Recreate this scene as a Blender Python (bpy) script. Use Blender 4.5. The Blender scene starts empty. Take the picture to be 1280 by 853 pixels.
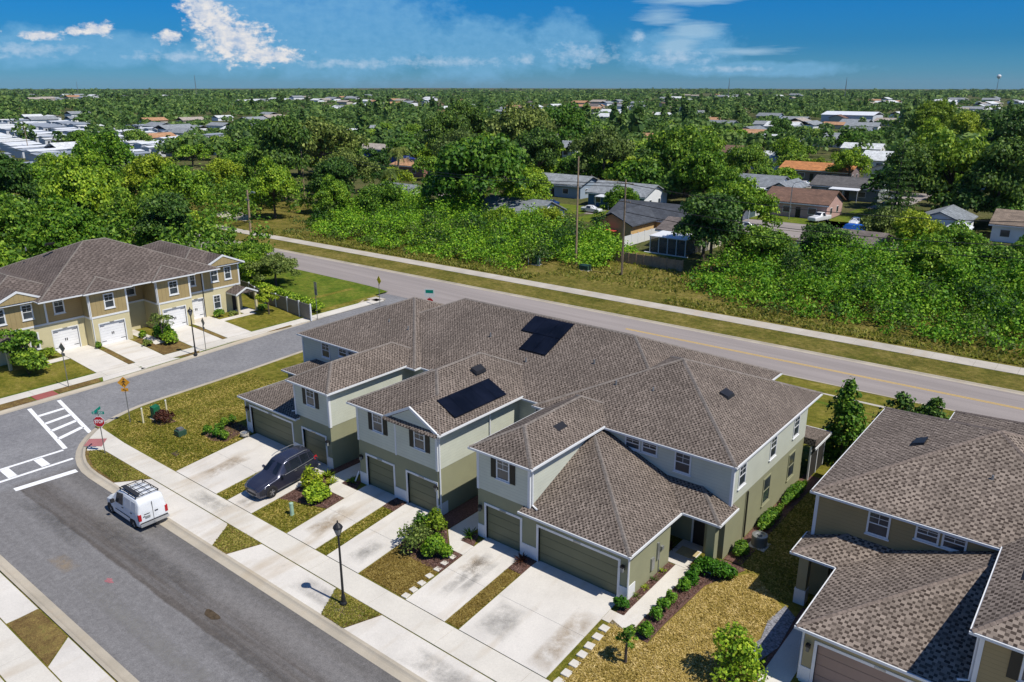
import bpy, math, random
import numpy as np
from mathutils import Vector, Matrix
random.seed(11)
scene = bpy.context.scene
COL = scene.collection
R = math.radians

# ------------------------------------------------------------------ materials
def nodes_of(name):
    m = bpy.data.materials.new(name); m.use_nodes = True
    nt = m.node_tree; b = nt.nodes['Principled BSDF']
    return m, nt, b
def N(nt, t, **kw):
    n = nt.nodes.new(t)
    for k, v in kw.items():
        if k.startswith('i_'): n.inputs[k[2:].replace('_', ' ')].default_value = v
        else: setattr(n, k, v)
    return n
def mixc(nt, fac, a, b, mode='MIX'):
    n = nt.nodes.new('ShaderNodeMix'); n.data_type = 'RGBA'; n.blend_type = mode
    for i, v in ((0, fac), (6, a), (7, b)):
        if hasattr(v, 'is_linked'): nt.links.new(v, n.inputs[i])
        else: n.inputs[i].default_value = v if i == 0 else (*v, 1)
    return n.outputs[2]
def ramp(nt, src, stops, const=False):
    n = nt.nodes.new('ShaderNodeValToRGB'); e = n.color_ramp.elements
    if const: n.color_ramp.interpolation = 'CONSTANT'
    while len(e) < len(stops): e.new(.5)
    for i, (p_, c) in enumerate(stops):
        e[i].position = p_; e[i].color = (*c, 1) if hasattr(c, '__len__') else (c, c, c, 1)
    nt.links.new(src, n.inputs[0]); return n.outputs[0]
def noise(nt, vec, scale, detail=4, rough=.6):
    n = N(nt, 'ShaderNodeTexNoise'); n.inputs['Scale'].default_value = scale
    n.inputs['Detail'].default_value = detail; n.inputs['Roughness'].default_value = rough
    if vec is not None: nt.links.new(vec, n.inputs['Vector'])
    return n.outputs['Fac']
def coord(nt, which='Object'):
    return N(nt, 'ShaderNodeTexCoord').outputs[which]
def bump(nt, b, h, strength=.3, dist=.02):
    n = N(nt, 'ShaderNodeBump'); n.inputs['Strength'].default_value = strength; n.inputs['Distance'].default_value = dist
    nt.links.new(h, n.inputs['Height']); nt.links.new(n.outputs[0], b.inputs['Normal'])
def plain(name, col, rough=.7, metal=0., var=.18, scale=1.5, bs=0., bscale=40., spec=.3):
    m, nt, b = nodes_of(name)
    c = coord(nt)
    f = noise(nt, c, scale)
    lo = tuple(x*(1-var) for x in col); hi = tuple(min(1, x*(1+var)) for x in col)
    nt.links.new(ramp(nt, f, [(.25, lo), (.75, hi)]), b.inputs['Base Color'])
    b.inputs['Roughness'].default_value = rough; b.inputs['Metallic'].default_value = metal
    b.inputs['Specular IOR Level'].default_value = spec
    if bs: bump(nt, b, noise(nt, c, bscale, 3), bs)
    return m
def mth(nt, op, a, b=None, c=None, clamp=False):
    n = nt.nodes.new('ShaderNodeMath'); n.operation = op; n.use_clamp = clamp
    for i, v in enumerate((a, b, c)):
        if v is None: continue
        if hasattr(v, 'is_linked'): nt.links.new(v, n.inputs[i])
        else: n.inputs[i].default_value = v
    return n.outputs[0]
def shingle(name, dark, light, w=.26, h=.15, duty=.47, jit=.9):
    """staggered dark tabs on a lighter course, irregular like laminated shingles"""
    m, nt, b = nodes_of(name)
    uv = coord(nt, 'UV'); s = N(nt, 'ShaderNodeSeparateXYZ'); nt.links.new(uv, s.inputs[0])
    v = mth(nt, 'DIVIDE', s.outputs['Y'], h); row_ = mth(nt, 'FLOOR', v); fv = mth(nt, 'FRACT', v)
    u = mth(nt, 'ADD', mth(nt, 'DIVIDE', s.outputs['X'], w), mth(nt, 'MULTIPLY', row_, .5))
    cv = N(nt, 'ShaderNodeCombineXYZ'); nt.links.new(mth(nt, 'MULTIPLY', u, .55), cv.inputs[0]); nt.links.new(mth(nt, 'MULTIPLY', row_, 3.7), cv.inputs[1])
    jn = noise(nt, cv.outputs[0], 1., 2, .5)
    u2 = mth(nt, 'MULTIPLY_ADD', jn, jit, u); fu = mth(nt, 'FRACT', u2); cell = mth(nt, 'FLOOR', u2)
    wn = N(nt, 'ShaderNodeTexWhiteNoise', noise_dimensions='2D'); c2 = N(nt, 'ShaderNodeCombineXYZ'); nt.links.new(cell, c2.inputs[0]); nt.links.new(row_, c2.inputs[1]); nt.links.new(c2.outputs[0], wn.inputs[0])
    d = mth(nt, 'MULTIPLY_ADD', wn.outputs[0], .34, duty-.17)
    tab = mth(nt, 'LESS_THAN', fu, d)
    tab = mth(nt, 'MULTIPLY', tab, mth(nt, 'GREATER_THAN', fv, .16))
    wn2 = N(nt, 'ShaderNodeTexWhiteNoise', noise_dimensions='2D'); c3 = N(nt, 'ShaderNodeVectorMath', operation='ADD'); nt.links.new(c2.outputs[0], c3.inputs[0]); c3.inputs[1].default_value = (7.3, 2.1, 0); nt.links.new(c3.outputs[0], wn2.inputs[0])
    mid = tuple(a_*.45+c_*.55 for a_, c_ in zip(dark, light))
    lightc = mixc(nt, wn2.outputs[0], light, mid); darkc = mixc(nt, mth(nt, 'MULTIPLY', wn2.outputs[0], .45), dark, mid)
    c = mixc(nt, tab, lightc, darkc)
    big = noise(nt, uv, .35, 5); fine = noise(nt, uv, 28, 2)
    c = mixc(nt, 1., c, ramp(nt, big, [(.3, .80), (.7, 1.15)]), 'MULTIPLY'); c = mixc(nt, 1., c, ramp(nt, fine, [(.25, .8), (.75, 1.18)]), 'MULTIPLY')
    nt.links.new(c, b.inputs['Base Color']); b.inputs['Roughness'].default_value = .92; b.inputs['Specular IOR Level'].default_value = .15
    bump(nt, b, mth(nt, 'ADD', fv, mth(nt, 'MULTIPLY', tab, .5)), -.4, .02)
    return m
def banded(name, col, period, direction='Y', dark=.8, rough=.6, var=.06, profile='SAW', bs=.4):
    m, nt, b = nodes_of(name)
    uv = coord(nt, 'UV')
    w = N(nt, 'ShaderNodeTexWave', wave_type='BANDS', bands_direction=direction, wave_profile=profile)
    w.inputs['Scale'].default_value = .31416/period; nt.links.new(uv, w.inputs['Vector'])
    edge = ramp(nt, w.outputs['Fac'], [(0, dark), (.12, 1.), (1, 1.)])
    n_ = noise(nt, coord(nt), .8, 5)
    base = ramp(nt, n_, [(.3, tuple(x*(1-var) for x in col)), (.7, tuple(min(1, x*(1+var)) for x in col))])
    nt.links.new(mixc(nt, 1., base, edge, 'MULTIPLY'), b.inputs['Base Color'])
    b.inputs['Roughness'].default_value = rough; b.inputs['Specular IOR Level'].default_value = .25
    bump(nt, b, w.outputs['Fac'], bs, .02)
    return m
def leafmat(name, dark, mid, light, trans=.35, ns=.9):
    m = bpy.data.materials.new(name); m.use_nodes = True; nt = m.node_tree
    nt.nodes.clear()
    out = N(nt, 'ShaderNodeOutputMaterial')
    g = N(nt, 'ShaderNodeNewGeometry'); oi = N(nt, 'ShaderNodeObjectInfo')
    c = coord(nt)
    nz = noise(nt, c, ns, 3)
    a = N(nt, 'ShaderNodeMath', operation='MULTIPLY_ADD'); nt.links.new(nz, a.inputs[0]); a.inputs[1].default_value = .75; a.inputs[2].default_value = -.12
    a2 = N(nt, 'ShaderNodeMath', operation='MULTIPLY_ADD'); nt.links.new(g.outputs['Random Per Island'], a2.inputs[0]); a2.inputs[1].default_value = .55; nt.links.new(a.outputs[0], a2.inputs[2])
    col = ramp(nt, a2.outputs[0], [(.12, dark), (.5, mid), (.9, light)])
    hs = N(nt, 'ShaderNodeHueSaturation')
    hr = N(nt, 'ShaderNodeMapRange'); nt.links.new(oi.outputs['Random'], hr.inputs[0]); hr.inputs[3].default_value = .478; hr.inputs[4].default_value = .515
    vr = N(nt, 'ShaderNodeMapRange'); nt.links.new(oi.outputs['Random'], vr.inputs[0]); vr.inputs[3].default_value = 1.25; vr.inputs[4].default_value = .7
    nt.links.new(hr.outputs[0], hs.inputs['Hue']); nt.links.new(vr.outputs[0], hs.inputs['Value']); nt.links.new(col, hs.inputs['Color'])
    p_ = N(nt, 'ShaderNodeBsdfPrincipled'); p_.inputs['Roughness'].default_value = .55; p_.inputs['Specular IOR Level'].default_value = .25
    t = N(nt, 'ShaderNodeBsdfTranslucent'); mx = N(nt, 'ShaderNodeMixShader'); mx.inputs[0].default_value = trans
    nt.links.new(hs.outputs[0], p_.inputs['Base Color']); nt.links.new(hs.outputs[0], t.inputs['Color'])
    nt.links.new(p_.outputs[0], mx.inputs[1]); nt.links.new(t.outputs[0], mx.inputs[2]); nt.links.new(mx.outputs[0], out.inputs[0])
    return m
def glassy(name, col, rough=.08):
    m, nt, b = nodes_of(name)
    n_ = noise(nt, coord(nt), .7, 2)
    nt.links.new(ramp(nt, n_, [(.35, tuple(x*.6 for x in col)), (.65, tuple(x*1.5 for x in col))]), b.inputs['Base Color'])
    b.inputs['Roughness'].default_value = rough; b.inputs['Specular IOR Level'].default_value = .6
    return m
def lawnmat(name, cols, scale=.35, fine=9.):
    m, nt, b = nodes_of(name)
    c = coord(nt)
    n1 = noise(nt, c, scale, 6, .65); n2 = noise(nt, c, fine, 4, .75); n3 = noise(nt, c, 2.2, 3, .6)
    a = N(nt, 'ShaderNodeMath', operation='MULTIPLY_ADD'); nt.links.new(n2, a.inputs[0]); a.inputs[1].default_value = .8; a.inputs[2].default_value = -.40
    a1 = N(nt, 'ShaderNodeMath', operation='MULTIPLY_ADD'); nt.links.new(n3, a1.inputs[0]); a1.inputs[1].default_value = .9; nt.links.new(a.outputs[0], a1.inputs[2])
    a2 = N(nt, 'ShaderNodeMath', operation='MULTIPLY_ADD'); nt.links.new(n1, a2.inputs[0]); a2.inputs[1].default_value = 1.1; nt.links.new(a1.outputs[0], a2.inputs[2])
    st = [(.55+.9*(i/(len(cols)-1)-.5), k) for i, k in enumerate(cols)]
    sh = N(nt, 'ShaderNodeMath', operation='SUBTRACT'); nt.links.new(a2.outputs[0], sh.inputs[0]); sh.inputs[1].default_value = .45; a2 = sh
    n5 = noise(nt, c, 26., 3, .7); n6 = noise(nt, c, 1.3, 5, .7)
    cA = mixc(nt, 1., ramp(nt, a2.outputs[0], st), ramp(nt, n5, [(.3, .55), (.7, 1.4)]), 'MULTIPLY'); cA = mixc(nt, 1., cA, ramp(nt, n6, [(.3, .72), (.72, 1.22)]), 'MULTIPLY')
    nt.links.new(cA, b.inputs['Base Color'])
    b.inputs['Roughness'].default_value = .95; b.inputs['Specular IOR Level'].default_value = .1
    bump(nt, b, n2, .9, .12)
    return m
def concrete(name, col, stain=.12, tan=(.42, .34, .24)):
    m, nt, b = nodes_of(name)
    c = coord(nt)
    n1 = noise(nt, c, .45, 6, .6); n2 = noise(nt, c, 14, 4, .7)
    c1 = ramp(nt, n1, [(.3, tuple(x*(1-stain) for x in col)), (.65, tuple(min(1, x*1.05) for x in col))])
    c2 = mixc(nt, 1., c1, ramp(nt, n2, [(.2, .86), (.7, 1.05)]), 'MULTIPLY')
    sp = N(nt, 'ShaderNodeMapping'); sp.inputs['Scale'].default_value = (1.1, .22, 1); nt.links.new(c, sp.inputs[0])
    n3 = noise(nt, sp.outputs[0], .9, 3, .5)
    c3 = mixc(nt, ramp(nt, n3, [(.53, 0.), (.78, .6)]), c2, tan)
    n4 = noise(nt, c, .8, 4, .7); c3 = mixc(nt, ramp(nt, n4, [(.66, 0.), (.80, .35)]), c3, (.20, .185, .17))
    nt.links.new(c3, b.inputs['Base Color']); b.inputs['Roughness'].default_value = .9; b.inputs['Specular IOR Level'].default_value = .2
    bump(nt, b, n2, .12, .01)
    return m

M = {}
M['shingle'] = shingle('brown_shingles', (.030, .022, .018), (.240, .198, .166), .24, .135)
M['shingle_far'] = shingle('left_house_shingles', (.062, .048, .042), (.165, .135, .118), .55, .22)
M['shingle_tan'] = shingle('right_house_shingles', (.048, .035, .028), (.30, .245, .20), .34, .15)
M['ridge'] = plain('ridge_shingles', (.185, .16, .14), .9, var=.4, scale=5)
M['ridge_tan'] = plain('ridge_tan_shingles', (.19, .15, .125), .9, var=.4, scale=5)
M['white'] = plain('white_paint', (.68, .69, .69), .5, var=.04)
M['green_low'] = plain('olive_stucco', (.265, .265, .165), .85, var=.08, scale=.8, bs=.25, bscale=60)
M['siding'] = banded('pale_sage_siding', (.545, .565, .475), .19, 'Y', .72)
M['door_olive'] = banded('olive_door_panels', (.155, .16, .095), .53, 'Y', .6, rough=.5)
M['door_white'] = banded('white_door_panels', (.76, .76, .76), .53, 'Y', .75, rough=.5)
M['door_rose'] = banded('brown_door_panels', (.30, .21, .165), .53, 'Y', .7, rough=.5)
M['tan_low'] = plain('tan_stucco', (.34, .29, .165), .85, var=.08, scale=.8, bs=.25, bscale=60)
M['tan_siding'] = banded('tan_lap_siding', (.30, .235, .12), .19, 'Y', .72)
M['cream_low'] = plain('cream_stucco', (.55, .49, .30), .85, var=.06, scale=.8, bs=.2, bscale=60)
M['batten'] = banded('tan_board_and_batten', (.34, .26, .125), .42, 'X', .62)
M['lap'] = banded('tan_lap_boards', (.36, .255, .115), .19, 'Y', .75)
M['shutter'] = banded('dark_shutter', (.03, .028, .022), .06, 'Y', .5)
M['glass'] = glassy('window_glass', (.035, .045, .055), .12)
M['blind'] = glassy('window_glass_with_blind', (.16, .17, .17), .2)
M['solar'] = glassy('solar_glass', (.004, .005, .010), .25); M['solar'].node_tree.nodes['Principled BSDF'].inputs['Specular IOR Level'].default_value = .3
M['black'] = plain('black_metal', (.02, .02, .022), .45)
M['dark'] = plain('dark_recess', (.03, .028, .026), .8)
M['grey_metal'] = plain('grey_metal', (.33, .34, .34), .4, .6)
M['galv'] = plain('galvanised_steel', (.22, .22, .21), .5, .5)
M['conc'] = concrete('pale_concrete', (.62, .585, .53))
M['walk'] = concrete('sidewalk_concrete', (.60, .565, .50), .1)
M['kerb'] = concrete('kerb_concrete', (.44, .39, .31), .22)
M['oldwalk'] = concrete('road_sidewalk_concrete', (.47, .43, .37), .2)
M['paint'] = plain('road_paint', (.78, .78, .78), .7, var=.12, scale=6)
M['yellow'] = plain('yellow_road_paint', (.60, .38, .06), .7, var=.2, scale=6)
M['mulch'] = plain('red_brown_mulch', (.125, .066, .052), .95, var=.75, scale=11, bs=1., bscale=14)
M['soil'] = plain('dark_soil', (.07, .05, .03), .95, var=.5, scale=6)
M['pebble'] = plain('grey_blue_rocks', (.20, .20, .22), .9, var=.8, scale=9, bs=1., bscale=12)
M['lawn'] = lawnmat('patchy_lawn', [(.05, .066, .008), (.125, .13, .014), (.225, .195, .035), (.32, .25, .075)])
M['lawn_dry'] = lawnmat('dry_lawn', [(.10, .075, .012), (.24, .175, .04), (.40, .29, .085), (.52, .40, .17)])
M['lawn_brown'] = lawnmat('brown_patchy_strip', [(.10, .075, .025), (.16, .10, .04), (.25, .18, .06), (.20, .18, .05)])
M['lawn_green'] = lawnmat('green_lawn', [(.04, .08, .006), (.085, .14, .012), (.15, .18, .022), (.22, .21, .05)])
M['verge'] = lawnmat('dry_verge', [(.045, .06, .008), (.105, .105, .016), (.20, .165, .04), (.33, .25, .10)], .25)
M['bark'] = plain('bark', (.09, .07, .055), .9, var=.4, scale=4, bs=.5, bscale=20)
M['palebark'] = plain('pale_bark', (.20, .17, .14), .9, var=.35, scale=4)
M['polewood'] = plain('weathered_pole_wood', (.33, .235, .15), .9, var=.3, scale=3)
M['leaf'] = leafmat('bright_foliage', (.020, .062, .004), (.130, .28, .014), (.44, .60, .045), .3)
M['leaf_mid'] = leafmat('mid_green_foliage', (.014, .046, .005), (.085, .21, .016), (.31, .47, .045), .3)
M['leaf_dark'] = leafmat('dark_foliage', (.008, .028, .005), (.046, .12, .016), (.17, .29, .04), .25)
M['leaf_olive'] = leafmat('olive_foliage', (.024, .045, .010), (.115, .18, .030), (.34, .42, .10), .3)
M['leaf_yellow'] = leafmat('yellow_green_foliage', (.045, .09, .004), (.23, .34, .016), (.58, .66, .06), .35)
M['leaf_far'] = leafmat('distant_foliage', (.020, .058, .010), (.105, .225, .028), (.31, .45, .065), .3)
M['leaf_red'] = leafmat('red_brown_foliage', (.03, .012, .008), (.09, .03, .02), (.16, .07, .03))
M['leaf_shrub'] = leafmat('clipped_shrub_foliage', (.014, .06, .005), (.065, .21, .012), (.20, .40, .03))

def asphalt():
    m, nt, b = nodes_of('street_asphalt')
    c = coord(nt); s = N(nt, 'ShaderNodeSeparateXYZ'); nt.links.new(c, s.inputs[0])
    n_ = noise(nt, c, .35, 5, .6); nf = noise(nt, c, 22, 4, .8); nm = noise(nt, c, 3, 5, .7)
    st = N(nt, 'ShaderNodeMapping'); st.inputs['Scale'].default_value = (.06, 1.1, 1); nt.links.new(c, st.inputs[0])
    streak = noise(nt, st.outputs[0], 1.6, 6, .72)
    y = N(nt, 'ShaderNodeMath', operation='MULTIPLY_ADD'); nt.links.new(n_, y.inputs[0]); y.inputs[1].default_value = .5; nt.links.new(s.outputs['Y'], y.inputs[2])
    mr = N(nt, 'ShaderNodeMapRange'); nt.links.new(y.outputs[0], mr.inputs[0]); mr.inputs[1].default_value = -18; mr.inputs[2].default_value = -10
    old = (.190, .184, .182); dk = (.104, .092, .083); mid = (.180, .170, .163)
    band = ramp(nt, mr.outputs[0], [(.0, old), (.535, old), (.55, dk), (.70, dk), (.80, mid), (.86, mid), (.93, (.13, .122, .115))])
    band = mixc(nt, ramp(nt, streak, [(.42, 0.), (.66, .8)]), band, (.165, .158, .156))
    gx = N(nt, 'ShaderNodeMapRange'); nt.links.new(s.outputs['X'], gx.inputs[0]); gx.inputs[1].default_value = -38.5; gx.inputs[2].default_value = -37.5
    cross = ramp(nt, n_, [(.3, (.18, .178, .184)), (.7, (.235, .232, .235))])
    gy = N(nt, 'ShaderNodeMapRange'); nt.links.new(s.outputs['Y'], gy.inputs[0]); gy.inputs[1].default_value = -9.5; gy.inputs[2].default_value = -9.9
    fx = N(nt, 'ShaderNodeMath', operation='MULTIPLY'); nt.links.new(gx.outputs[0], fx.inputs[0]); nt.links.new(gy.outputs[0], fx.inputs[1])
    c1 = mixc(nt, fx.outputs[0], cross, band)
    c2 = mixc(nt, 1., c1, ramp(nt, nf, [(.28, .55), (.72, 1.4)]), 'MULTIPLY')
    c3 = mixc(nt, 1., c2, ramp(nt, nm, [(.28, .76), (.72, 1.2)]), 'MULTIPLY')
    nt.links.new(c3, b.inputs['Base Color']); b.inputs['Roughness'].default_value = .9; b.inputs['Specular IOR Level'].default_value = .25
    bump(nt, b, nf, .3, .01); return m
M['asphalt'] = asphalt()
def roadmat():
    m, nt, b = nodes_of('main_road_asphalt')
    c = coord(nt); st = N(nt, 'ShaderNodeMapping'); st.inputs['Scale'].default_value = (.05, 1., 1); st.inputs['Rotation'].default_value = (0, 0, -.028); nt.links.new(c, st.inputs[0])
    streak = noise(nt, st.outputs[0], .8, 5, .6); nf = noise(nt, c, 9, 4, .8)
    c1 = ramp(nt, streak, [(.3, (.235, .205, .19)), (.7, (.315, .275, .255))])
    c2 = mixc(nt, 1., c1, ramp(nt, nf, [(.25, .86), (.75, 1.12)]), 'MULTIPLY')
    nt.links.new(c2, b.inputs['Base Color']); b.inputs['Roughness'].default_value = .9; return m
M['mainroad'] = roadmat()
M['earth'] = lawnmat('distant_ground', [(.03, .05, .012), (.06, .075, .02), (.11, .105, .04), (.17, .14, .08)], .06, 1.5)

# ------------------------------------------------------------------ mesh builder
ORG = {}
class MB:
    def __init__(s, T=None): s.v = []; s.f = []; s.m = []; s.T = T; s.k = 0
    def add(s, vs, fs):
        o = len(s.v)
        for q in vs: s.v.append(s.T(q) if s.T else tuple(q))
        for f in fs: s.f.append([o+i for i in f]); s.m.append(s.k)
        return s
    def face(s, *p): return s.add(p, [list(range(len(p)))])
    def box(s, x0, x1, y0, y1, z0, z1):
        return s.add([(x0,y0,z0),(x1,y0,z0),(x1,y1,z0),(x0,y1,z0),(x0,y0,z1),(x1,y0,z1),(x1,y1,z1),(x0,y1,z1)],
            [(0,3,2,1),(4,5,6,7),(0,1,5,4),(1,2,6,5),(2,3,7,6),(3,0,4,7)])
    def hexa(s, b, t):
        return s.add(list(b)+list(t), [(3,2,1,0),(4,5,6,7),(0,1,5,4),(1,2,6,5),(2,3,7,6),(3,0,4,7)])
    def prism(s, poly, z0, z1):
        n = len(poly); f0 = (lambda q: z0(q)) if callable(z0) else (lambda q: z0); f1 = (lambda q: z1(q)) if callable(z1) else (lambda q: z1)
        vs = [(x, y, f0((x, y))) for x, y in poly]+[(x, y, f1((x, y))) for x, y in poly]
        return s.add(vs, [list(range(n))[::-1], list(range(n, 2*n))]+[(i, (i+1) % n, n+(i+1) % n, n+i) for i in range(n)])
    def solid(s, bottom, top):   # general: two loops of same length
        n = len(bottom)
        return s.add(list(bottom)+list(top), [list(range(n))[::-1], list(range(n, 2*n))]+[(i, (i+1) % n, n+(i+1) % n, n+i) for i in range(n)])
    def tube(s, pts, rad, n=8, caps=True):
        pts = [Vector(q) for q in pts]
        if not hasattr(rad, '__len__'): rad = [rad]*len(pts)
        vs = []; fs = []
        for i, q in enumerate(pts):
            d = (pts[min(i+1, len(pts)-1)]-pts[max(i-1, 0)]).normalized()
            a = d.cross(Vector((0, 0, 1))) if abs(d.z) < .95 else d.cross(Vector((1, 0, 0)))
            a.normalize(); b = d.cross(a)
            for k in range(n):
                t = 2*math.pi*k/n
                vs.append(tuple(q+a*math.cos(t)*rad[i]+b*math.sin(t)*rad[i]))
        for i in range(len(pts)-1):
            for k in range(n):
                fs.append((i*n+k, i*n+(k+1) % n, (i+1)*n+(k+1) % n, (i+1)*n+k))
        if caps: fs += [tuple(range(n))[::-1], tuple(range((len(pts)-1)*n, len(pts)*n))]
        return s.add(vs, fs)
    def lathe(s, c, prof, n=14):
        return s.tube2(c, prof, n)
    def tube2(s, c, prof, n):
        vs = []; fs = []
        for r, z in prof:
            for k in range(n):
                t = 2*math.pi*k/n; vs.append((c[0]+r*math.cos(t), c[1]+r*math.sin(t), c[2]+z))
        L = len(prof)
        for i in range(L-1):
            for k in range(n): fs.append((i*n+k, i*n+(k+1) % n, (i+1)*n+(k+1) % n, (i+1)*n+k))
        fs += [tuple(range(n))[::-1], tuple(range((L-1)*n, L*n))]
        return s.add(vs, fs)
    def build(s, name, mat, parent=None, loc=None, smooth=False, bevel=0):
        me = bpy.data.meshes.new(name)
        o0 = Vector(loc) if loc is not None else (ORG[parent.name] if parent else Vector((0, 0, 0)))
        co = [(a-o0.x, b-o0.y, c-o0.z) for a, b, c in s.v]
        me.from_pydata(co, [], s.f)
        mats = mat if isinstance(mat, (list, tuple)) else [mat]
        for q in mats: me.materials.append(q)
        if len(mats) > 1: me.polygons.foreach_set('material_index', s.m)
        import bmesh
        bm = bmesh.new(); bm.from_mesh(me)
        bmesh.ops.recalc_face_normals(bm, faces=bm.faces)
        if bevel: bmesh.ops.bevel(bm, geom=list(bm.edges), offset=bevel, segments=1, affect='EDGES', clamp_overlap=True)
        uv = bm.loops.layers.uv.new('UVMap')
        for f in bm.faces:
            n = f.normal
            if abs(n.z) > .985: u = Vector((1, 0, 0)); w = Vector((0, 1, 0))
            else:
                u = Vector((0, 0, 1)).cross(n).normalized(); w = n.cross(u)
            for l in f.loops:
                q = l.vert.co+o0; l[uv].uv = (q.dot(u), q.dot(w))
        bm.to_mesh(me); bm.free()
        if smooth: me.shade_smooth()
        ob = bpy.data.objects.new(name, me); COL.objects.link(ob)
        ORG[ob.name] = o0
        if parent: ob.parent = parent
        else: ob.location = o0
        return ob
def tag(o, label=None, cat=None, group=None, kind=None):
    if label: o['label'] = label
    if cat: o['category'] = cat
    if group: o['group'] = group
    if kind: o['kind'] = kind
    return o
def thing(name, label, cat, loc, group=None):
    o = bpy.data.objects.new(name, None); COL.objects.link(o); o.location = loc
    o.empty_display_size = .3
    ORG[o.name] = Vector(loc)
    return tag(o, label, cat, group)
def struct(name, mb, mat): return tag(mb.build(name, mat), kind='structure')
def copy_tree(o, parent=None):
    c = o.copy(); COL.objects.link(c); ORG[c.name] = ORG.get(o.name, Vector((0, 0, 0)))
    if parent: c.parent = parent
    for ch in list(o.children): copy_tree(ch, c)
    return c
# ------------------------------------------------------------------ setting
def cl(t): return max(0., min(1., t))
def zl(x, y):          # lawn height
    a = cl((y+6.2)/5.7); b = cl((x+43.5)/9.); c = cl((36-y)/10.)
    return -.556+.53*min(a, b, c)
def zleft(x, y):       # left lots rise towards the tan houses
    return -.556+.24*cl((-55.6-x)/5.)
def arc(cx, cy, r, a0, a1, n=10):
    return [(cx+r*math.cos(R(a0+(a1-a0)*i/n)), cy+r*math.sin(R(a0+(a1-a0)*i/n))) for i in range(n+1)]
def drape(mb, x0, x1, y0, y1, dz, step=1.5, fz=zl):
    nx = max(1, int((x1-x0)/step)); ny = max(1, int((y1-y0)/step))
    xs = [x0+(x1-x0)*i/nx for i in range(nx+1)]; ys = [y0+(y1-y0)*i/ny for i in range(ny+1)]
    o = [(x, y, fz(x, y)+dz) for y in ys for x in xs]; w = nx+1
    return mb.add(o, [(j*w+i, j*w+i+1, (j+1)*w+i+1, (j+1)*w+i) for j in range(ny) for i in range(nx)])
def clip(poly, ax, v, keep_low):
    out = []
    for i in range(len(poly)):
        p, q = poly[i-1], poly[i]; a, b = (p[ax] <= v) == keep_low or p[ax] == v, (q[ax] <= v) == keep_low or q[ax] == v
        if a != b:
            t = (v-p[ax])/(q[ax]-p[ax]); out.append((p[0]+(q[0]-p[0])*t, p[1]+(q[1]-p[1])*t))
        if b: out.append(q)
    return out
def slab(mb, poly, dz, th=.06, fz=zl):   # a thin solid sheet following the lawn, folded where the lawn folds
    ax, v = (0, -60.6) if fz is zleft else (1, -.5)
    if min(q[ax] for q in poly) < v-.01 and max(q[ax] for q in poly) > v+.01:
        for kl in (True, False):
            c = clip(poly, ax, v, kl)
            if len(c) > 2: mb.prism(c, lambda q: fz(*q)+dz-th, lambda q: fz(*q)+dz)
        return mb
    return mb.prism(poly, lambda q: fz(*q)+dz-th, lambda q: fz(*q)+dz)
def rect(x0, x1, y0, y1): return [(x0, y0), (x1, y0), (x1, y1), (x0, y1)]

# ground to the horizon
g = MB(); xs = [-7000, -2500, -900, -400, -160, -60, 80, 300, 900, 2500, 7000]
g.add([(x, y, -.72) for y in xs for x in xs], [(j*11+i, j*11+i+1, j*11+i+12, j*11+i+11) for j in range(10) for i in range(10)])
struct('ground', g, M['earth'])
# streets
a = MB(); a.face((-62, -60, -.665), (90, -60, -.665), (90, 37.2, -.665), (-62, 37.2, -.665)); struct('street', a, M['asphalt'])
def near_k(x): return 36.55+.028*(x+60) if x > -60 else 36.4
def far_k(x): return 43.7+.026*(x+106) if x > -106 else 43.7
XS = [-330, -200, -140, -106, -80, -60, -45, -30, -15, 0, 20, 60, 140]
r_ = MB()
o = [(x, near_k(x)-.9, -.655) for x in XS]+[(x, far_k(x)+.4, -.655) for x in XS]; n = len(XS)
r_.add(o, [(i, i+1, n+i+1, n+i) for i in range(n-1)]); struct('main_road', r_, M['mainroad'])
# lots
near_path = [(90, -9.72), (0, -9.72), (-35.4, -9.72)]+arc(-35.4, -.5, 9.22, 270, 182, 12)[1:]+[(-45.0, 8), (-46.0, 20), (-46.4, 26)]+[(-45.9, 31), (-43.6, 35.2), (-40, near_k(-40))]
lot = near_path+[(x, near_k(x)) for x in (-30, -15, 0, 20, 60, 90)]
m_ = MB(); m_.prism(lot, -.75, -.56); struct('house_lot', m_, M['lawn'])
s_lot = [(90, -18.25), (-36, -18.25)]+[(-45+9*math.cos(R(t))+9, -27.25+9*math.sin(R(t))) for t in (90, 120, 150, 180)]+[(-45, -60), (90, -60)]
m_ = MB(); m_.prism(s_lot, -.75, -.56); struct('south_lot', m_, M['lawn'])
left_path = [(-52.3, -60), (-52.35, -10), (-52.6, 0), (-53.2, 8), (-53.9, 16), (-54.6, 25), (-55.2, 30), (-57, 33.5), (-61, near_k(-61))]
l_lot = left_path+[(-80, 36.4), (-140, 36.4), (-330, 36.4), (-330, -60)]
m_ = MB(); m_.prism(l_lot, -.75, -.56); struct('left_lot', m_, M['lawn_green'])
m_ = MB(); m_.prism([(x, far_k(x)) for x in XS]+[(140, 78), (-330, 78)], -.75, -.56); struct('road_verge', m_, M['verge'])
d = MB(); drape(d, -43.5, 60, -6.28, -.5, .004, 1.0); drape(d, -43.5, 60, -.5, 35.5, .004, 1.6); struct('lawn', d, M['lawn'])
d = MB(); drape(d, -75, -55.6, -40, 34, .004, 1.5, zleft); struct('left_lawn', d, M['lawn'])
d = MB(); slab(d, [(.12, -6.2), (8.4, -6.2), (8.4, -1.95), (7.0, -1.0), (6.0, -.4), (6.3, 1.4), (6.2, 4.4), (4.0, 6.4), (2.5, 4.2), (2.3, -1.9), (1.4, -1.9), (.14, -1.5)], .03, .3); struct('dry_lawn', d, M['lawn_dry'])
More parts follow.
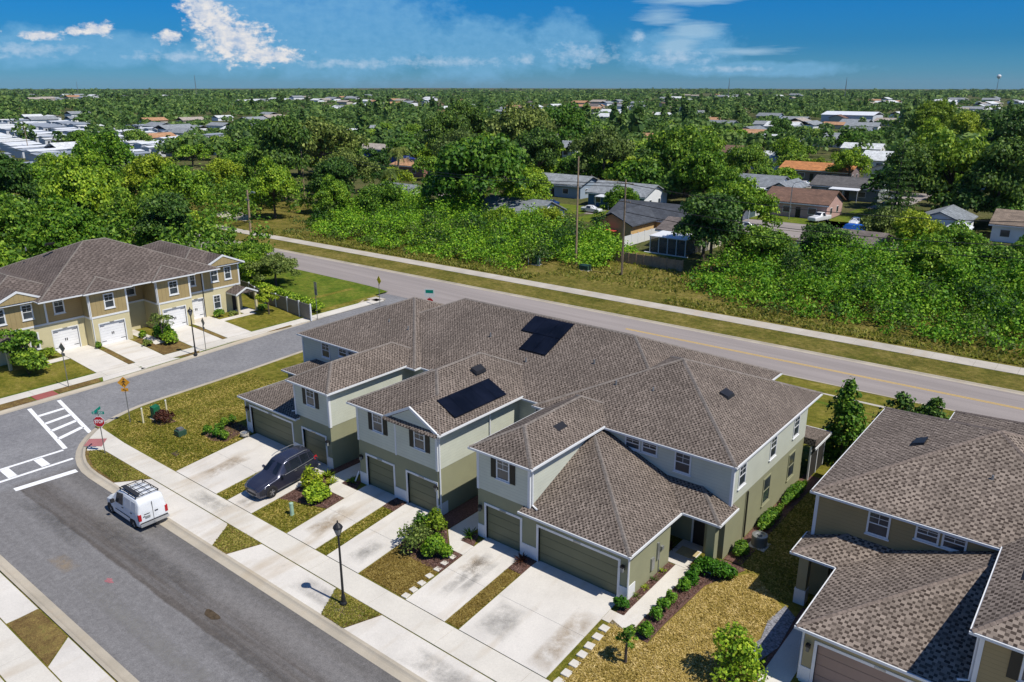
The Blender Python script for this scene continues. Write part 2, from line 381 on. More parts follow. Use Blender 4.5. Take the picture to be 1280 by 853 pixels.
d = MB(); slab(d, rect(-18, 60, 22.5, 33.4), .012, .02); struct('back_lawn', d, M['lawn_green'])
d = MB(); drape(d, -80, -56.6, 23.4, 36.2, .02, 3., zleft); struct('green_yard', d, M['lawn_green'])
# kerbs as ribbons along their paths
def ribbon(mb, path, offs):
    P = [Vector((x, y, 0)) for x, y in path]; rows = []
    for i, q in enumerate(P):
        t = (P[min(i+1, len(P)-1)]-P[max(i-1, 0)]).normalized(); nn = Vector((-t.y, t.x, 0))
        rows.append([tuple(q+nn*d_+Vector((0, 0, z))) for d_, z in offs])
    w = len(offs); mb.add([v for r in rows for v in r], [(i*w+j, i*w+j+1, (i+1)*w+j+1, (i+1)*w+j) for i in range(len(P)-1) for j in range(w-1)])
    return mb
prof_in = [(-.02, -.75), (-.02, -.535), (.14, -.535), (.22, -.60), (.30, -.635), (.62, -.648), (.62, -.75)]
k = MB(); ribbon(k, near_path, [(d_*1, z) for d_, z in prof_in]); struct('kerb', k, M['kerb'])
k = MB(); ribbon(k, left_path, [(-d_, z) for d_, z in prof_in]); struct('left_kerb', k, M['kerb'])
k = MB(); ribbon(k, [(-36, -18.2), (90, -18.2)], prof_in); struct('south_kerb', k, M['kerb'])
k = MB(); ribbon(k, [(x, near_k(x)) for x in (-40, -20, 0, 30, 90)], [(d_*.8, z) for d_, z in prof_in]); struct('near_road_kerb', k, M['kerb'])
k = MB(); ribbon(k, [(x, near_k(x)) for x in (-330, -140, -80, -61)], [(d_*.8, z) for d_, z in prof_in]); struct('left_road_kerb', k, M['kerb'])
k = MB(); ribbon(k, [(x, far_k(x)) for x in XS], [(-d_*.9, z) for d_, z in prof_in]); struct('far_road_kerb', k, M['kerb'])
# yellow double line with worn dashes of raised markers
yl = MB()
for off in (-.12, .12):
    pts = [(x, (near_k(x)+far_k(x))/2+off) for x in (-25, -10, 5, 20, 50, 100)]
    for (x0, y0), (x1, y1) in zip(pts, pts[1:]): yl.face((x0, y0-.055, -.650), (x1, y1-.055, -.650), (x1, y1+.055, -.650), (x0, y0+.055, -.650))
struct('yellow_centre_line', yl, M['yellow'])
# sidewalks made of separate flags with open joints
def flags(mb, x0, x1, y0, y1, z0, z1, step, axis='x', fy=None):
    L = x1-x0 if axis == 'x' else y1-y0; n = max(1, round(L/step)); s = L/n
    for i in range(n):
        if axis == 'x': mb.box(x0+i*s+.008, x0+(i+1)*s-.008, y0, y1, z0, z1)
        else: mb.box(x0, x1, y0+i*s+.008, y0+(i+1)*s-.008, z0, z1)
sw = MB(); flags(sw, -38.6, 60, -7.80, -6.32, -.62, -.53, 4.6)
sw.prism([(-38.62, -7.80), (-38.62, -6.32), (-42.75, -6.1), (-42.35, -6.65), (-41.55, -7.45), (-40.6, -8.15), (-39.5, -8.72)], -.62, -.532)
struct('sidewalk', sw, M['walk'])
sw = MB(); flags(sw, -34, 60, -21.3, -19.82, -.62, -.53, 4.6); struct('south_sidewalk', sw, M['walk'])
ap = MB(); tri1 = [(-22.69,-7.86),(-21.37,-9.70),(-19.98,-9.70),(-19.32,-7.86)]; tri2 = [(-12.71,-7.86),(-11.62,-9.70),(-9.93,-9.70),(-9.24,-7.86)]
for poly in ([(-31.75,-7.86),(-33.2,-9.70),(-21.39,-9.70),(-22.71,-7.86)], [(-19.30,-7.86),(-19.96,-9.70),(-11.64,-9.70),(-12.73,-7.86)], [(-9.22,-7.86),(-9.91,-9.70),(1.4,-9.70),(.2,-7.86)], [(8.9,-7.86),(7.9,-9.7),(22,-9.7),(20,-7.86)]):
    ap.prism(poly, -.62, -.538)
ap.prism([(-34,-18.3),(-22.95,-18.3),(-23.0,-19.76),(-34,-19.76)], -.62, -.538)
ap.prism([(-19.6,-18.3),(60,-18.3),(60,-19.76),(-18.2,-19.76)], -.62, -.538)
ap.prism([(-34,-21.36),(-17.5,-21.36),(-17.5,-30),(-34,-30)], -.62, -.54); ap.prism([(-16.6,-21.36),(60,-21.36),(60,-30),(-16.6,-30)], -.62, -.54)
struct('driveway_apron', ap, M['conc'])
st = MB(); st.prism(tri1, -.62, -.525); st.prism(tri2, -.62, -.525); st.prism([(-23.0,-18.32),(-19.7,-18.32),(-18.3,-19.74),(-22.9,-19.74)], -.62, -.53)
st.prism([(-31.8,-7.86),(-33.2,-9.69),(-35.4,-9.69)]+arc(-35.4,-.5,9.19,268,234,6)+[(-39.5,-8.62),(-38.6,-7.86)], -.62, -.528)
st.prism([(1.5,-9.69),(7.8,-9.69),(8.8,-7.86),(.3,-7.86)], -.62, -.527)
struct('planting_strip', st, M['lawn_brown'])
# driveways: slabs with open joints
dw = MB()
for x0, x1, yb in ((-5.52, -.32, .12), (-9.17, -6.47, .12), (-15.48, -12.85, .12), (-19.13, -16.5, .12), (-25.3, -22.72, .12), (-31.5, -26.6, .12), (8.95, 14.1, .12), (15.1, 17.8, .12)):
    for y0, y1 in ((-6.28, -3.242), (-3.23, yb)): slab(dw, [(x0,y0),(x1,y0),(x1,-.5) if y1 > 0 else (x1,y1),(x1,y1),(x0,y1),(x0,-.5) if y1 > 0 else (x0,y1)], .035, .12)
struct('driveway', dw, M['conc'])
pw = MB()
for poly in ([(-11.45,-.7),(-11.45,7.5),(-10.2,7.5),(-10.2,-1.02),(-9.2,-1.02),(-9.2,-1.92),(-10.15,-1.92)], [(-21.95,-.7),(-21.95,7.5),(-20.7,7.5),(-20.7,-.9),(-19.16,-.9),(-19.16,-1.92),(-20.7,-1.92)],
             [(-.3,-1.78),(-.3,-.98),(.42,-.98),(.42,4.86),(1.3,4.86),(1.3,-1.78)], [(7.2,-1.2),(7.2,5.0),(8.35,5.0),(8.35,-.98),(8.9,-.98),(8.9,-1.9),(7.9,-1.9)]):
    slab(pw, poly, .03, .1)
slab(pw, [(-.4,4.4),(-.4,6.88),(1.0,6.88),(1.0,4.4)], .05, .1)
struct('entry_path', pw, M['conc'])
# mulch and soil beds
mu = MB()
for poly in ([(.45,-.95),(.02,-.95),(-.02,.4),(.02,4.3),(.42,4.3)], [(1.34,-1.9),(2.25,-1.9),(2.45,3.6),(3.6,6.4),(2.2,6.4),(1.34,5.0)], [(-11.4,-3.75),(-9.22,-3.75),(-9.22,-1.96),(-10.2,-1.96),(-11.5,-.75),(-12.75,-.6),(-12.8,-3.4)],
             [(-10.15,-1.0),(-9.22,-1.0),(-9.7,.0),(-10.15,.0)], [(-12.75,-.55),(-11.5,-.55),(-11.5,7.3),(-12.75,7.3)], [(-6.43,-1.4),(-5.55,-1.4),(-5.55,-.02),(-6.43,-.02)], [(-22.65,-.4),(-22.0,-.4),(-22.0,7.3),(-22.65,7.3)],
             [(-22.66,-4.3),(-19.2,-3.3),(-19.2,-1.97),(-20.75,-1.97),(-22.66,-.7)], [(-20.68,-.88),(-19.3,-.88),(-19.8,0),(-20.68,0)], [(-16.46,-1.2),(-15.52,-1.2),(-15.52,-.02),(-16.46,-.02)],
             [(-34.6,-2.3),(-33.4,-2.5),(-32.3,-2.0),(-32.3,.3),(-34.9,.3)], [(-40.6,-3.3),(-39.0,-3.4),(-38.7,-2.2),(-40.5,-2.0)], [(2.2,6.5),(3.2,6.5),(3.2,19),(2.2,19)], [(7.0,-1),(7.2,-1),(7.2,5),(7.0,5)]):
    slab(mu, poly, .045, .25)
struct('mulch_bed', mu, M['mulch'])
st = MB(); slab(st, [(5.9,-.5),(6.8,.0),(7.15,1.4),(7.0,4.0),(6.3,4.6),(6.05,3.0),(6.3,1.5)], .06, .4); struct('pebble_bed', st, M['pebble'])
# crosswalks
cw = MB()
def strip(x0, y0, x1, y1, w):
    t = Vector((x1-x0, y1-y0, 0)).normalized(); n_ = Vector((-t.y, t.x, 0))*w/2
    cw.face(*[(q[0], q[1], -.6555) for q in ((x0-n_.x, y0-n_.y), (x1-n_.x, y1-n_.y), (x1+n_.x, y1+n_.y), (x0+n_.x, y0+n_.y))])
def lerp(a, b, t): return (a[0]+(b[0]-a[0])*t, a[1]+(b[1]-a[1])*t)
A0, A1 = (-51.35, -7.95), (-41.3, -9.35); B0, B1 = (-51.4, -5.65), (-42.75, -6.95)
strip(*A0, *A1, .30); strip(*B0, *B1, .30)
for t in (.22, .42, .60, .79):
    p0 = lerp(A0, A1, t); p1 = lerp(B0, B1, t+.03)
    e = Vector((p1[0]-p0[0], p1[1]-p0[1], 0)).normalized()*.155
    strip(p0[0]+e.x, p0[1]+e.y, p1[0]-e.x, p1[1]-e.y, .42)
C0, C1 = (-41.2, -9.55), (-41.45, -16.8); D0, D1 = (-39.25, -9.7), (-39.5, -17.6)
strip(C0[0], C0[1], C1[0], C1[1], .28); strip(*D0, *D1, .28)
for y in (-11.3, -13.4, -15.5): strip(-41.17, y, -39.55, y-.05, .55)
strip(-37.15, -10.35, -37.5, -14.1, .55)
struct('crosswalk', cw, M['paint'])
oil = MB(); oil.prism([(-15.95+.55*math.cos(t)*(1+.2*math.sin(3*t)), -13.05+.28*math.sin(t)*(1+.25*math.cos(2*t))) for t in np.linspace(0, 6.2, 18)], -.66, -.6545); struct('tar_patch', oil, M['soil'])
oil = MB(); oil.prism([(-22.75+.3*math.cos(t)*(1+.3*math.sin(5*t)), -14.9+.16*math.sin(t)*(1+.35*math.cos(3*t))) for t in np.linspace(0, 6.2, 18)], -.66, -.6545); struct('paint_spill', oil, plain('faded_red_paint', (.32, .13, .14), .9, var=.4, scale=9))
# left side: sidewalk, driveways, paths
sw = MB(); flags(sw, -55.25, -53.85, -40, 33, -.62, -.53, 3, 'y'); struct('left_sidewalk', sw, M['walk'])
dl = MB()
for y0, y1, xh in ((-.75, 2.2, -63.5), (2.85, 5.6, -62.), (8.8, 12.0, -62.), (12.6, 15.4, -63.5)):
    slab(dl, [(-55.3, y0), (-55.3, y1), (-58.4, y1), (-60.6, y1), (xh-.1, y1), (xh-.1, y0), (-60.6, y0), (-58.4, y0)], .03, .1, zleft)
    dl.prism([(-53.8, y0-.15), (-53.8, y1+.15), (-52.75-.09*y1, y1+.6), (-52.75-.09*y0, y0-.6)], -.62, -.537)
slab(dl, rect(-61.6, -60.6, -3.2, -.8), .03, .1, zleft); slab(dl, rect(-61.3, -60.4, 15.4, 19.5), .03, .1, zleft); slab(dl, rect(-63.4, -61.3, 18.5, 20.1), .04, .1, zleft); slab(dl, rect(-68, -58.6, 6.6, 7.6), .03, .1, zleft)
struct('left_driveway', dl, M['conc'])
st = MB(); slab(st, rect(-60.8, -55.35, 2.28, 2.78), .02, .1, zleft); slab(st, rect(-60.6, -55.35, 12.07, 12.52), .02, .1, zleft); slab(st, rect(-61.5, -55.4, 5.7, 8.7), .02, .1, zleft)
st.prism([(-53.8,6.0),(-53.8,8.4),(-53.25,8.4),(-53.15,7)], -.6, -.528); st.prism([(-53.8,16.2),(-53.8,19.5),(-54.1,19.5),(-53.95,16.8)], -.6, -.528); st.prism([(-53.8,-5.0),(-53.8,-1.3),(-52.75,-1.5),(-52.65,-5)], -.6, -.526); st.prism([(-53.8,-12),(-53.8,-7.2),(-52.5,-7.0),(-52.45,-12)], -.6, -.526)
struct('left_planting_strip', st, M['lawn_brown'])
rp = MB(); rp.prism([(-53.78,-6.9),(-53.78,-5.15),(-53.2,-5.15),(-53.2,-6.9)], -.6, -.52); rp.prism([(-53.2,-6.9),(-53.2,-5.15),(-52.5,-5.15),(-52.5,-6.9)], -.6, -.531)
tag(rp.build('warning_pad', plain('red_warning_pad', (.30, .09, .08), .8, var=.1)), 'red tactile warning pad at the far end of the crosswalk', 'warning pad')
rp = MB(); rp.prism([(-41.35,-7.62),(-40.45,-8.42),(-39.35,-7.65),(-40.4,-6.75)], -.6, -.524)
tag(rp.build('warning_pad', plain('faded_red_warning_pad', (.34, .13, .13), .8, var=.12)), 'faded red tactile warning pad in front of the stop sign', 'warning pad')
# sidewalks along the main road
sw = MB()
xs_ = [-330+1.8*i for i in range(230)]
for x in xs_:
    x1 = x+1.78; y0 = lambda q: far_k(q)+4.75; y1 = lambda q: far_k(q)+7.0
    sw.prism([(x, y0(x)), (x1, y0(x1)), (x1, y1(x1)), (x, y1(x))], -.62, -.53)
struct('far_sidewalk', sw, M['oldwalk'])
sw = MB()
for x in [-47+1.8*i for i in range(70)]: sw.prism([(x, near_k(x)-3.9), (x+1.78, near_k(x+1.78)-3.9), (x+1.78, near_k(x+1.78)-2.4), (x, near_k(x)-2.4)], -.62, -.53)
for x in [-110+1.8*i for i in range(31)]: sw.prism([(x, 32.1), (x+1.78, 32.1), (x+1.78, 33.6), (x, 33.6)], -.62, -.53)
struct('near_road_sidewalk', sw, M['oldwalk'])

# wear on the concrete: tyre tracks and rust-tan washes with their own ragged outline
def stainmat(name, col, k):
    m, nt, b = nodes_of(name); m.use_nodes = True
    uv = coord(nt, 'Generated'); sp = N(nt, 'ShaderNodeSeparateXYZ'); nt.links.new(uv, sp.inputs[0])
    ex = mth(nt, 'MULTIPLY', mth(nt, 'MULTIPLY', sp.outputs['X'], mth(nt, 'SUBTRACT', 1., sp.outputs['X'])), 4.); ey = mth(nt, 'MULTIPLY', mth(nt, 'MULTIPLY', sp.outputs['Y'], mth(nt, 'SUBTRACT', 1., sp.outputs['Y'])), 4.)
    nz = noise(nt, coord(nt), 1.4, 6, .7); f = mth(nt, 'MULTIPLY', mth(nt, 'MULTIPLY', mth(nt, 'SUBTRACT', nz, .33), 2.6, clamp=True), mth(nt, 'MULTIPLY', mth(nt, 'MINIMUM', ex, ey), k), clamp=True)
    b.inputs['Base Color'].default_value = (*col, 1); b.inputs['Roughness'].default_value = .9; nt.links.new(f, b.inputs['Alpha']); return m
SM = [stainmat('tan_wash', (.36, .27, .17), .75), stainmat('tyre_marks', (.10, .095, .09), .55), stainmat('grey_weathering', (.26, .25, .23), .6)]
for i, (x0, x1, y0, y1, k) in enumerate(((-1.7, -.4, -6.2, -1.6, 0), (-8.3, -7.6, -5.2, -.8, 1), (-7.6, -7.0, -4.5, -1.2, 1), (-8.7, -7.4, -3.0, -1.4, 0), (-5.2, -3.2, -5.8, -3.4, 2), (-14.6, -13.2, -5.9, -3.6, 2), (-18.6, -17.2, -5.6, -2.4, 0), (-29.9, -28.5, -5.8, -2.2, 0), (-24.7, -23.4, -6.2, -4.4, 1))):
    b = MB(); b.face((x0, y0, zl(0, y0)+.042), (x1, y0, zl(0, y0)+.042), (x1, y1, zl(0, y1)+.042), (x0, y1, zl(0, y1)+.042)); struct('driveway_stain', b, SM[k])
for (x0, x1, y0, y1, k) in ((-15, -9.9, -9.4, -8.1, 2), (-6.5, -1, -9.6, -8.2, 2), (-28, -24, -7.6, -6.5, 2)):
    b = MB(); b.face((x0, y0, -.524), (x1, y0, -.524), (x1, y1, -.524), (x0, y1, -.524)); struct('pavement_stain', b, SM[k])
for (x0, x1, y0, y1, k) in ((-30, -17, -13.2, -11.6, 1), (-16, -3, -14.6, -13.2, 1), (-36, -27, -14.8, -13.6, 1), (-25, -8, -16.4, -15.2, 2), (-27.5, -25.2, -16.2, -15.2, 0)):
    b = MB(); b.face((x0, y0, -.6585), (x1, y0, -.6585), (x1, y1, -.6585), (x0, y1, -.6585)); struct('street_stain', b, SM[k])
# ------------------------------------------------------------------ building kit
class Face:   # a wall frame: origin (x,y), along-wall unit u, outward unit n
    def __init__(s, o, u, n, T=None): s.o = o; s.u = u; s.n = n; s.T = T
    def pt(s, a, d, z): return (s.o[0]+s.u[0]*a+s.n[0]*d, s.o[1]+s.u[1]*a+s.n[1]*d, z)
    def box(s, mb, a0, a1, d0, d1, z0, z1):
        return mb.hexa([s.pt(a0,d0,z0), s.pt(a1,d0,z0), s.pt(a1,d1,z0), s.pt(a0,d1,z0)], [s.pt(a0,d0,z1), s.pt(a1,d0,z1), s.pt(a1,d1,z1), s.pt(a0,d1,z1)])
    def wall(s, mb, a0, a1, z0, z1, holes=(), t=.18):   # wall with real openings
        A = sorted({a0, a1, *[h[0] for h in holes], *[h[1] for h in holes]})
        for x0, x1 in zip(A, A[1:]):
            hs = sorted([(h[2], h[3]) for h in holes if h[0] <= x0+1e-6 and h[1] >= x1-1e-6]); z = z0
            for h0, h1 in hs:
                if h0 > z+1e-4: s.box(mb, x0, x1, -t, 0, z, h0)
                z = h1
            if z < z1-1e-4: s.box(mb, x0, x1, -t, 0, z, z1)
def window(root, F, a0, a1, z0, z1, shutters=False, grid=True, frame='white', w=.085, pane='glass', slider=False):
    f = MB(F.T)
    F.box(f, a0, a1, -.02, .045, z1-w, z1); F.box(f, a0, a1, -.02, .045, z0, z0+w)
    F.box(f, a0, a0+w, -.02, .043, z0+w, z1-w); F.box(f, a1-w, a1, -.02, .043, z0+w, z1-w)
    zm = (z0+z1)/2; F.box(f, a0+w, a1-w, -.02, .03, zm-.025, zm+.025)
    am = (a0+a1)/2
    if grid:
        F.box(f, am-.012, am+.012, -.02, .022, zm+.025, z1-w); F.box(f, a0+w, a1-w, -.02, .021, (zm+z1)/2-.012, (zm+z1)/2+.012)
    win = f.build('window', M[frame], root)
    g = MB(F.T); F.box(g, a0+w, a1-w, -.02, .012, z0+w, zm-.02); g.build('pane', M[pane], win)
    g = MB(F.T); F.box(g, a0+w, a1-w, -.02, .014, zm+.02, z1-w); g.build('pane', M[pane if not grid else 'glass'], win)
    sl = MB(F.T); F.box(sl, a0-.05, a1+.05, -.02, .09, z0-.06, z0-.002); sl.build('sill', M[frame], win)
    if shutters:
        for b0, b1 in ((a0-.38, a0-.02), (a1+.02, a1+.38)):
            q = MB(F.T); F.box(q, b0, b1, -.02, .035, z0-.02, z1+.0); q.build('shutter', M['shutter'], root)
    return win
def garage_door(root, F, a0, a1, z1, mat, frame='white', z0=0., hinges=False, tw=.13):
    f = MB(F.T)
    F.box(f, a0-tw, a0, -.16, .035, z0, z1+tw); F.box(f, a1, a1+tw, -.16, .035, z0, z1+tw); F.box(f, a0, a1, -.16, .034, z1, z1+tw)
    d = MB(F.T); n = 4; h = (z1-z0)/n
    for i in range(n): F.box(d, a0, a1, -.17, -.115, z0+i*h+.006, z0+(i+1)*h-.006)
    door = d.build('garage_door', M[mat], root)
    f.build('door_frame', M[frame], door)
    if hinges:
        q = MB(F.T)
        for a, s in ((a0, 1), (a1, -1)):
            for z in (z0+.35, z1-.3): F.box(q, *sorted((a+s*.04, a+s*.5)), -.115, -.10, z, z+.05)
        F.box(q, (a0+a1)/2-.12, (a0+a1)/2-.04, -.115, -.09, z0+.95, z0+1.2); F.box(q, (a0+a1)/2+.04, (a0+a1)/2+.12, -.115, -.09, z0+.95, z0+1.2)
        q.build('door_hardware', M['black'], door)
    p = MB(F.T); F.box(p, (a0+a1)/2-.22, (a0+a1)/2+.22, .036, .05, z1+.02, z1+.11); p.build('number_plate', M['grey_metal'], door)
    return door
def lamp_on_wall(root, F, a, z):
    b = MB(F.T); F.box(b, a-.06, a+.06, .0, .05, z-.1, z+.1); F.box(b, a-.03, a+.03, .05, .16, z+.06, z+.10); F.box(b, a-.09, a+.09, .08, .26, z+.1, z+.2); F.box(b, a-.05, a+.05, .12, .22, z+.2, z+.25)
    o = b.build('wall_lamp', M['black'], root)
    g = MB(F.T); F.box(g, a-.065, a+.065, .105, .235, z-.14, z+.1); g.build('lamp_glass', M['blind'], o)
def hip(mb, x0, x1, y0, y1, z, m, lift=.0):
    z += lift; dx, dy = x1-x0, y1-y0
    if dx >= dy:
        h = dy/2; a, b = (x0+h, y0+h, z+m*h), (x1-h, y0+h, z+m*h)
        if dx-dy < .02: return mb.add([(x0,y0,z),(x1,y0,z),(x1,y1,z),(x0,y1,z),a], [(0,1,4),(1,2,4),(2,3,4),(3,0,4),(3,2,1,0)]), [(( x0,y0,z),a),((x1,y0,z),a),((x1,y1,z),a),((x0,y1,z),a)]
        mb.add([(x0,y0,z),(x1,y0,z),(x1,y1,z),(x0,y1,z),a,b], [(0,1,5,4),(1,2,5),(2,3,4,5),(3,0,4),(3,2,1,0)])
        return mb, [((x0,y0,z),a),((x1,y0,z),b),((x1,y1,z),b),((x0,y1,z),a),(a,b)]
    h = dx/2; a, b = (x0+h, y0+h, z+m*h), (x0+h, y1-h, z+m*h)
    mb.add([(x0,y0,z),(x1,y0,z),(x1,y1,z),(x0,y1,z),a,b], [(0,1,4),(1,2,5,4),(2,3,5),(3,0,4,5),(3,2,1,0)])
    return mb, [((x0,y0,z),a),((x1,y0,z),a),((x1,y1,z),b),((x0,y1,z),b),(a,b)]
def caps(mb, lines, w=.11, t=.025):    # ridge and hip capping shingles
    for p, q in lines:
        p, q = Vector(p), Vector(q); d = (q-p)
        if d.length < .2: continue
        d.normalize(); s = d.cross(Vector((0, 0, 1))).normalized()*w; n = max(1, int((q-p).length/.22)); u = Vector((0, 0, 1))
        L = (q-p).length/n
        for i in range(n):
            a = p+d*(i*L); b = p+d*((i+1)*L)+u*.004
            dz = u*(-.045 if abs(d.z) > .02 else -.055)
            mb.add([a+s+dz+u*.03, a+u*(t+.03), a-s+dz+u*.03, b+s+dz+u*.012, b+u*(t+.012), b-s+dz+u*.012], [(0,1,4,3),(1,2,5,4)])
def slabroof(root, spec, mat, capmat, T=None, name='roof', fascia=.17, skip_caps=()):
    r = MB(T); f = MB(T); L = []
    for i, (x0, x1, y0, y1, z, m) in enumerate(spec):
        _, l = hip(r, x0, x1, y0, y1, z+.004*i, m)
        L += l; f.box(x0+.02, x1-.02, y0+.02, y1-.02, z-fascia+.004*i, z-.003+.004*i)
        # gutter lip
        f.box(x0-.06, x1+.06, y0-.06, y0+.02, z-.13+.004*i, z-.02+.004*i); f.box(x0-.06, x0+.02, y0+.02, y1, z-.132+.004*i, z-.022+.004*i); f.box(x1-.02, x1+.06, y0+.02, y1, z-.134+.004*i, z-.024+.004*i)
    ro = r.build(name, M[mat], root)
    f.build('fascia', M['white'], ro)
    c = MB(T); caps(c, L); c.build('ridge_cap', M[capmat], ro)
    return ro
def vent(root, pos, slope_dir, m, w=.9, l=.55, T=None):
    b = MB(T); x, y, z = pos; sx, sy = slope_dir
    def P(a, d, h): return (x+sy*a+sx*d, y-sx*a+sy*d, z+m*d+h)
    b.hexa([P(-w/2,-l/2,.0),P(w/2,-l/2,.0),P(w/2,l/2,.0),P(-w/2,l/2,.0)], [P(-w/2+.08,-l/2+.06,.16),P(w/2-.08,-l/2+.06,.16),P(w/2-.03,l/2,.14),P(-w/2+.03,l/2,.14)])
    b.build('roof_vent', M['black'], root)
def pipe(root, pos, h=.35, T=None):
    b = MB(T); b.tube([pos, (pos[0], pos[1], pos[2]+h)], [.07, .05], 8); b.build('vent_pipe', M['grey_metal'], root)
def downspout(root, pts, T=None, mat='white'):
    b = MB(T); b.tube(pts, .05, 6); b.build('downspout', M[mat], root)

def end_unit(root, T, c, full=True):
    """a gable-end unit: small garage under a projecting bay, wide garage under its own hip roof, main block behind"""
    FY = lambda y: Face((0, y), (1, 0), (0, -1), T); FX = lambda x: Face((x, 0), (0, 1), (1, 0), T)
    F0 = FY(0.); FR = FX(2.15); F9 = FY(6.9); FG = FX(0.)
    w = MB(T)
    F0.wall(w, -9.72, 0, -.1, 2.74, [(-9.12, -6.7, -.1, 2.13), (-5.47, -.55, -.1, 2.13)])
    w.box(-9.72, -6.1, .18, 6.9, -.1, 2.74); w.box(-6.1, 0, .18, 4.35, -.1, 2.7); w.box(-6.1, -1.2, 4.35, 6.88, -.1, 2.69)
    w.box(-9.72, -6.08, -.001, 6.9, 2.74, 3.04)
    w.box(-9.715, 2.15, 6.9, 18.1, -.1, 3.04); w.box(1.02, 2.148, 6.4, 6.9, -.1, 2.9)
    w.build('lower_wall', M[c['low']], root)
    u = MB(T); u.box(-9.735, -6.065, -.02, 6.9, 3.04, 5.5); u.box(-9.73, 2.165, 6.885, 18.115, 3.04, 5.46)
    u.build('upper_wall', M[c['up']], root)
    tr = MB(T)
    for x0, x1, y, e0, e1, f0, f1 in ((-9.76, -9.60, -.045, -9.775, -9.735, -.02, .12), (-6.20, -6.04, -.045, -6.07, -6.035, -.02, .12), (2.03, 2.19, 6.86, 2.16, 2.195, 6.88, 7.02)):
        tr = MB(T); tr.box(x0, x1, y, y+.03, 3.0, 5.35); tr.box(e0, e1, y+.03, f1, 3.0, 5.35); tr.build('corner_trim', M['white'], root)
    for a0, a1 in ((-9.74, -9.26), (-6.56, -5.61), (-.41, .02)):
        pr = MB(T); F0.box(pr, a0, a1, .0, .035, -.1, .78)
        if a1 > 0: pr.box(-.0, .035, 0, .75, -.1, .78)
        pr.build('white_base', M['white'], root)
    garage_door(root, F0, -9.12, -6.7, 2.13, c['door']); garage_door(root, F0, -5.47, -.55, 2.13, c['door'])
    lamp_on_wall(root, F0, -9.47, 1.85); lamp_on_wall(root, F0, -.22, 1.85)
    window(root, F0F(T), -8.34, -7.42, 4.08, 5.36, True)
    window(root, Face((0, 6.885), (1, 0), (0, -1), T), -4.45, -3.45, 4.55, 5.28, pane='glass'); window(root, Face((0, 6.885), (1, 0), (0, -1), T), -3.35, -2.35, 4.55, 5.28)
    window(root, Face((0, 6.885), (1, 0), (0, -1), T), -1.28, -.28, 4.05, 5.28)
    FU = Face((2.165, 0), (0, 1), (1, 0), T)
    for y in (7.55, 11.95, 15.7): window(root, FU, y, y+.95, 3.75, 5.1)
    for y in (11.5, 15.5): window(root, FR, y, y+1.1, .95, 2.7, frame=c['low'], grid=False)
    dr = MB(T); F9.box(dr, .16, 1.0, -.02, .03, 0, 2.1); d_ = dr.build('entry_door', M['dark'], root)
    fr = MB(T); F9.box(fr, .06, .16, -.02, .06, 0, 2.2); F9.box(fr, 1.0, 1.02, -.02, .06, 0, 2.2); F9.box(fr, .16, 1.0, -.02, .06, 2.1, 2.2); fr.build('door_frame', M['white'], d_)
    pl = MB(T); F9.box(pl, -.62, -.22, -.02, .03, 1.5, 1.95); pl.build('notice_plate', M['blind'], root)
    co = MB(T); co.box(1.66, 2.12, 5.22, 5.68, -.05, 2.68); co.build('porch_column', M[c['low']], root)
    if c.get('colbase'):
        co = MB(T); co.box(1.62, 2.16, 5.18, 5.72, -.05, .8); co.build('white_base', M['white'], root)
    # meter boxes and pipes on the garage side
    mt = MB(T); mt.box(0, .10, 2.3, 2.6, .55, 1.25); mt.box(0, .09, 2.9, 3.05, .9, 1.9); mt.box(0, .05, 3.15, 3.2, .0, 1.7); mt.box(0, .12, 3.3, 3.5, 1.3, 1.5); mt.build('meter_box', M['grey_metal'], root)
    # roofs
    m = .39; r = MB(T); z0 = 2.88
    zf = lambda y: z0+m*(y+.4); zr = lambda x: z0+m*(.3-x)
    top = [(-6.5,-.4,z0),(.3,-.4,z0),(-6.02,5.92,zf(5.92)),(-6.5,5.92,zf(5.92))]
    r.add([(-6.5,-.4,z0),(.3,-.4,z0),(-6.05,5.95,zf(5.95)),(-6.5,5.95,zf(5.95)),(.3,6.95,z0),(-6.05,6.95,zr(-6.05)), (-6.5,6.95,z0), ], [(0,1,2,3),(1,4,5,2),(0,6,4,1),(0,3,6),(3,2,5,6),(6,5,4)])
    ro = r.build('garage_roof', M[c['roof']], root)
    f = MB(T); f.box(-6.48, .28, -.38, 4.94, z0-.15, z0-.004); f.box(-6.56, .36, -.46, -.38, z0-.13, z0-.01); f.box(.28, .36, -.38, 4.88, z0-.132, z0-.012); f.build('fascia', M['white'], ro)
    cp = MB(T); caps(cp, [((.3,-.4,z0),(-6.05,5.95,zf(5.95)))]); cp.build('ridge_cap', M[c['cap']], ro)
    r = MB(T); zp = lambda y: z0+.004+m*(y-4.93); zq = lambda x: z0+.004+m*(2.45-x)
    r.add([(-1.8,4.93,zp(4.93)),(2.45,4.93,zp(4.93)),(.30,7.08,zp(7.08)),(-1.8,7.08,zp(7.08)),(2.45,7.25,z0+.004),(.30,7.25,zq(.30)),(-1.8,7.25,z0+.004)], [(0,1,2,3),(1,4,5,2),(0,6,4,1),(0,3,6),(3,2,5,6),(6,5,4)])
    ro = r.build('porch_roof', M[c['roof']], root)
    f = MB(T); f.box(.34, 2.43, 4.95, 7.2, z0-.145, z0); f.box(.36, 2.51, 4.87, 4.95, z0-.12, z0-.006); f.box(2.43, 2.51, 4.95, 7.23, z0-.122, z0-.008); f.build('fascia', M['white'], ro)
    cp = MB(T); caps(cp, [((2.45,4.93,z0),(.3,7.08,zp(7.08)))]); cp.build('ridge_cap', M[c['cap']], ro)
    slabroof(root, [(-10.05, -5.75, -.32, 9.5, 5.56, .52)], c['roof'], c['cap'], T, 'bay_roof')
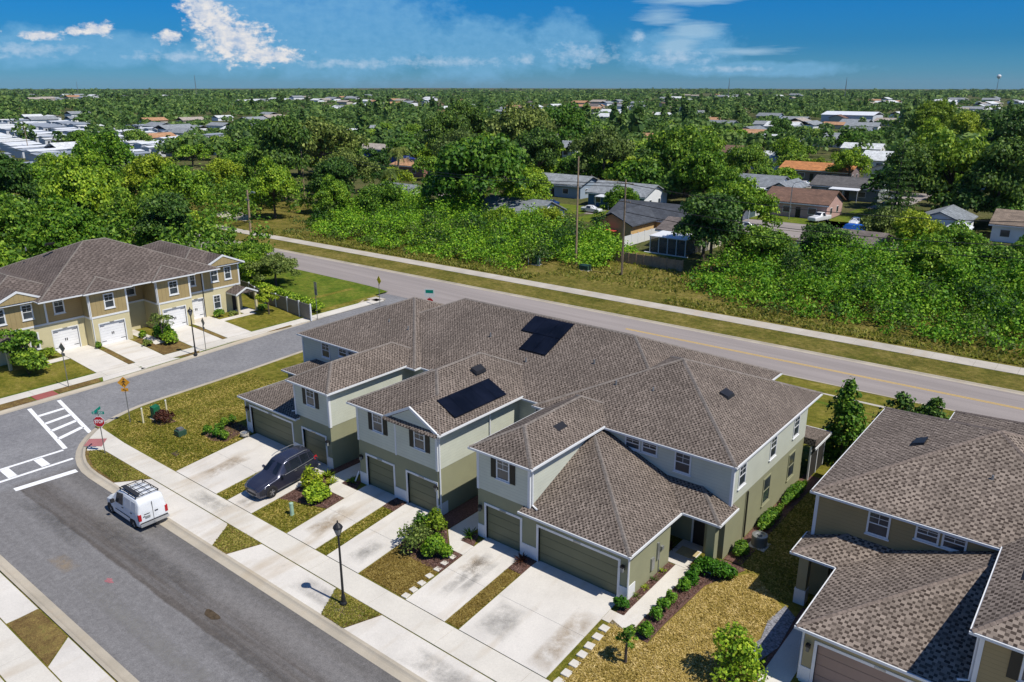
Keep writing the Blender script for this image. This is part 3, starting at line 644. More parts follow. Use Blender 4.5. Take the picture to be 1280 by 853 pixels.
    slabroof(root, [(-10.95, 2.36, 6.62, 19.95, 5.50, .407)], c['roof'], c['cap'], T, 'main_roof')
    vent(root, (-6.9, 3.9, 6.02), (-1, 0), .52, 1.0, .45, T); vent(root, (-.95, 12.6, 6.84), (-1, 0), .407, .95, .6, T); pipe(root, (-7.0, 9.9, 6.8), .3, T); pipe(root, (-4.6, 10.2, 6.9), .25, T)
    # rain pipes
    downspout(root, [(-6.0,.1,5.45),(-5.98,.12,5.2),(-5.98,.12,3.2),(-5.6,.02,3.1)], T); downspout(root, [(.06,-.03,2.8),(.06,-.02,.1)], T)
    downspout(root, [(2.24,9.0,3.05),(2.24,9.0,.15)], T, 'shutter')
    # rear screened porch
    if full:
        q = MB(T); q.hexa([(-2,18.1,2.55),(2.9,18.1,2.55),(2.9,21.3,2.3),(-2,21.3,2.3)], [(-2,18.1,3.0),(2.9,18.1,3.0),(2.9,21.3,2.42),(-2,21.3,2.42)]); lr = q.build('lanai_roof', M[c['roof']], root)
        f = MB(T); f.box(2.9, 2.96, 18.1, 21.3, 2.28, 2.42); f.box(-2, 2.9, 21.3, 21.36, 2.28, 2.42); f.build('fascia', M['white'], lr)
        for x, y in ((2.6, 21.1), (2.6, 18.3), (.3, 21.1), (-1.9, 21.1), (2.6, 19.7)): q = MB(T); q.box(x-.05, x+.05, y-.05, y+.05, -.1, 2.4); q.build('lanai_post', M['white'], root)
        q = MB(T); q.box(2.58, 2.62, 18.35, 21.05, 0, 2.3); q.build('insect_screen', M['dark'], root)
def F0F(T): return Face((0, -.02), (1, 0), (0, -1), T)

CG = dict(low='green_low', up='siding', door='door_olive', roof='shingle', cap='ridge')
CT = dict(low='tan_low', up='tan_siding', door='door_rose', roof='shingle_tan', cap='ridge_tan', colbase=True)
row = thing('townhouse_row', 'long pale green townhouse row with brown shingle roofs and solar panels', 'townhouse', (-16, 8, 0))
end_unit(row, None, CG)
end_unit(row, lambda q: (-32.3-q[0], q[1], q[2]), CG)
# middle pair of units
F0 = Face((0, 0), (1, 0), (0, -1)); FB = Face((0, -.02), (1, 0), (0, -1))
w = MB(); F0.wall(w, -19.78, -12.82, -.1, 3.04, [(-19.05, -16.63, -.1, 2.13), (-15.4, -12.98, -.1, 2.13)])
w.box(-19.78, -12.82, .18, 8.0, -.1, 3.04); w.box(-22.6, -9.70, 7.62, 20.5, -.1, 3.03)
w.build('lower_wall', M['green_low'], row)
u = MB(); u.box(-19.795, -12.805, -.02, 8.0, 3.04, 5.5); u.box(-22.58, -9.74, 7.6, 20.52, 3.03, 5.44); u.build('upper_wall', M['siding'], row)
for x0, x1, e0, e1 in ((-19.82, -19.66, -19.83, -19.795), (-12.94, -12.78, -12.81, -12.775), (-16.36, -16.24, 0, 0)):
    tr = MB(); tr.box(x0, x1, -.045, -.015, 3.0, 5.35)
    if e0: tr.box(e0, e1, -.015, .12, 3.0, 5.35)
    tr.build('corner_trim', M['white'], row)
for a0, a1 in ((-19.8, -19.19), (-16.49, -15.54), (-12.84, -12.785)):
    pr = MB(); F0.box(pr, a0, a1, 0, .035, -.1, .78)
    if a1 > -13: pr.box(-12.82, -12.785, 0, .75, -.1, .78)
    pr.build('white_base', M['white'], row)
garage_door(row, F0, -19.05, -16.63, 2.13, 'door_olive'); garage_door(row, F0, -15.4, -12.98, 2.13, 'door_olive')
lamp_on_wall(row, F0, -19.5, 1.85); lamp_on_wall(row, F0, -12.9, 1.9)
window(row, FB, -18.3, -17.36, 4.08, 5.36, True); window(row, FB, -14.68, -13.76, 4.0, 5.28, True)
for x in (-11.6, -21.6):
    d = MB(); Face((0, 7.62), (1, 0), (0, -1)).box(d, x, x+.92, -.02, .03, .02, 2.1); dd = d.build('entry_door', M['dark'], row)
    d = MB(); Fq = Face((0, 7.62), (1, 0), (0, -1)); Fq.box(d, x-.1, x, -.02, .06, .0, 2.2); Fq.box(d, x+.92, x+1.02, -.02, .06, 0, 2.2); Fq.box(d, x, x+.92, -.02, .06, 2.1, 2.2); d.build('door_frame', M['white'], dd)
    window(row, Face((0, 7.6), (1, 0), (0, -1)), x+.1, x+1.0, 3.9, 5.1)
slabroof(row, [(-20.25, -12.3, -.32, 11.8, 5.57, .485)], 'shingle', 'ridge', None, 'bay_roof')
slabroof(row, [(-31.2, -1.1, 7.2, 22.1, 5.48, .411)], 'shingle', 'ridge', None, 'main_roof')
# small front gable over the right-hand window
gz, gp = 5.62, 6.72; gx0, gx1 = -16.75, -12.35; gm = (gx0+gx1)/2
q = MB(); q.solid([(gx0,-.36,gz),(gm,-.36,gp),(gx1,-.36,gz)], [(gx0,.2,gz),(gm,3.0,gp),(gx1,.2,gz)]); gb = q.build('gable_roof', M['shingle'], row)
q = MB(); t = .10
for (xa, za), (xb, zb) in (((gx0-.05, gz-.03), (gm, gp)), ((gm, gp), (gx1+.05, gz-.03))): q.hexa([(xa,-.46,za-.12),(xb,-.46,zb-.12),(xb,-.355,zb-.12),(xa,-.355,za-.12)], [(xa,-.46,za+.05),(xb,-.46,zb+.05),(xb,-.355,zb+.05),(xa,-.355,za+.05)])
q.build('barge_board', M['white'], gb)
q = MB(); q.solid([(gx0+.5,-.35,gz+.08),(gm,-.35,gp-.16),(gx1-.5,-.35,gz+.08)], [(gx0+.5,-.37,gz+.08),(gm,-.37,gp-.16),(gx1-.5,-.37,gz+.08)]); q.build('gable_siding', M['siding'], gb)
q = MB(); q.hexa([(gx0,-.62,gz-.18),(gx1,-.62,gz-.18),(gx1,-.36,gz-.18),(gx0,-.36,gz-.18)], [(gx0,-.62,gz-.14),(gx1,-.62,gz-.14),(gx1,-.36,gz+.1),(gx0,-.36,gz+.1)]); q.build('gable_skirt', M['shingle'], gb)
vent(row, (-15.0, 6.2, 7.0), (-1, 0), .485, 1.0, .5); vent(row, (-27.35+2.3, 5.0, 6.1), (1, 0), .5, .9, .5)
downspout(row, [(-12.3,-.25,5.5),(-12.5,-.1,5.25),(-12.72,.08,5.15),(-12.72,.08,.1)])
downspout(row, [(-12.72,4.6,5.4),(-12.72,4.6,.1)]); downspout(row, [(-19.9,-.05,.75),(-19.9,-.4,.15)])
# solar arrays
def solar(name_parent, pts_fn, cols, rows_, skip=()):
    for i in range(cols):
        for j in range(rows_):
            if (i, j) in skip: continue
            b = MB(); c0 = [pts_fn(i+.012, j+.012), pts_fn(i+.988, j+.012), pts_fn(i+.988, j+.988), pts_fn(i+.012, j+.988)]
            b.hexa([(x, y, z+.07) for x, y, z in c0], [(x, y, z+.115) for x, y, z in c0]); b.build('solar_panel', M['solar'], name_parent)
pz = lambda y: 5.48+.411*(y-7.2)
solar(row, lambda i, j: (-16.65+1.147*i, 10.95+1.70*j, pz(10.95+1.70*j)), 3, 2, {(0, 0)})
pz2 = lambda x: 5.57+.485*(-12.3-x)
solar(row, lambda i, j: (-12.75-1.5*j, 1.5+.955*i, pz2(-12.75-1.5*j)), 5, 1)
for x, y in ((-18.5, 11.5), (-14.2, 10.1), (-9.6, 11.4)): pipe(row, (x, y, pz(y)-.02), .3)

tan = thing('townhouse', 'dark tan townhouse at the right edge with low hip-roofed garage in shadow', 'townhouse', (14, 8, 0))
TR = lambda q: (8.6-q[0], q[1], q[2])
end_unit(tan, TR, CT)
w = MB(TR); w.box(-20, -12.82, -.0, 8, -.1, 3.04); w.box(-22, -9.7, 7.62, 20.5, -.1, 3.03); w.build('lower_wall', M['tan_low'], tan)
u = MB(TR); u.box(-20, -12.81, -.02, 8, 3.04, 5.5); u.box(-22, -9.74, 7.6, 20.52, 3.03, 5.44); u.build('upper_wall', M['tan_siding'], tan)
slabroof(tan, [(-20.25, -12.3, -.32, 11.8, 5.57, .485)], 'shingle_tan', 'ridge_tan', TR, 'bay_roof'); slabroof(tan, [(-31.2, -1.1, 7.2, 22.1, 5.48, .411)], 'shingle_tan', 'ridge_tan', TR, 'main_roof')
# ------------------------------------------------------------------ left tan townhouse, facade looks towards +x
ZB = -.30
lh = thing('townhouse', 'tan townhouse with white garage doors and board siding across the side street', 'townhouse', (-66, 7, ZB))
def LF(x): return Face((x, 0), (0, 1), (1, 0))
XR, XB = -63.4, -62.0
H1, H2 = 2.70, 5.25
FR_, FBp = LF(XR), LF(XB)
w = MB()
FR_.wall(w, -6.3, 1.55, ZB-.3, H1, [(-.85, 1.45, ZB-.3, ZB+2.2)]); FR_.wall(w, 12.85, 19.7, ZB-.3, H1, [(13.2, 14.9, ZB-.3, ZB+2.2)])
w.box(-77, XR-.18, -6.3, 1.55, ZB-.3, H1); w.box(-77, XR-.18, 12.85, 19.7, ZB-.3, H1)
FBp.wall(w, 2.2, 6.05, ZB-.3, H1, [(2.95, 5.4, ZB-.3, ZB+2.2)]); FBp.wall(w, 9.05, 12.85, ZB-.3, H1, [(9.55, 12.0, ZB-.3, ZB+2.2)])
w.box(-77, XB-.18, 2.2, 6.05, ZB-.3, H1); w.box(-77, XB-.18, 9.05, 12.85, ZB-.3, H1); w.box(-77, -64.9, 6.05, 9.05, ZB-.3, H1); w.box(-77, XR-.001, 1.55, 2.2, ZB-.3, H1)
w.build('lower_wall', M['cream_low'], lh)
u = MB(); u.box(-77, XR+.01, -6.3, -1.15, H1, H2); u.box(-77, XB+.01, 2.2, 6.05, H1, H2); u.box(-77, XB+.01, 9.05, 12.85, H1, H2); u.box(-77, XR+.01, 15.1, 19.7, H1, H2); u.build('batten_wall', M['batten'], lh)
u = MB(); u.box(-77, XR+.005, -1.15, 2.2, H1, H2); u.box(-77, -64.9, 6.05, 9.05, H1, H2); u.box(-77, XR+.005, 12.85, 15.1, H1, H2); u.build('lap_wall', M['lap'], lh)
tr = MB()
for F, a0, a1 in ((LF(XR), -6.3, 2.2), (LF(XB), 2.2, 6.05), (LF(XB), 9.05, 12.85), (LF(XR), 12.85, 19.7), (LF(-64.9), 6.05, 9.05)): F.box(tr, a0, a1, -.02, .045, H1-.1, H1+.08)
for F, a in ((FBp, 2.2), (FBp, 5.9), (FBp, 9.05), (FBp, 12.7), (FR_, -1.2), (FR_, 15.05), (FR_, 19.55), (FR_, -6.3)): F.box(tr, a-.01, a+.16, -.15, .04, H1+.08, H2-.1)
for y0, y1, yy in ((9.03, 9.05, 0), (6.05, 6.07, 0), (2.18, 2.2, 0)): tr.box(-64.9 if yy == 0 and y0 != 2.18 else XR, XB-.1, y0-.02, y1+.02, H1-.1, H1+.08)
tr.build('white_band', M['white'], lh)
for F, a0, a1, z0, z1 in ((FR_, -5.6, -4.55, 3.45, 4.95), (FR_, -3.2, -2.2, 3.45, 4.95), (FR_, -.4, .6, 3.45, 4.95), (FBp, 3.72, 4.75, 3.35, 4.85), (LF(-64.9), 7.2, 8.3, 3.4, 4.9),
                          (FBp, 10.45, 11.5, 3.35, 4.85), (FR_, 13.6, 14.3, 3.45, 4.8), (FR_, 16.1, 17.05, 3.45, 4.95), (FR_, 17.8, 18.7, 3.45, 4.95), (FR_, -3.0, -2.1, .45, 2.1), (FR_, 16.1, 17.05, .3, 1.95)):
    window(lh, F, a0, a1, z0, z1, w=.12)
for F, a0, a1 in ((FR_, -.85, 1.45), (FBp, 2.95, 5.4), (FBp, 9.55, 12.0), (FR_, 13.2, 14.9)): garage_door(lh, F, a0, a1, ZB+2.2, 'door_white', z0=ZB, hinges=True, tw=.1)
for F, a in ((LF(-64.9), 6.3),):
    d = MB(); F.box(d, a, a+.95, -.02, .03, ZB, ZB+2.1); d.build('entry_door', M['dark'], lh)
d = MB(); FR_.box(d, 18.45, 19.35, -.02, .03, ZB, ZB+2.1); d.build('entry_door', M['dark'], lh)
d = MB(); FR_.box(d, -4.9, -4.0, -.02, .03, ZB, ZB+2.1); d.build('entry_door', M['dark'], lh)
def lroof(name, spec): return slabroof(lh, spec, 'shingle_far', 'ridge', None, name)
lroof('main_roof', [(-78, -61.7, -2.2, 16.4, H2+.04, .44), (-77.6, -62.95, 12.2, 20.2, H2+.03, .42), (-77.6, -62.95, -6.8, 1.9, H2+.02, .42)])
lroof('bay_roof', [(-70, -61.45, 1.75, 6.5, H2+.05, .42), (-70, -61.45, 8.6, 13.3, H2+.05, .42)])
for g0, g1 in ((-5.95, -.95), (15.0, 20.1)):
    gm = (g0+g1)/2; z0 = H2+.05; zp = z0+.44*(g1-g0)/2; xf = -62.85
    q = MB(); q.solid([(xf, g0, z0), (xf, gm, zp), (xf, g1, z0)], [(xf-6, g0, z0), (xf-6, gm, zp), (xf-6, g1, z0)]); ro = q.build('gable_roof', M['shingle_far'], lh)
    q = MB()
    for (ya, za), (yb, zb) in (((g0-.1, z0-.06), (gm, zp-.01)), ((gm, zp-.01), (g1+.1, z0-.06))): q.hexa([(xf-.01,ya,za-.14),(xf+.09,ya,za-.14),(xf+.09,yb,zb-.14),(xf-.01,yb,zb-.14)], [(xf-.01,ya,za+.06),(xf+.09,ya,za+.06),(xf+.09,yb,zb+.06),(xf-.01,yb,zb+.06)])
    q.build('barge_board', M['white'], ro)
    q = MB(); q.solid([(xf+.005, g0+.35, z0+.02), (xf+.005, gm, zp-.16), (xf+.005, g1-.35, z0+.02)], [(xf+.03, g0+.35, z0+.02), (xf+.03, gm, zp-.16), (xf+.03, g1-.35, z0+.02)]); q.build('gable_siding', M['batten'], lh)
for yc, xo in ((19.1, 0), (-4.45, 0)):   # little entrance porches
    z0 = ZB+2.35; zp = z0+.62; x1 = -61.25
    q = MB(); q.solid([(x1, yc-1.35, z0), (x1, yc, zp), (x1, yc+1.35, z0)], [(XR-.1, yc-1.35, z0), (XR-.1, yc, zp), (XR-.1, yc+1.35, z0)]); ro = q.build('porch_roof', M['shingle_far'], lh)
    q = MB()
    for (ya, za), (yb, zb) in (((yc-1.42, z0-.05), (yc, zp-.01)), ((yc, zp-.01), (yc+1.42, z0-.05))): q.hexa([(x1-.01,ya,za-.13),(x1+.07,ya,za-.13),(x1+.07,yb,zb-.13),(x1-.01,yb,zb-.13)], [(x1-.01,ya,za+.05),(x1+.07,ya,za+.05),(x1+.07,yb,zb+.05),(x1-.01,yb,zb+.05)])
    q.box(XR, x1-.01, yc-1.3, yc-1.18, z0-.2, z0-.004); q.box(XR, x1-.01, yc+1.18, yc+1.3, z0-.2, z0-.004)
    q.build('barge_board', M['white'], ro)
    for yy in (yc-1.15, yc+1.15):
        q = MB(); q.box(x1-.3, x1-.05, yy-.12, yy+.12, ZB-.25, z0-.02); q.build('porch_column', M['cream_low'], lh)
vent(lh, (-71.2, 3.2, 8.75), (1, 0), .44, .9, .55); pipe(lh, (-72.6, 1.4, 8.2), .4)
downspout(lh, [(XR+.06, 15.0, 5.2), (XR+.06, 15.0, ZB)], None, 'shutter'); downspout(lh, [(-61.9, 2.32, 5.2), (-61.9, 2.32, ZB)]); downspout(lh, [(-61.9, 9.15, 5.2), (-61.9, 9.15, ZB)])

# ------------------------------------------------------------------ street lamps
def street_lamp(x, y, z, label):
    t = thing('street_lamp', label, 'street lamp', (x, y, z), 'black post lamps along the street')
    b = MB(); b.lathe((x, y, z), [(.17, 0), (.17, .12), (.12, .2), (.10, .5), (.075, .6)], 12); b.build('lamp_base', M['black'], t, smooth=False)
    b = MB(); b.lathe((x, y, z), [(.07, .5), (.06, 2.2), (.05, 3.95), (.09, 3.97), (.05, 4.05)], 10); b.build('pole', M['black'], t)
    b = MB(); b.lathe((x, y, z), [(.07, 4.0), (.12, 4.06), (.21, 4.32), (.23, 4.42), (.2, 4.45)], 12); g_ = b.build('lamp_globe', M['blind'], t)
    b = MB(); b.lathe((x, y, z), [(.25, 4.42), (.22, 4.5), (.12, 4.62), (.04, 4.68), (.04, 4.76), (.01, 4.84)], 12); b.build('lamp_cap', M['black'], t)
    b = MB()
    for k in range(4): a = k*math.pi/2; b.tube([(x+.12*math.cos(a), y+.12*math.sin(a), z+4.05), (x+.235*math.cos(a), y+.235*math.sin(a), z+4.42)], .012, 5)
    b.build('lamp_cage', M['black'], t)
street_lamp(-11.34, -8.5, -.53, 'black post lamp on the grass triangle in front of the green garages')
street_lamp(-52.85, 7.6, -.53, 'black post lamp across the side street in front of the tan house')

# ------------------------------------------------------------------ signs
def ngon(cx, cz, r, n, rot=0): return [(cx+r*math.cos(rot+2*math.pi*i/n), cz+r*math.sin(rot+2*math.pi*i/n)) for i in range(n)]
def plate(F, poly, d0, d1, T=None):
    b = MB(); b.solid([F.pt(a, d0, z) for a, z in poly], [F.pt(a, d1, z) for a, z in poly]); return b
def facing(x, y, ang):   # frame whose outward normal points along ang (degrees)
    n = (math.cos(R(ang)), math.sin(R(ang))); return Face((x, y), (-n[1], n[0]), n)
def text(name, body, F, a, d, z, size, mat, parent, tall=1.):
    cu = bpy.data.curves.new(name, 'FONT'); cu.body = body; cu.size = size; cu.align_x = 'CENTER'; cu.align_y = 'CENTER'; cu.extrude = .004; cu.offset = size*.02
    to = bpy.data.objects.new(name+'_tmp', cu); COL.objects.link(to)
    bpy.context.view_layer.update()
    me = bpy.data.meshes.new_from_object(to.evaluated_get(bpy.context.evaluated_depsgraph_get())); bpy.data.objects.remove(to)
    ob = bpy.data.objects.new(name, me); COL.objects.link(ob); me.materials.clear(); me.materials.append(M[mat])
    p_ = Vector(F.pt(a, d, z)); X = Vector((F.u[0], F.u[1], 0)); Nn = Vector((F.n[0], F.n[1], 0)); Z = Vector((0, 0, 1))
    mw = Matrix(((X.x, Z.x, Nn.x), (X.y, Z.y, Nn.y), (X.z, Z.z, Nn.z)))
    org = ORG[parent.name]
    for v in me.vertices: v.co = mw @ Vector((v.co.x, v.co.y*tall, v.co.z)) + p_ - org
    ob.parent = parent; ORG[ob.name] = org; return ob
M['red'] = plain('stop_red', (.42, .012, .02), .45, var=.06); M['sgreen'] = plain('sign_green', (.0, .23, .17), .45, var=.08); M['amber'] = plain('sign_amber', (.56, .26, .02), .5, var=.1); M['fyellow'] = plain('sign_yellow', (.72, .55, .02), .5, var=.1)
def post(t, x, y, z, h, mat='galv', r=.035):
    b = MB(); b.tube([(x, y, z-.05), (x, y, z+h)], r, 8); return b.build('sign_post', M[mat], t)
t = thing('stop_sign', 'red octagonal STOP sign topped by green street name blades at the street corner', 'stop sign', (-37.96, -8.04, -.53))
post(t, -37.95, -8.04, -.53, 3.4); FS = facing(-37.95, -8.04, -50)
b = plate(FS, ngon(0, 1.98, .415, 8, R(22.5)), .045, .06); st_ = b.build('stop_border', M['white'], t)
b = plate(FS, ngon(0, 1.98, .385, 8, R(22.5)), .060, .066); b.build('stop_face', M['red'], st_)
text('stop_lettering', 'STOP', FS, 0, .068, 1.98, .25, 'paint', st_, 1.45)
for ang, z in ((-50, 2.62), (40, 2.86)):
    F = facing(-37.95, -8.04, ang); b = MB(); F.box(b, -.42, .42, -.012, .012, z-.1, z+.1); bl = b.build('street_name_blade', M['sgreen'], t)
    if ang == -50:
        b = MB()
        for k in range(9): F.box(b, -.34+k*.075, -.34+k*.075+.045, .012, .016, z-.035, z+.045-.02*(k % 2))
        b.build('lettering', M['white'], bl)
def diamond_sign(x, y, z, ang, h, label, back=False, mat='amber'):
    t = thing('warning_sign', label, 'warning sign', (x, y, z)); post(t, x, y, z, h); F = facing(x, y, ang)
    b = plate(F, ngon(0, h-.25, .46, 4, 0), .04, .05); pl = b.build('sign_plate', M['galv' if back else mat], t)
    if back:
        b = plate(F, ngon(0, h-.25, .46, 4, 0), .051, .056); b.build('sign_face', M[mat], pl)
    else:
        b = MB()   # walking figure
        b.solid([F.pt(a, .05, q) for a, q in ngon(.02, h+.0, .05, 8)], [F.pt(a, .056, q) for a, q in ngon(.02, h+.0, .05, 8)])
        for p0, p1 in (((.0, h-.08), (-.02, h-.30)), ((-.02, h-.30), (-.12, h-.5)), ((-.02, h-.30), (.1, h-.5)), ((0, h-.1), (.13, h-.22)), ((0, h-.1), (-.12, h-.24))):
            b.tube([F.pt(p0[0], .055, p0[1]), F.pt(p1[0], .055, p1[1])], .026, 5)
        b.build('walking_figure', M['black'], pl)
    b2 = MB(); F.box(b2, -.26, .26, .04, .05, h-.98, h-.72)
    ab = b2.build('arrow_plate', M['galv' if back else mat], t)
    if not back:
        b = MB(); b.tube([F.pt(-.12, .055, h-.79), F.pt(.12, .055, h-.91)], .02, 5); b.build('arrow', M['black'], ab)
diamond_sign(-41.7, -4.35, -.53, -45, 3.15, 'amber diamond pedestrian warning sign with arrow plate on the corner lawn')
diamond_sign(-53.6, -3.9, -.53, 98, 3.3, 'pedestrian warning sign seen from behind beside the far crosswalk ramp', True)
diamond_sign(-53.2, 8.9, -.53, 80, 2.7, 'grey back of a warning sign beside the far post lamp', True)
t = thing('warning_sign', 'yellow warning sign by the pavement where the side street meets the main road', 'warning sign', (-52.6, 31.2, -.53)); post(t, -52.6, 31.2, -.53, 2.6); F = facing(-52.6, 31.2, 75)
plate(F, ngon(0, 2.5, .55, 4, 0), .04, .05).build('sign_plate', M['fyellow'], t)
t = thing('road_sign', 'grey back of a tall sign beside the end of the vinyl fence', 'road sign', (-53.75, 22.9, -.53)); post(t, -53.75, 22.9, -.53, 3.6); F = facing(-53.75, 22.9, 80)
b = MB(); F.box(b, -.32, .32, .04, .055, 2.2, 3.7); b.build('sign_plate', M['grey_metal'], t)
t = thing('road_sign', 'white sign with green panel above a red stop sign by the main road', 'road sign', (-41.8, 28.8, -.5)); post(t, -41.8, 28.8, -.5, 3.7); F = facing(-41.8, 28.8, -60)
b = MB(); F.box(b, -.55, .55, .04, .055, 2.75, 3.65); sp = b.build('sign_plate', M['white'], t); b = MB(); F.box(b, -.42, .42, .055, .062, 3.2, 3.55); b.build('sign_panel', M['sgreen'], sp)
plate(F, ngon(0, 2.25, .4, 8, R(22.5)), .04, .055).build('stop_face', M['red'], t)

# ------------------------------------------------------------------ utility poles and lines
def pole(x, y, h, label, arms=((.9, 1.25),), lean=(0, 0), lamp=False, r=.16):
    t = thing('utility_pole', label, 'utility pole', (x, y, -.7), 'wooden utility poles beyond the main road')
    b = MB(); b.tube([(x, y, -.8), (x+lean[0]*h, y+lean[1]*h, -.7+h)], [r, r*.62], 8); b.build('pole', M['polewood'], t)
    for dz, L in arms:
        z = -.7+h-dz; cx, cy = x+lean[0]*(h-dz), y+lean[1]*(h-dz)
        b = MB(); b.box(cx-L, cx+L, cy-.17, cy-.06, z-.06, z+.06)
        a = b.build('crossarm', M['polewood'], t)
        b = MB()
        for q in (-L*.9, -L*.45, L*.45, L*.9): b.lathe((cx+q, cy-.11, z+.06), [(.03, 0), (.06, .06), (.04, .16), (.06, .2)], 6)
        b.build('insulator', M['grey_metal'], a)
    if lamp:
        z = -.7+h-1.6; b = MB(); b.tube([(x+lean[0]*h, y+lean[1]*h, z), (x+.9, y-.3, z+.9), (x+2.4, y-.5, z+1.5)], .05, 6); q = b.build('lamp_arm', M['grey_metal'], t)
        b = MB(); b.box(x+2.2, x+3.0, y-.68, y-.36, z+1.42, z+1.6); b.build('lamp_head', M['grey_metal'], q)
pole(-47.2, 64.6, 15.6, 'bare tall wooden pole standing in the thicket left of the green cabinets', (), (0, 0))
pole(-38.2, 62.6, 13.2, 'wooden pole with crossarms in front of the yellow house', ((.5, 1.3), (2.9, .9)))
pole(-93.5, 41.0, 9.6, 'leaning wooden pole with a long lamp arm beside the main road', ((1.6, .5),), (.015, .01), True, .22)
pole(-133.5, 81.5, 12.0, 'slim wooden pole in front of the big dark tree', ())
pole(-330, 98, 10.5, 'dark pole standing among the white mobile homes', ())
for k, (z, dy) in enumerate(((12.0, -.1), (9.55, .1), (8.2, .15))):
    b = MB(); pts = []
    for i in range(25):
        u_ = i/24; x = -38.2+u_*110; pts.append((x, 62.6+dy+u_*8, z-1.5*4*((u_*2) % 1)*(1-(u_*2) % 1)))
    b.tube(pts, .04, 4); tag(b.build('power_line', M['black']), ('topmost', 'middle', 'lowest')[k]+' power line running right from the crossarm pole over the thicket', 'power line')

for k, (z0, z1) in enumerate(((12.0, 10.8), (11.6, 10.2))):
    b = MB(); b.tube([(-38.2-95.3*u_, 62.5+19*u_, z0+(z1-z0)*u_-6*u_*(1-u_)) for u_ in np.linspace(0, 1, 25)], .04, 4); tag(b.build('power_line', M['black']), ('upper', 'lower')[k]+' power line running left from the crossarm pole to the slim pole', 'power line')
# ------------------------------------------------------------------ small street furniture
def gz(x, y): return zl(x, y)
t = thing('air_conditioner', 'round grey air conditioning unit beside the bright side wall', 'air conditioner', (3.15, 9.0, -.1))
b = MB(); b.box(2.65, 3.65, 8.5, 9.5, -.12, .02); b.build('pad', M['conc'], t)
b = MB(); b.lathe((3.15, 9.0, 0), [(.40, .02), (.43, .05), (.43, .55), (.41, .6)], 20); b.build('casing', M['galv'], t)
b = MB(); b.lathe((3.15, 9.0, 0), [(.42, .6), (.42, .66), (.30, .68), (.29, .62), (.12, .62), (.12, .7)], 20); b.build('fan_guard', M['grey_metal'], t)
def cabinet(name, x, y, z, w, d, h, mat, label, cat):
    t = thing(name, label, cat, (x, y, z)); b = MB(); b.box(x-w/2-.08, x+w/2+.08, y-d/2-.08, y+d/2+.08, z-.1, z+.06); b.build('pad', M['conc'], t)
    b = MB(); b.hexa([(x-w/2,y-d/2,z+.06),(x+w/2,y-d/2,z+.06),(x+w/2,y+d/2,z+.06),(x-w/2,y+d/2,z+.06)], [(x-w/2,y-d/2,z+h*.92),(x+w/2,y-d/2,z+h*.92),(x+w/2,y+d/2,z+h),(x-w/2,y+d/2,z+h)]); c = b.build('casing', M[mat], t)
    b = MB(); b.box(x-w/2+.05, x+w/2-.05, y-d/2-.02, y-d/2+.005, z+.12, z+h*.8); b.build('door', M[mat], t)
    return t
M['boxgreen'] = plain('cabinet_green', (.015, .13, .06), .5, var=.1); M['boxdark'] = plain('cabinet_dark_green', (.03, .075, .05), .5, var=.1); M['palegreen'] = plain('pedestal_green', (.30, .44, .33), .6, var=.1)
cabinet('utility_box', -40.75, -2.75, gz(-40.75, -2.75), .62, .5, 1.1, 'boxgreen', 'bright green utility box on the corner lawn between two white posts', 'utility box')
def bollard(x, y, label):
    t = thing('marker_post', label, 'marker post', (x, y, gz(x, y))); b = MB(); b.tube([(x, y, gz(x,y)-.1), (x, y, gz(x,y)+1.25)], .065, 8); b.build('post', plain('cream_post_paint', (.70, .64, .42), .6, var=.08), t)
    b = MB(); b.lathe((x, y, gz(x,y)+1.25), [(.065, 0), (.05, .05), (.01, .06)], 8); b.build('cap', M['white'], t)
bollard(-40.6, -3.85, 'cream marker post left of the bright green utility box'); bollard(-40.75, -1.85, 'cream marker post right of the bright green utility box')
cabinet('transformer_box', -51.6, 60.8, -.56, 1.1, .9, 1.35, 'boxdark', 'dark green transformer cabinet between two white pickets by the main road', 'utility box')
cabinet('transformer_box', -44.0, 62.2, -.56, 1.5, .9, .8, 'boxdark', 'low wide dark green cabinet next to the crossarm pole', 'utility box')
for dx, lb in ((-1.0, 'left'), (1.05, 'right')):
    b = MB(); b.tube([(-51.6+dx, 60.2, -.6), (-51.6+dx, 60.2, .75)], .05, 6); tag(b.build('marker_post', M['white']), 'white picket on the '+lb+' of the dark green transformer cabinet', 'marker post')
t = thing('utility_pedestal', 'pale green utility pedestal on the lawn between the parked car and the driveway', 'utility pedestal', (-20.47, -4.91, gz(-20.47, -4.91)))
b = MB(); z = gz(-20.47, -4.91); b.lathe((-20.47, -4.91, z), [(.15, -.05), (.13, .1), (.12, .75)], 10); b.build('body', M['palegreen'], t); b = MB(); b.lathe((-20.47, -4.91, z), [(.135, .75), (.13, .82), (.02, .86)], 10); b.build('cap', M['palegreen'], t)
t = thing('drain_box', 'small dark valve box standing on the corner lawn', 'valve box', (-36.17, -3.29, gz(-36.17, -3.29))); z = gz(-36.17, -3.29)
b = MB(); b.box(-36.5, -35.85, -3.6, -2.95, z-.05, z+.42); b.build('body', M['boxdark'], t); b = MB(); b.box(-36.38, -35.97, -3.48, -3.07, z+.42, z+.58); b.build('lid', M['galv'], t)
b = MB(); z = gz(-33.77, -5.01); b.box(-34.1, -33.45, -5.2, -4.8, z-.05, z+.05); tag(b.build('valve_cover', M['soil']), 'dark flat valve cover set in the lawn near the sidewalk', 'valve cover')
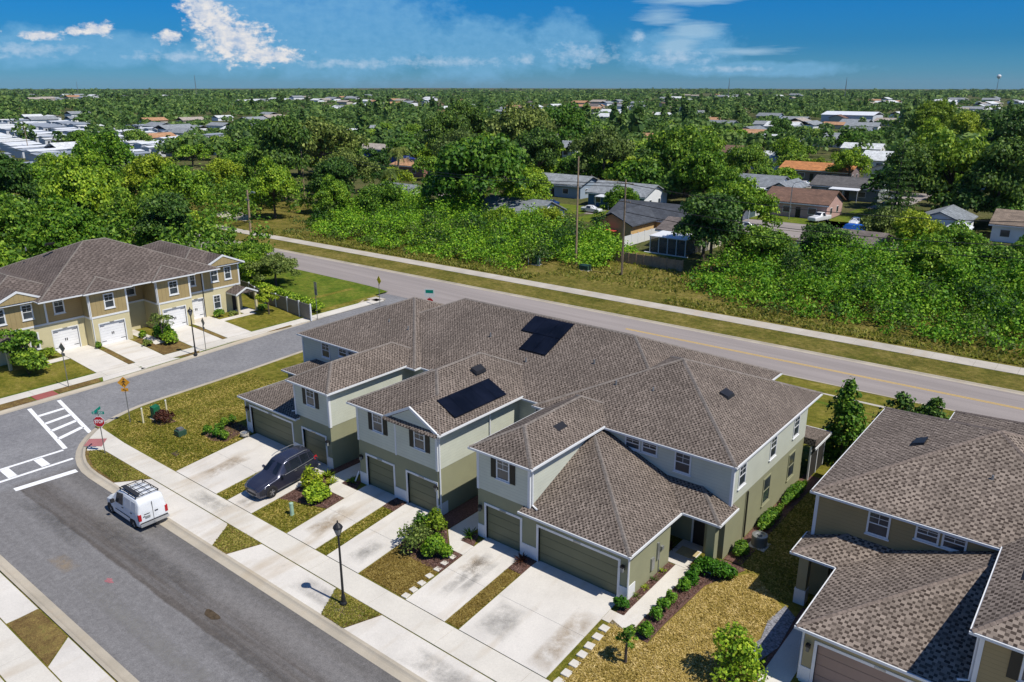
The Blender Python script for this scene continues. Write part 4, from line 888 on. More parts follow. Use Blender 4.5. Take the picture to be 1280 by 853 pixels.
def paver(x, y, a, s=.44):
    b = MB(); z = gz(x, y)
    b.solid([(x+s/2*sx*math.cos(a)-s/2*sy*math.sin(a), y+s/2*sx*math.sin(a)+s/2*sy*math.cos(a), z-.03) for sx, sy in ((-1,-1),(1,-1),(1,1),(-1,1))], [(x+s/2*sx*math.cos(a)-s/2*sy*math.sin(a), y+s/2*sx*math.sin(a)+s/2*sy*math.cos(a), z+.075) for sx, sy in ((-1,-1),(1,-1),(1,1),(-1,1))])
    return b.build('stepping_stone', M['walk'], None, (x, y, z), bevel=.015)
for lst, lab, grp in (([(.14,-2.23),(.18,-2.87),(.2,-3.57),(.22,-4.2),(.25,-4.86),(.27,-5.51),(.29,-6.1)], 'square pale stepping stone in the row along the right edge of the wide driveway', 'stepping stones beside the wide driveway'),
                      ([(-9.55,-2.39),(-9.54,-3.01),(-9.5,-3.59),(-9.48,-4.25),(-9.42,-4.89),(-9.4,-5.5),(-9.4,-6.05)], 'square pale stepping stone in the row below the big round shrub', 'stepping stones beside the narrow driveway')):
    for x, y in lst: tag(paver(x, y, random.uniform(-.12, .12), .42 if x > -5 else .36), lab, 'stepping stone', grp)
def pot(x, y, z, label, col, plant):
    t = thing('flower_pot', label, 'flower pot', (x, y, z)); b = MB(); b.lathe((x, y, z), [(.13, 0), (.2, .3), (.22, .34), (.18, .34), (.16, .3)], 12); b.build('pot', plain('pot_clay', col, .7, var=.15), t); return t
b = MB(); b.box(-.1, .95, 5.35, 6.2, .03, .055); tag(b.build('door_mat', plain('straw_mat', (.45, .36, .19), .95, var=.2, scale=12)), 'straw coloured mat in front of the right-hand entry door', 'door mat')
b = MB(); b.box(1.72, 2.3, 4.72, 5.15, -.05, .42); b.box(1.68, 2.34, 4.68, 5.19, .42, .5); tag(b.build('storage_bin', plain('pale_blue_plastic', (.42, .55, .62), .4, var=.08)), 'pale blue storage bin beside the porch column', 'storage bin')
# hose reel by the leftmost garage
t = thing('hose_reel', 'garden hose reel on the ground by the leftmost green garage', 'hose reel', (-31.7, -.75, -.02))
b = MB(); b.tube([(-31.7+.3*math.cos(a), -.75+.3*math.sin(a), .1+.004*i) for i, a in enumerate(np.linspace(0, 18, 60))], .03, 5); b.build('hose', plain('pale_hose', (.45, .42, .36), .6), t)
b = MB(); b.lathe((-31.7, -.75, 0), [(.18, -.02), (.18, .28), (.22, .3), (.2, .34)], 12); b.build('drum', M['grey_metal'], t)
# vinyl fence and its posts
M['vinyl'] = banded('grey_vinyl', (.20, .185, .16), .15, 'X', .8)
t = thing('vinyl_fence', 'grey vinyl fence with pale posts at the end of the tan house', 'fence', (-59, 22.3, -.5))
fx = [(-72.5, 24.0), (-68.0, 23.7), (-65.6, 22.9), (-63.2, 22.65), (-60.8, 22.5), (-58.4, 22.35), (-56.0, 22.2), (-53.75, 22.05)]
for (x0, y0), (x1, y1) in zip(fx, fx[1:]):
    b = MB(); b.hexa([(x0,y0-.03,-.5),(x1,y1-.03,-.5),(x1,y1+.03,-.5),(x0,y0+.03,-.5)], [(x0,y0-.03,1.25),(x1,y1-.03,1.25),(x1,y1+.03,1.25),(x0,y0+.03,1.25)]); b.build('fence_panel', M['vinyl'], t)
for x, y in fx:
    b = MB(); b.box(x-.075, x+.075, y-.075, y+.075, -.6, 1.36); b.build('fence_post', M['white'], t)
# ------------------------------------------------------------------ vehicles
def loft(secs):   # secs: list of rings (same length), closed at both ends
    b = MB(); n = len(secs[0]); b.add([p for s in secs for p in s], [(i*n+k, i*n+(k+1) % n, (i+1)*n+(k+1) % n, (i+1)*n+k) for i in range(len(secs)-1) for k in range(n)]+[tuple(range(n))[::-1], tuple(range((len(secs)-1)*n, len(secs)*n))])
    return b
def sect(x, hw, zb, zs, zbelt, hr, zr):
    """ring: hw half width at shoulder, zb underside, zs sill, zbelt waist, hr half width of roof edge, zr roof"""
    L = [(hw*.9, zb), (hw*.985, zs), (hw, (zs+zbelt)/2), (hw*.985, zbelt), (hr*1.0, zr-.07), (hr*.86, zr-.01), (0, zr)]
    return [(x, a, z) for a, z in L]+[(x, -a, z) for a, z in L[-2::-1]]
def side_panel(p0, p1, p2, p3, off=.008, inset=.04, th=.01):
    P = [Vector(q) for q in (p0, p1, p2, p3)]; c = sum(P, Vector())/4; n = (P[1]-P[0]).cross(P[3]-P[0]).normalized()
    if n.y*c.y < 0 and abs(n.y) > .3: n = -n
    if abs(n.y) <= .3 and n.z < 0: n = -n
    Q = []
    for q in P:
        d = c-q; Q.append(q+d.normalized()*min(inset*1.3, d.length*.4)+n*off)
    b = MB(); b.solid([tuple(q) for q in Q], [tuple(q+n*th) for q in Q]); return b
def wheel(root, x, y, r, w, s):
    b = MB(); n = 20
    vs = []; prof = [(r*.62, 0), (r*.93, 0), (r, w*.18), (r, w*.82), (r*.93, w), (r*.62, w)]
    for i in range(n):
        t = 2*math.pi*i/n; vs += [(x+a*math.cos(t), y+s*(d-w), r+a*math.sin(t)) for a, d in prof]
    k = len(prof); b.add(vs, [(i*k+j, i*k+(j+1) % k, ((i+1) % n)*k+(j+1) % k, ((i+1) % n)*k+j) for i in range(n) for j in range(k)])
    o = b.build('wheel', M['tyre'], root)
    b = MB()
    b.solid([(x+.17*r*math.cos(a), y-s*.03, r+.17*r*math.sin(a)) for a in np.linspace(0, 6.28, 9)[:-1]], [(x+.15*r*math.cos(a), y-s*.005, r+.15*r*math.sin(a)) for a in np.linspace(0, 6.28, 9)[:-1]])
    for i in range(5):
        a = 2*math.pi*i/5
        for da in (-.17, .17):
            c0, c1 = a+da*.5, a+da
            b.tube([(x+.12*r*math.cos(c0), y-s*.025, r+.12*r*math.sin(c0)), (x+.6*r*math.cos(c1), y-s*.03, r+.6*r*math.sin(c1))], .022, 5)
    b.solid([(x+.62*r*math.cos(a), y-s*.09, r+.62*r*math.sin(a)) for a in np.linspace(0, 6.28, 21)[:-1]], [(x+.62*r*math.cos(a), y-s*.10, r+.62*r*math.sin(a)) for a in np.linspace(0, 6.28, 21)[:-1]])
    b.build('rim', M['alloy'], o)
def vehicle(name, label, cat, loc, ang, S, win, wheels, paint, extras=None, tail=None, group=None):
    """S: list of section args from front (x=0) to rear along +x; local frame, then rotated"""
    t = thing(name, label, cat, (0, 0, 0), group); ORG[t.name] = Vector((0, 0, 0))
    secs = [sect(*s) for s in S]
    body = loft(secs).build('body', M[paint], t, smooth=False, bevel=0)
    md = body.modifiers.new('subd', 'SUBSURF'); md.levels = md.render_levels = 2
    for q in body.data.polygons: q.use_smooth = True
    cr = body.data.attributes.new('crease_edge', 'FLOAT', 'EDGE')
    cr.data.foreach_set('value', [.62]*len(body.data.edges))
    return t, secs, body
M['tyre'] = plain('tyre_rubber', (.018, .018, .019), .8, var=.1); M['alloy'] = plain('alloy_rim', (.42, .42, .43), .3, .7, var=.05)
def carpaint(name, col, met=.5, rough=.25):
    m, nt, b = nodes_of(name)
    n_ = noise(nt, coord(nt), 1.2, 4); nt.links.new(ramp(nt, n_, [(.3, tuple(x*.92 for x in col)), (.7, tuple(min(1, x*1.06) for x in col))]), b.inputs['Base Color'])
    b.inputs['Metallic'].default_value = met; b.inputs['Roughness'].default_value = rough; b.inputs['Coat Weight'].default_value = .6; b.inputs['Coat Roughness'].default_value = .06; return m
M['gunmetal'] = carpaint('sky_tinted_grey_paint', (.050, .054, .085)); M['vanwhite'] = carpaint('white_van_paint', (.72, .74, .76), 0., .35); M['silver'] = carpaint('silver_paint', (.5, .51, .52)); M['bluecar'] = carpaint('blue_paint', (.03, .07, .25)); M['whitecar'] = carpaint('white_paint_car', (.7, .71, .72), 0)  # gunmetal: blue of the reflected sky painted into dark grey bodywork
M['carglass'] = glassy('car_glass', (.012, .016, .024), .05); M['lens'] = glassy('headlight_lens', (.45, .47, .5), .1); M['taillens'] = plain('tail_lens', (.40, .015, .02), .25, var=.1); M['trim'] = plain('black_trim', (.03, .03, .032), .6)
def finish(t, x, y, z, ang):
    t.location = (x, y, z); t.rotation_euler = (0, 0, R(ang))
def wells(t, wheels, hw, r):
    for x in wheels:
        for s in (-1, 1):
            b = MB(); a = np.linspace(-.25, math.pi+.25, 12)
            b.solid([(x+(r+.07)*math.cos(q), s*(hw-.12), r+(r+.07)*math.sin(q)) for q in a], [(x+(r+.07)*math.cos(q), s*(hw+.012), r+(r+.07)*math.sin(q)) for q in a]); b.build('wheel_arch', M['trim'], t)

# silver grey estate car, nose towards the street
S = [(.02, .62, .34, .45, .62, .50, .72), (.10, .80, .24, .34, .72, .62, .84), (.45, .90, .20, .30, .86, .74, .96), (.95, .94, .20, .30, .93, .80, 1.04), (1.45, .955, .20, .28, .98, .80, 1.10),
     (1.62, .955, .20, .28, 1.0, .78, 1.16), (2.35, .96, .20, .28, 1.03, .68, 1.66), (2.7, .96, .20, .28, 1.04, .68, 1.73), (3.6, .96, .20, .28, 1.06, .67, 1.74), (4.3, .95, .22, .30, 1.08, .65, 1.69), (4.66, .93, .30, .40, 1.09, .60, 1.58), (4.92, .88, .36, .46, 1.04, .56, 1.12), (5.0, .80, .40, .50, .86, .5, .95)]
t, secs, body = vehicle('parked_car', 'dark grey, sky-tinted family car parked nose-out on the narrow driveway', 'car', None, 0, S, None, None, 'gunmetal')
def greenhouse(t, secs, spans, ws, rear=None, glass='carglass'):
    for i0, i1 in spans:
        for s in (0, 1):
            k0, k1 = (3, 4) if s == 0 else (9, 8)
            side_panel(secs[i0][k0], secs[i1][k0], secs[i1][k1], secs[i0][k1], .012, .05).build('side_window', M[glass], t)
    i0, i1 = ws; side_panel(secs[i0][4], secs[i0][8], secs[i1][8], secs[i1][4], .045, .07).build('windscreen', M[glass], t)
    if rear: i0, i1 = rear; side_panel(secs[i0][4], secs[i0][8], secs[i1][8], secs[i1][4], .05, .07).build('rear_window', M[glass], t)
greenhouse(t, secs, [(6, 7), (7, 8), (8, 9), (9, 10)], (5, 6), (10, 11))
side = MB()
for sgn in (1, -1): side.tube([(2.45, sgn*.70, 1.72), (2.8, sgn*.72, 1.80), (4.1, sgn*.69, 1.78), (4.35, sgn*.66, 1.70)], .022, 6)
side.build('roof_rail', M['alloy'], t)
for sgn in (1, -1):
    b = MB(); b.hexa([(.20, sgn*.55, .66), (.55, sgn*.88, .70), (.62, sgn*.90, .80), (.28, sgn*.58, .79)], [(.16, sgn*.56, .72), (.52, sgn*.905, .76), (.60, sgn*.915, .86), (.24, sgn*.6, .86)]); b.build('headlight', M['lens'], t)
    b = MB(); b.hexa([(4.62, sgn*.90, .98), (4.93, sgn*.78, .96), (4.93, sgn*.70, 1.12), (4.62, sgn*.84, 1.16)], [(4.66, sgn*.95, .99), (4.98, sgn*.82, .97), (4.97, sgn*.74, 1.13), (4.66, sgn*.88, 1.17)]); b.build('tail_light', M['taillens'], t)
    b = MB(); b.hexa([(1.85, sgn*.95, 1.03), (2.0, sgn*.95, 1.03), (2.0, sgn*1.15, 1.05), (1.85, sgn*1.15, 1.05)], [(1.85, sgn*.95, 1.15), (2.0, sgn*.95, 1.15), (2.0, sgn*1.15, 1.18), (1.85, sgn*1.15, 1.18)]); b.build('wing_mirror', M['gunmetal'], t)
    b = MB(); b.tube([(1.9, sgn*.972, 1.03), (3.0, sgn*.985, 1.07), (4.6, sgn*.955, 1.13)], .014, 5); b.build('chrome_strip', M['alloy'], t)
    b = MB()
    for xx in (2.9, 3.75): b.box(xx, xx+.2, min(sgn*.955, sgn*.985), max(sgn*.955, sgn*.985), .93, .96)
    b.build('door_handle', M['alloy'], t)
b = MB(); b.hexa([(-.01, -.5, .42), (-.01, .5, .42), (.05, .5, .44), (.05, -.5, .44)], [(.05, -.48, .66), (.05, .48, .66), (.1, .46, .66), (.1, -.46, .66)]); b.build('grille', M['trim'], t)
b = MB(); b.box(-.03, .05, -.26, .26, .34, .42); b.build('number_plate', M['blind'], t)
wells(t, (.98, 3.88), .945, .36)
for x in (.98, 3.88):
    for s in (1, -1): wheel(t, x, s*.97, .36, .24, s)
finish(t, -23.97, -5.35, -.44, 90); t.scale = (.94, .98, 1.06); t.rotation_euler = (R(0), R(-5.2), R(90))

# small white panel van with roof rack, nose to the left
S = [(.03, .58, .34, .44, .60, .48, .70), (.10, .76, .26, .36, .74, .6, .84), (.35, .84, .22, .32, .88, .70, 1.0), (.75, .885, .20, .30, .98, .76, 1.10), (1.0, .90, .20, .28, 1.03, .76, 1.18), (1.62, .90, .20, .28, 1.08, .70, 1.78), (2.0, .90, .20, .28, 1.10, .72, 1.93),
     (2.6, .90, .20, .28, 1.10, .74, 1.99), (3.7, .90, .20, .28, 1.10, .76, 2.0), (4.18, .895, .24, .32, 1.10, .76, 1.97), (4.34, .885, .28, .36, 1.08, .74, 1.80), (4.42, .87, .34, .42, .98, .70, 1.2)]
t, secs, body = vehicle('cargo_van', 'small white cargo van with black roof rack parked at the kerb', 'van', None, 0, S, None, None, 'vanwhite')
greenhouse(t, secs, [(5, 7)], (4, 5))
M['vanpanel'] = carpaint('van_blank_panel', (.50, .53, .57), 0., .3)
for s in (1, -1):
    for x0, x1 in ((2.68, 3.5), (3.56, 4.12)):
        b = MB(); b.hexa([(x0, s*.888, 1.16), (x1, s*.888, 1.16), (x1, s*.895, 1.16), (x0, s*.895, 1.16)], [(x0+.03, s*.78, 1.78), (x1-.03, s*.785, 1.78), (x1-.03, s*.80, 1.78), (x0+.03, s*.795, 1.78)]); b.build('side_panel', M['vanpanel'], t)
    b = MB(); b.tube([(1.55, s*.905, .62), (3.3, s*.915, .62)], .03, 5); b.build('rub_strip', M['trim'], t)
    b = MB(); b.box(2.45, 2.6, min(s*.89, s*.925), max(s*.89, s*.925), .98, 1.03); b.box(3.5, 3.65, min(s*.89, s*.925), max(s*.89, s*.925), .98, 1.03); b.build('door_handle', M['trim'], t)
    b = MB(); b.hexa([(.2, s*.5, .64), (.5, s*.82, .68), (.6, s*.845, .82), (.3, s*.56, .82)], [(.15, s*.52, .72), (.48, s*.85, .76), (.58, s*.868, .9), (.26, s*.57, .9)]); b.build('headlight', M['lens'], t)
    b = MB(); b.box(4.30, 4.445, min(s*.72, s*.885), max(s*.72, s*.885), .72, 1.12); b.build('tail_light', M['taillens'], t)
    b = MB(); b.box(1.45, 1.6, min(s*.92, s*1.12), max(s*.92, s*1.12), 1.06, 1.28); b.build('wing_mirror', M['trim'], t)
b = MB(); b.box(4.40, 4.56, -.86, .86, .36, .52); b.build('rear_bumper', M['silver'], t)
b = MB(); b.box(4.36, 4.47, -.84, .84, .52, .575); b.build('bumper_step', M['trim'], t)
b = MB(); b.box(4.5, 4.72, -.05, .05, .28, .36); b.lathe((4.7, 0, .36), [(.04, 0), (.045, .04), (.02, .09)], 8); b.build('tow_hitch', M['black'], t)
b = MB(); b.box(4.405, 4.432, -.012, .012, .56, 1.72); b.box(4.42, 4.445, .1, .3, 1.02, 1.08); b.box(4.42, 4.44, -.62, -.5, .9, .94); b.box(4.42, 4.44, -.55, -.2, 1.03, 1.06)
b.build('door_seam', M['trim'], t)
b = MB(); b.box(4.425, 4.45, -.5, -.2, .78, .92); b.build('number_plate', M['blind'], t)
b = MB()
for y in (-.68, .68): b.tube([(2.0, y, 2.08), (4.05, y, 2.10)], .028, 6)
for x in (2.05, 2.55, 3.05, 3.55, 4.0): b.tube([(x, -.68, 2.09), (x, .68, 2.09)], .025, 6)
for x in (2.1, 3.1, 3.95):
    for y in (-.68, .68): b.tube([(x, y, 1.93), (x, y, 2.09)], .03, 6)
for y in (-.22, .22): b.tube([(2.0, y, 2.11), (4.05, y, 2.12)], .02, 6)
rk = b.build('roof_rack', M['black'], t)
b = MB(); b.box(2.1, 3.9, -.60, -.34, 2.12, 2.17); b.build('rack_board', M['trim'], rk)
wells(t, (.80, 3.62), .885, .33)
for x in (.80, 3.62):
    for s in (1, -1): wheel(t, x, s*.905, .33, .22, s)
finish(t, -30.45, -10.63, -.655, 0)
def simple_car(name, label, x, y, z, ang, paint, pickup=False, group=None):
    if pickup: S_ = [(.0, .8, .4, .5, .8, .7, .95), (.1, .92, .35, .45, .95, .8, 1.1), (1.5, .95, .3, .4, 1.1, .8, 1.18), (1.75, .95, .3, .4, 1.12, .76, 1.3), (2.4, .95, .3, .4, 1.12, .66, 1.82), (3.3, .95, .3, .4, 1.12, .66, 1.84), (3.6, .95, .3, .4, 1.12, .76, 1.2), (3.7, .95, .3, .4, 1.1, .9, 1.15), (5.3, .94, .35, .45, 1.1, .9, 1.15)]; g_ = ([(4, 5)], (3, 4), (5, 6))
    else: S_ = [(.0, .66, .34, .44, .62, .54, .72), (.2, .84, .22, .32, .78, .68, .86), (1.1, .9, .2, .3, .9, .76, .98), (1.4, .9, .2, .3, .92, .74, 1.04), (2.1, .9, .2, .3, .94, .64, 1.44), (3.2, .9, .2, .3, .95, .64, 1.46), (3.9, .9, .22, .32, .96, .7, 1.06), (4.5, .84, .3, .4, .92, .7, 1.0), (4.6, .7, .4, .5, .8, .6, .86)]; g_ = ([(4, 5)], (3, 4), (5, 6))
    t, secs, _ = vehicle(name, label, 'car', None, 0, S_, None, None, paint, group=group)
    greenhouse(t, secs, *g_); L = S_[-1][0]
    for xx in (L*.19, L*.78):
        for s in (1, -1): wheel(t, xx, s*.92, .34, .22, s)
    finish(t, x, y, z, ang); return t
simple_car('pickup_truck', 'white pickup truck parked beside the pink gabled house', -33.2, 124.0, -.71, 75, 'whitecar', True)
simple_car('parked_car', 'white car parked on the grass right of the pink house', -25.6, 124.3, -.71, 95, 'whitecar')
b = MB(); b.hexa([(-26,118.4,-.7),(-21.6,118.0,-.7),(-21.2,120.8,-.7),(-25.6,121.2,-.7)], [(-25.4,118.9,.55),(-22,118.7,.7),(-21.8,120.4,.6),(-25.2,120.6,.5)]); tag(b.build('covered_boat', plain('blue_tarpaulin', (.02, .12, .50), .5, var=.35)), 'bright blue tarpaulin over a low trailer beside the white car', 'trailer')
simple_car('parked_car', 'dark blue car in front of the white house under the big tree', -10.0, 116.5, -.71, 170, 'bluecar')
simple_car('parked_car', 'dark blue car on the drive at the right edge of the picture', 1.0, 107.5, -.71, 5, 'bluecar')
simple_car('parked_car', 'grey car under the trees beside the house lawn behind the lanai', -42.0, 107, -.71, 40, 'silver')

for i, (x, y, a, p_) in enumerate(((-52, 109.6, 3, 'silver'), (-71, 108.6, 181, 'whitecar'), (-88, 110.4, 2, 'bluecar'), (-27.2, 150, 88, 'whitecar'), (-28.6, 168, 272, 'silver'), (-57, 180.5, 1, 'whitecar'), (-83, 182.2, 181, 'bluecar'), (-106, 180.2, 0, 'silver'))):
    simple_car('parked_car', ('silver', 'white', 'dark blue', 'white', 'silver', 'white', 'dark blue', 'silver')[i]+' car on the suburban street beyond the thicket', x, y, -.69, a, p_, False, ('silver', 'white', 'dark blue', 'white', 'silver', 'white', 'dark blue', 'silver')[i]+' cars on the suburban streets')
# ------------------------------------------------------------------ vegetation
def leaf_quads(cen, rad, n, size, rng, flat=.75, jitter=.55, shell=.35):
    """cen (k,3), rad (k,3): n leaf faces spread near the surface of the clumps"""
    k = len(cen); vol = rad[:, 0]*rad[:, 1]+rad[:, 0]*rad[:, 2]; pick = rng.choice(k, n, p=vol/vol.sum())
    d = rng.normal(size=(n, 3)); d /= np.linalg.norm(d, axis=1)[:, None]
    d[:, 2] = np.where(d[:, 2] < -.35, -d[:, 2]*.5, d[:, 2])
    rr = 1-shell*rng.random(n)**1.6+.08*rng.normal(size=n)
    p = cen[pick]+d*rad[pick]*rr[:, None]
    nn = d*1.0+rng.normal(size=(n, 3))*jitter; nn[:, 2] += .35; nn /= np.linalg.norm(nn, axis=1)[:, None]
    a = np.cross(nn, rng.normal(size=(n, 3))); a /= np.linalg.norm(a, axis=1)[:, None]; b = np.cross(nn, a)
    s = size*(.6+.8*rng.random(n))[:, None]
    q = np.stack([p-a*s*.5, p+b*s*.5*flat-nn*s*.08, p+a*s*.5, p-b*s*.5*flat+nn*s*.08], 1)
    return q.reshape(-1, 3)
def leaf_object(name, q, mat, parent=None, loc=(0, 0, 0), extra=None):
    n = len(q)//4; verts = q; faces = np.arange(n*4).reshape(n, 4)
    me = bpy.data.meshes.new(name)
    ev = np.zeros((0, 3)); ef = []
    if extra: ev = np.array(extra.v); ef = [[i+len(verts) for i in f] for f in extra.f]
    allv = np.vstack([verts, ev]) if len(ev) else verts
    me.from_pydata(allv.tolist(), [], faces.tolist()+ef)
    mats = mat if isinstance(mat, (list, tuple)) else [mat]
    for m_ in mats: me.materials.append(m_)
    if extra: me.polygons.foreach_set('material_index', [0]*n+[1]*len(ef))
    ob = bpy.data.objects.new(name, me); COL.objects.link(ob); ORG[ob.name] = Vector(loc)
    if parent: ob.parent = parent
    else: ob.location = loc
    return ob
def crown_clumps(rng, k, rx, rz, zc, cr, dome=.2, core=True):
    d = rng.normal(size=(k, 3)); d /= np.linalg.norm(d, axis=1)[:, None]
    d[:, 2] = np.abs(d[:, 2])*1.1-dome
    f = .50+.58*rng.random(k)
    c = d*np.array([rx, rx, rz])*f[:, None]; c[:, 2] += zc
    r = cr*(.5+.85*rng.random((k, 1)))*np.array([[1, 1, .72]])
    if core: c = np.vstack([c, [[0, 0, zc]]]); r = np.vstack([r, [[rx*.42, rx*.42, rz*.45]]])
    return c, r
def trunk_mb(rng, h, r, cl_, n=6):
    b = MB(); b.tube([(0, 0, -.3), (.04*h*rng.normal()*.3, .04*h*rng.normal()*.3, h*.5), (.1*rng.normal(), .1*rng.normal(), h)], [r*1.25, r*.85, r*.55], 9)
    for i in rng.choice(len(cl_), min(n, len(cl_)), replace=False):
        c = cl_[i]; z0 = h*(.55+.4*rng.random())
        b.tube([(0, 0, z0), (c[0]*.45, c[1]*.45, z0+(c[2]-z0)*.55), tuple(c)], [r*.5, r*.32, r*.1], 6)
    return b
LEAFKEY = {}
def proto_tree(name, seed, rx, rz, h, k, cr, n, size, leaf, bark='bark', dome=.2, single=False, flat=.75):
    """a tree standing at the origin; crown centre at height h"""
    rng = np.random.default_rng(seed)
    c, r = crown_clumps(rng, k, rx, rz, h, cr, dome)
    q = leaf_quads(c, r, n, size, rng, flat)
    tb = trunk_mb(rng, h, max(.14, rx*.055), c[:-1])
    if single: return leaf_object(name, q, [M[leaf], M[bark]], extra=tb)
    t = thing(name, None, None, (0, 0, 0))
    leaf_object('crown', q, M[leaf], t); tb.build('trunk', M[bark], t); return t
def place(proto, x, y, z, s, rz, label, cat, group=None, sz=None, first=[]):
    if proto.name in first: o = copy_tree(proto)
    else: first.append(proto.name); o = proto
    o.location = (x, y, z); o.rotation_euler = (0, 0, rz); o.scale = (s, s, sz or s)
    if 'group' in o: del o['group']
    return tag(o, label, cat, group)
GB = -.7
P = {}
for i, (lf, sd) in enumerate((('leaf', 1), ('leaf_mid', 2), ('leaf_dark', 3), ('leaf_olive', 4), ('leaf_yellow', 5), ('leaf', 6))):
    rx_, rz_, h_ = ((5.6, 4.6, 5.2), (5.9, 4.3, 5.0), (4.7, 5.6, 6.2))[i % 3]; P[i] = proto_tree('broadleaf_tree', 100+sd, rx_, rz_, h_, 50, 1.45, 10500, .40, lf, dome=.5)
# hand placed trees: x, y, radius, prototype, height factor, label
near = [
 (-159, 33, 7.2, 0, 1.0, 'bright leafy tree at the far left edge behind the tan house'), (-175, 47, 8.0, 1, 1., 'broad mid green tree at the upper left of the wood behind the tan house'), (-186, 62, 9.5, 0, 1., 'tall bright tree in front of the white mobile homes'),
 (-153, 56, 7.6, 4, .95, 'yellow green tree at the top right of the left wood'), (-126, 47, 6.4, 0, .9, 'rounded green tree at the right end of the left wood'), (-111, 12, 6.6, 1, .85, 'dark green tree directly behind the left end of the tan roof'),
 (-118, 26, 7.0, 5, .95, 'bright tree behind the ridge of the tan roof'), (-107, 30, 6.3, 1, .9, 'green tree behind the right half of the tan roof'), (-95, 28.5, 5.4, 2, .8, 'dark tree hanging over the main road behind the tan house'), (-99, 34, 3.9, 0, .7, 'small bright tree at the kerb end of the left wood'),
 (-138, 22, 7.3, 2, .95, 'dark tree in the middle of the left wood'), (-130, 8, 6.8, 0, .9, 'leafy tree at the lower left picture edge behind the tan house'), (-96, 15, 5.5, 5, .8, 'low leafy tree against the back of the tan house'), (-146, 40, 7.2, 5, 1., 'bright crowned tree in the heart of the left wood'), (-104, -2, 5.6, 1, .85, 'tree at the left edge beside the tan roof'), (-92, 3, 4.6, 0, .72, 'low bright tree just left of the tan roof peak'),
 (-148, 71, 6.6, 4, .85, 'yellow green clump tree above the sandy path'), (-136, 78, 9.0, 2, 1.1, 'big dark spreading tree right of the slim pole'), (-144, 95, 11.5, 3, 1.15, 'widest olive tree towering over the thicket left of the blue house'), (-112, 73, 6.0, 2, .8, 'dark tree at the thicket below the blue house'), (-121, 84, 7.0, 3, .9, 'olive tree behind the thicket beside the tall palm'),
 (-83, 85, 11.6, 1, 1.0, 'huge round oak at the thicket in the middle of the picture'), (-76, 90, 6.0, 5, .9, 'bright tree merging into the right side of the huge oak'), (-94, 97, 8.6, 0, 1., 'tall bright tree behind the left side of the huge oak'), (-147, 143, 9.0, 2, 1., 'dark tree beyond the orange flat roof'), (-131, 158, 11.5, 3, 1.05, 'large olive tree beyond the grey roofed house'), (-145, 198, 12, 1, 1.05, 'large round tree far behind the grey roofed house'),
 (-90, 139, 8.6, 3, 1.1, 'tall olive tree behind the blue house'), (-104, 131, 7.5, 2, 1.05, 'dark tree above the grey roof by the bare pole'), (-69, 142, 10.2, 1, 1., 'broad tree right of the blue house'), (-58, 128, 7.0, 5, .85, 'bright tree in front of the white carport roof'), (-63, 103, 4.2, 0, .7, 'small tree on the lawn right of the blue house'), (-92, 113, 4.6, 0, .75, 'small bright tree in front of the grey roofed house'),
 (-30, 73, 6.4, 2, .95, 'dark tree at the edge of the grassy gap'), (-34.5, 80, 5.6, 2, 1.0, 'dark tall tree beside the lanai'), (-24, 76, 5.0, 1, .85, 'leafy tree in the thicket left of the brown roof'), (-36, 97, 6.0, 0, .9, 'bright tree left of the pink house'), (-43, 108, 5.5, 5, .85, 'tree beside the white carport roof'),
 (-14, 145, 10.2, 1, 1.1, 'great spreading tree over the white house at right'), (-5, 139, 8.0, 2, 1.1, 'dark half of the spreading tree at right'), (-20, 139, 7.0, 2, 1.2, 'dark tall tree next to the spire-shaped pine'), (-8, 91, 5.0, 4, .9, 'yellow green tree right of the brown roof'), (-2.5, 90, 5.0, 0, .9, 'bright tree left of the grey roof at the right edge'), (-13, 98, 4.6, 3, .9, 'olive tree behind the brown roofed house'), (8, 93, 5.0, 0, .8, 'bright tree in the lower right corner of the thicket'),
 (-12, 202, 10, 2, 1., 'dark tree at the right edge beyond the tan roofed houses'), (3, 165, 8, 3, 1., 'olive tree at the right picture edge'), (-67, 172, 7.0, 1, .9, 'tree left of the orange roof'), (-47, 193, 5.6, 0, .85, 'rounded bright tree in front of the orange roof'), (-73, 217, 6, 0, .9, 'bright tree beside the grey gabled row'), (-59, 346, 11, 4, 1., 'yellow green tree standing out on the right'), (-44, 330, 9, 4, .95, 'second yellow green tree on the right'), (-33, 215, 8, 5, 1, 'bright tree behind the tall pine'),
]
near += [(-62, 78, 4.0, 4, .7, 'yellow green bushy tree in the thicket in front of the white gabled house'), (-69, 74, 3.8, 0, .75, 'small bright tree rising from the thicket below the huge oak'), (-104, 66, 4.6, 5, .8, 'bright bushy tree above the sandy path thicket'), (-97, 72, 5.0, 1, .9, 'mid green tree in the thicket right of the sandy path'), (5, 82, 5.2, 1, .9, 'green tree rising from the thicket at the right edge'), (-17, 80, 4.4, 2, .85, 'dark bushy tree in the thicket in front of the brown roof'), (-3, 77, 4.4, 5, .8, 'bright bushy tree in the middle of the right-hand thicket'), (-117, 62, 5.6, 5, 1.0, 'bright tree left of the sandy path beyond the road'), (-162, 86, 7.2, 1, 1.0, 'tall round tree in front of the mobile homes'), (-176, 112, 7.0, 0, 1.0, 'tall bright tree at the right end of the mobile home park'), (-118, 118, 8.5, 3, 1.1, 'tall olive tree left of the grey roofed house'), (-160, 165, 10, 2, 1.1, 'tall dark tree left of the royal blue house')]
for x, y, r, pi, hf, lb in near: place(P[pi], x, y, GB, r/6.6, random.random()*6, lb, 'tree', None, r/6.6*(.75+.3*hf)*(1.08 if x < -140 and y < 130 else 1.28 if y > 90 else 1.3 if x < -90 else 1.12))
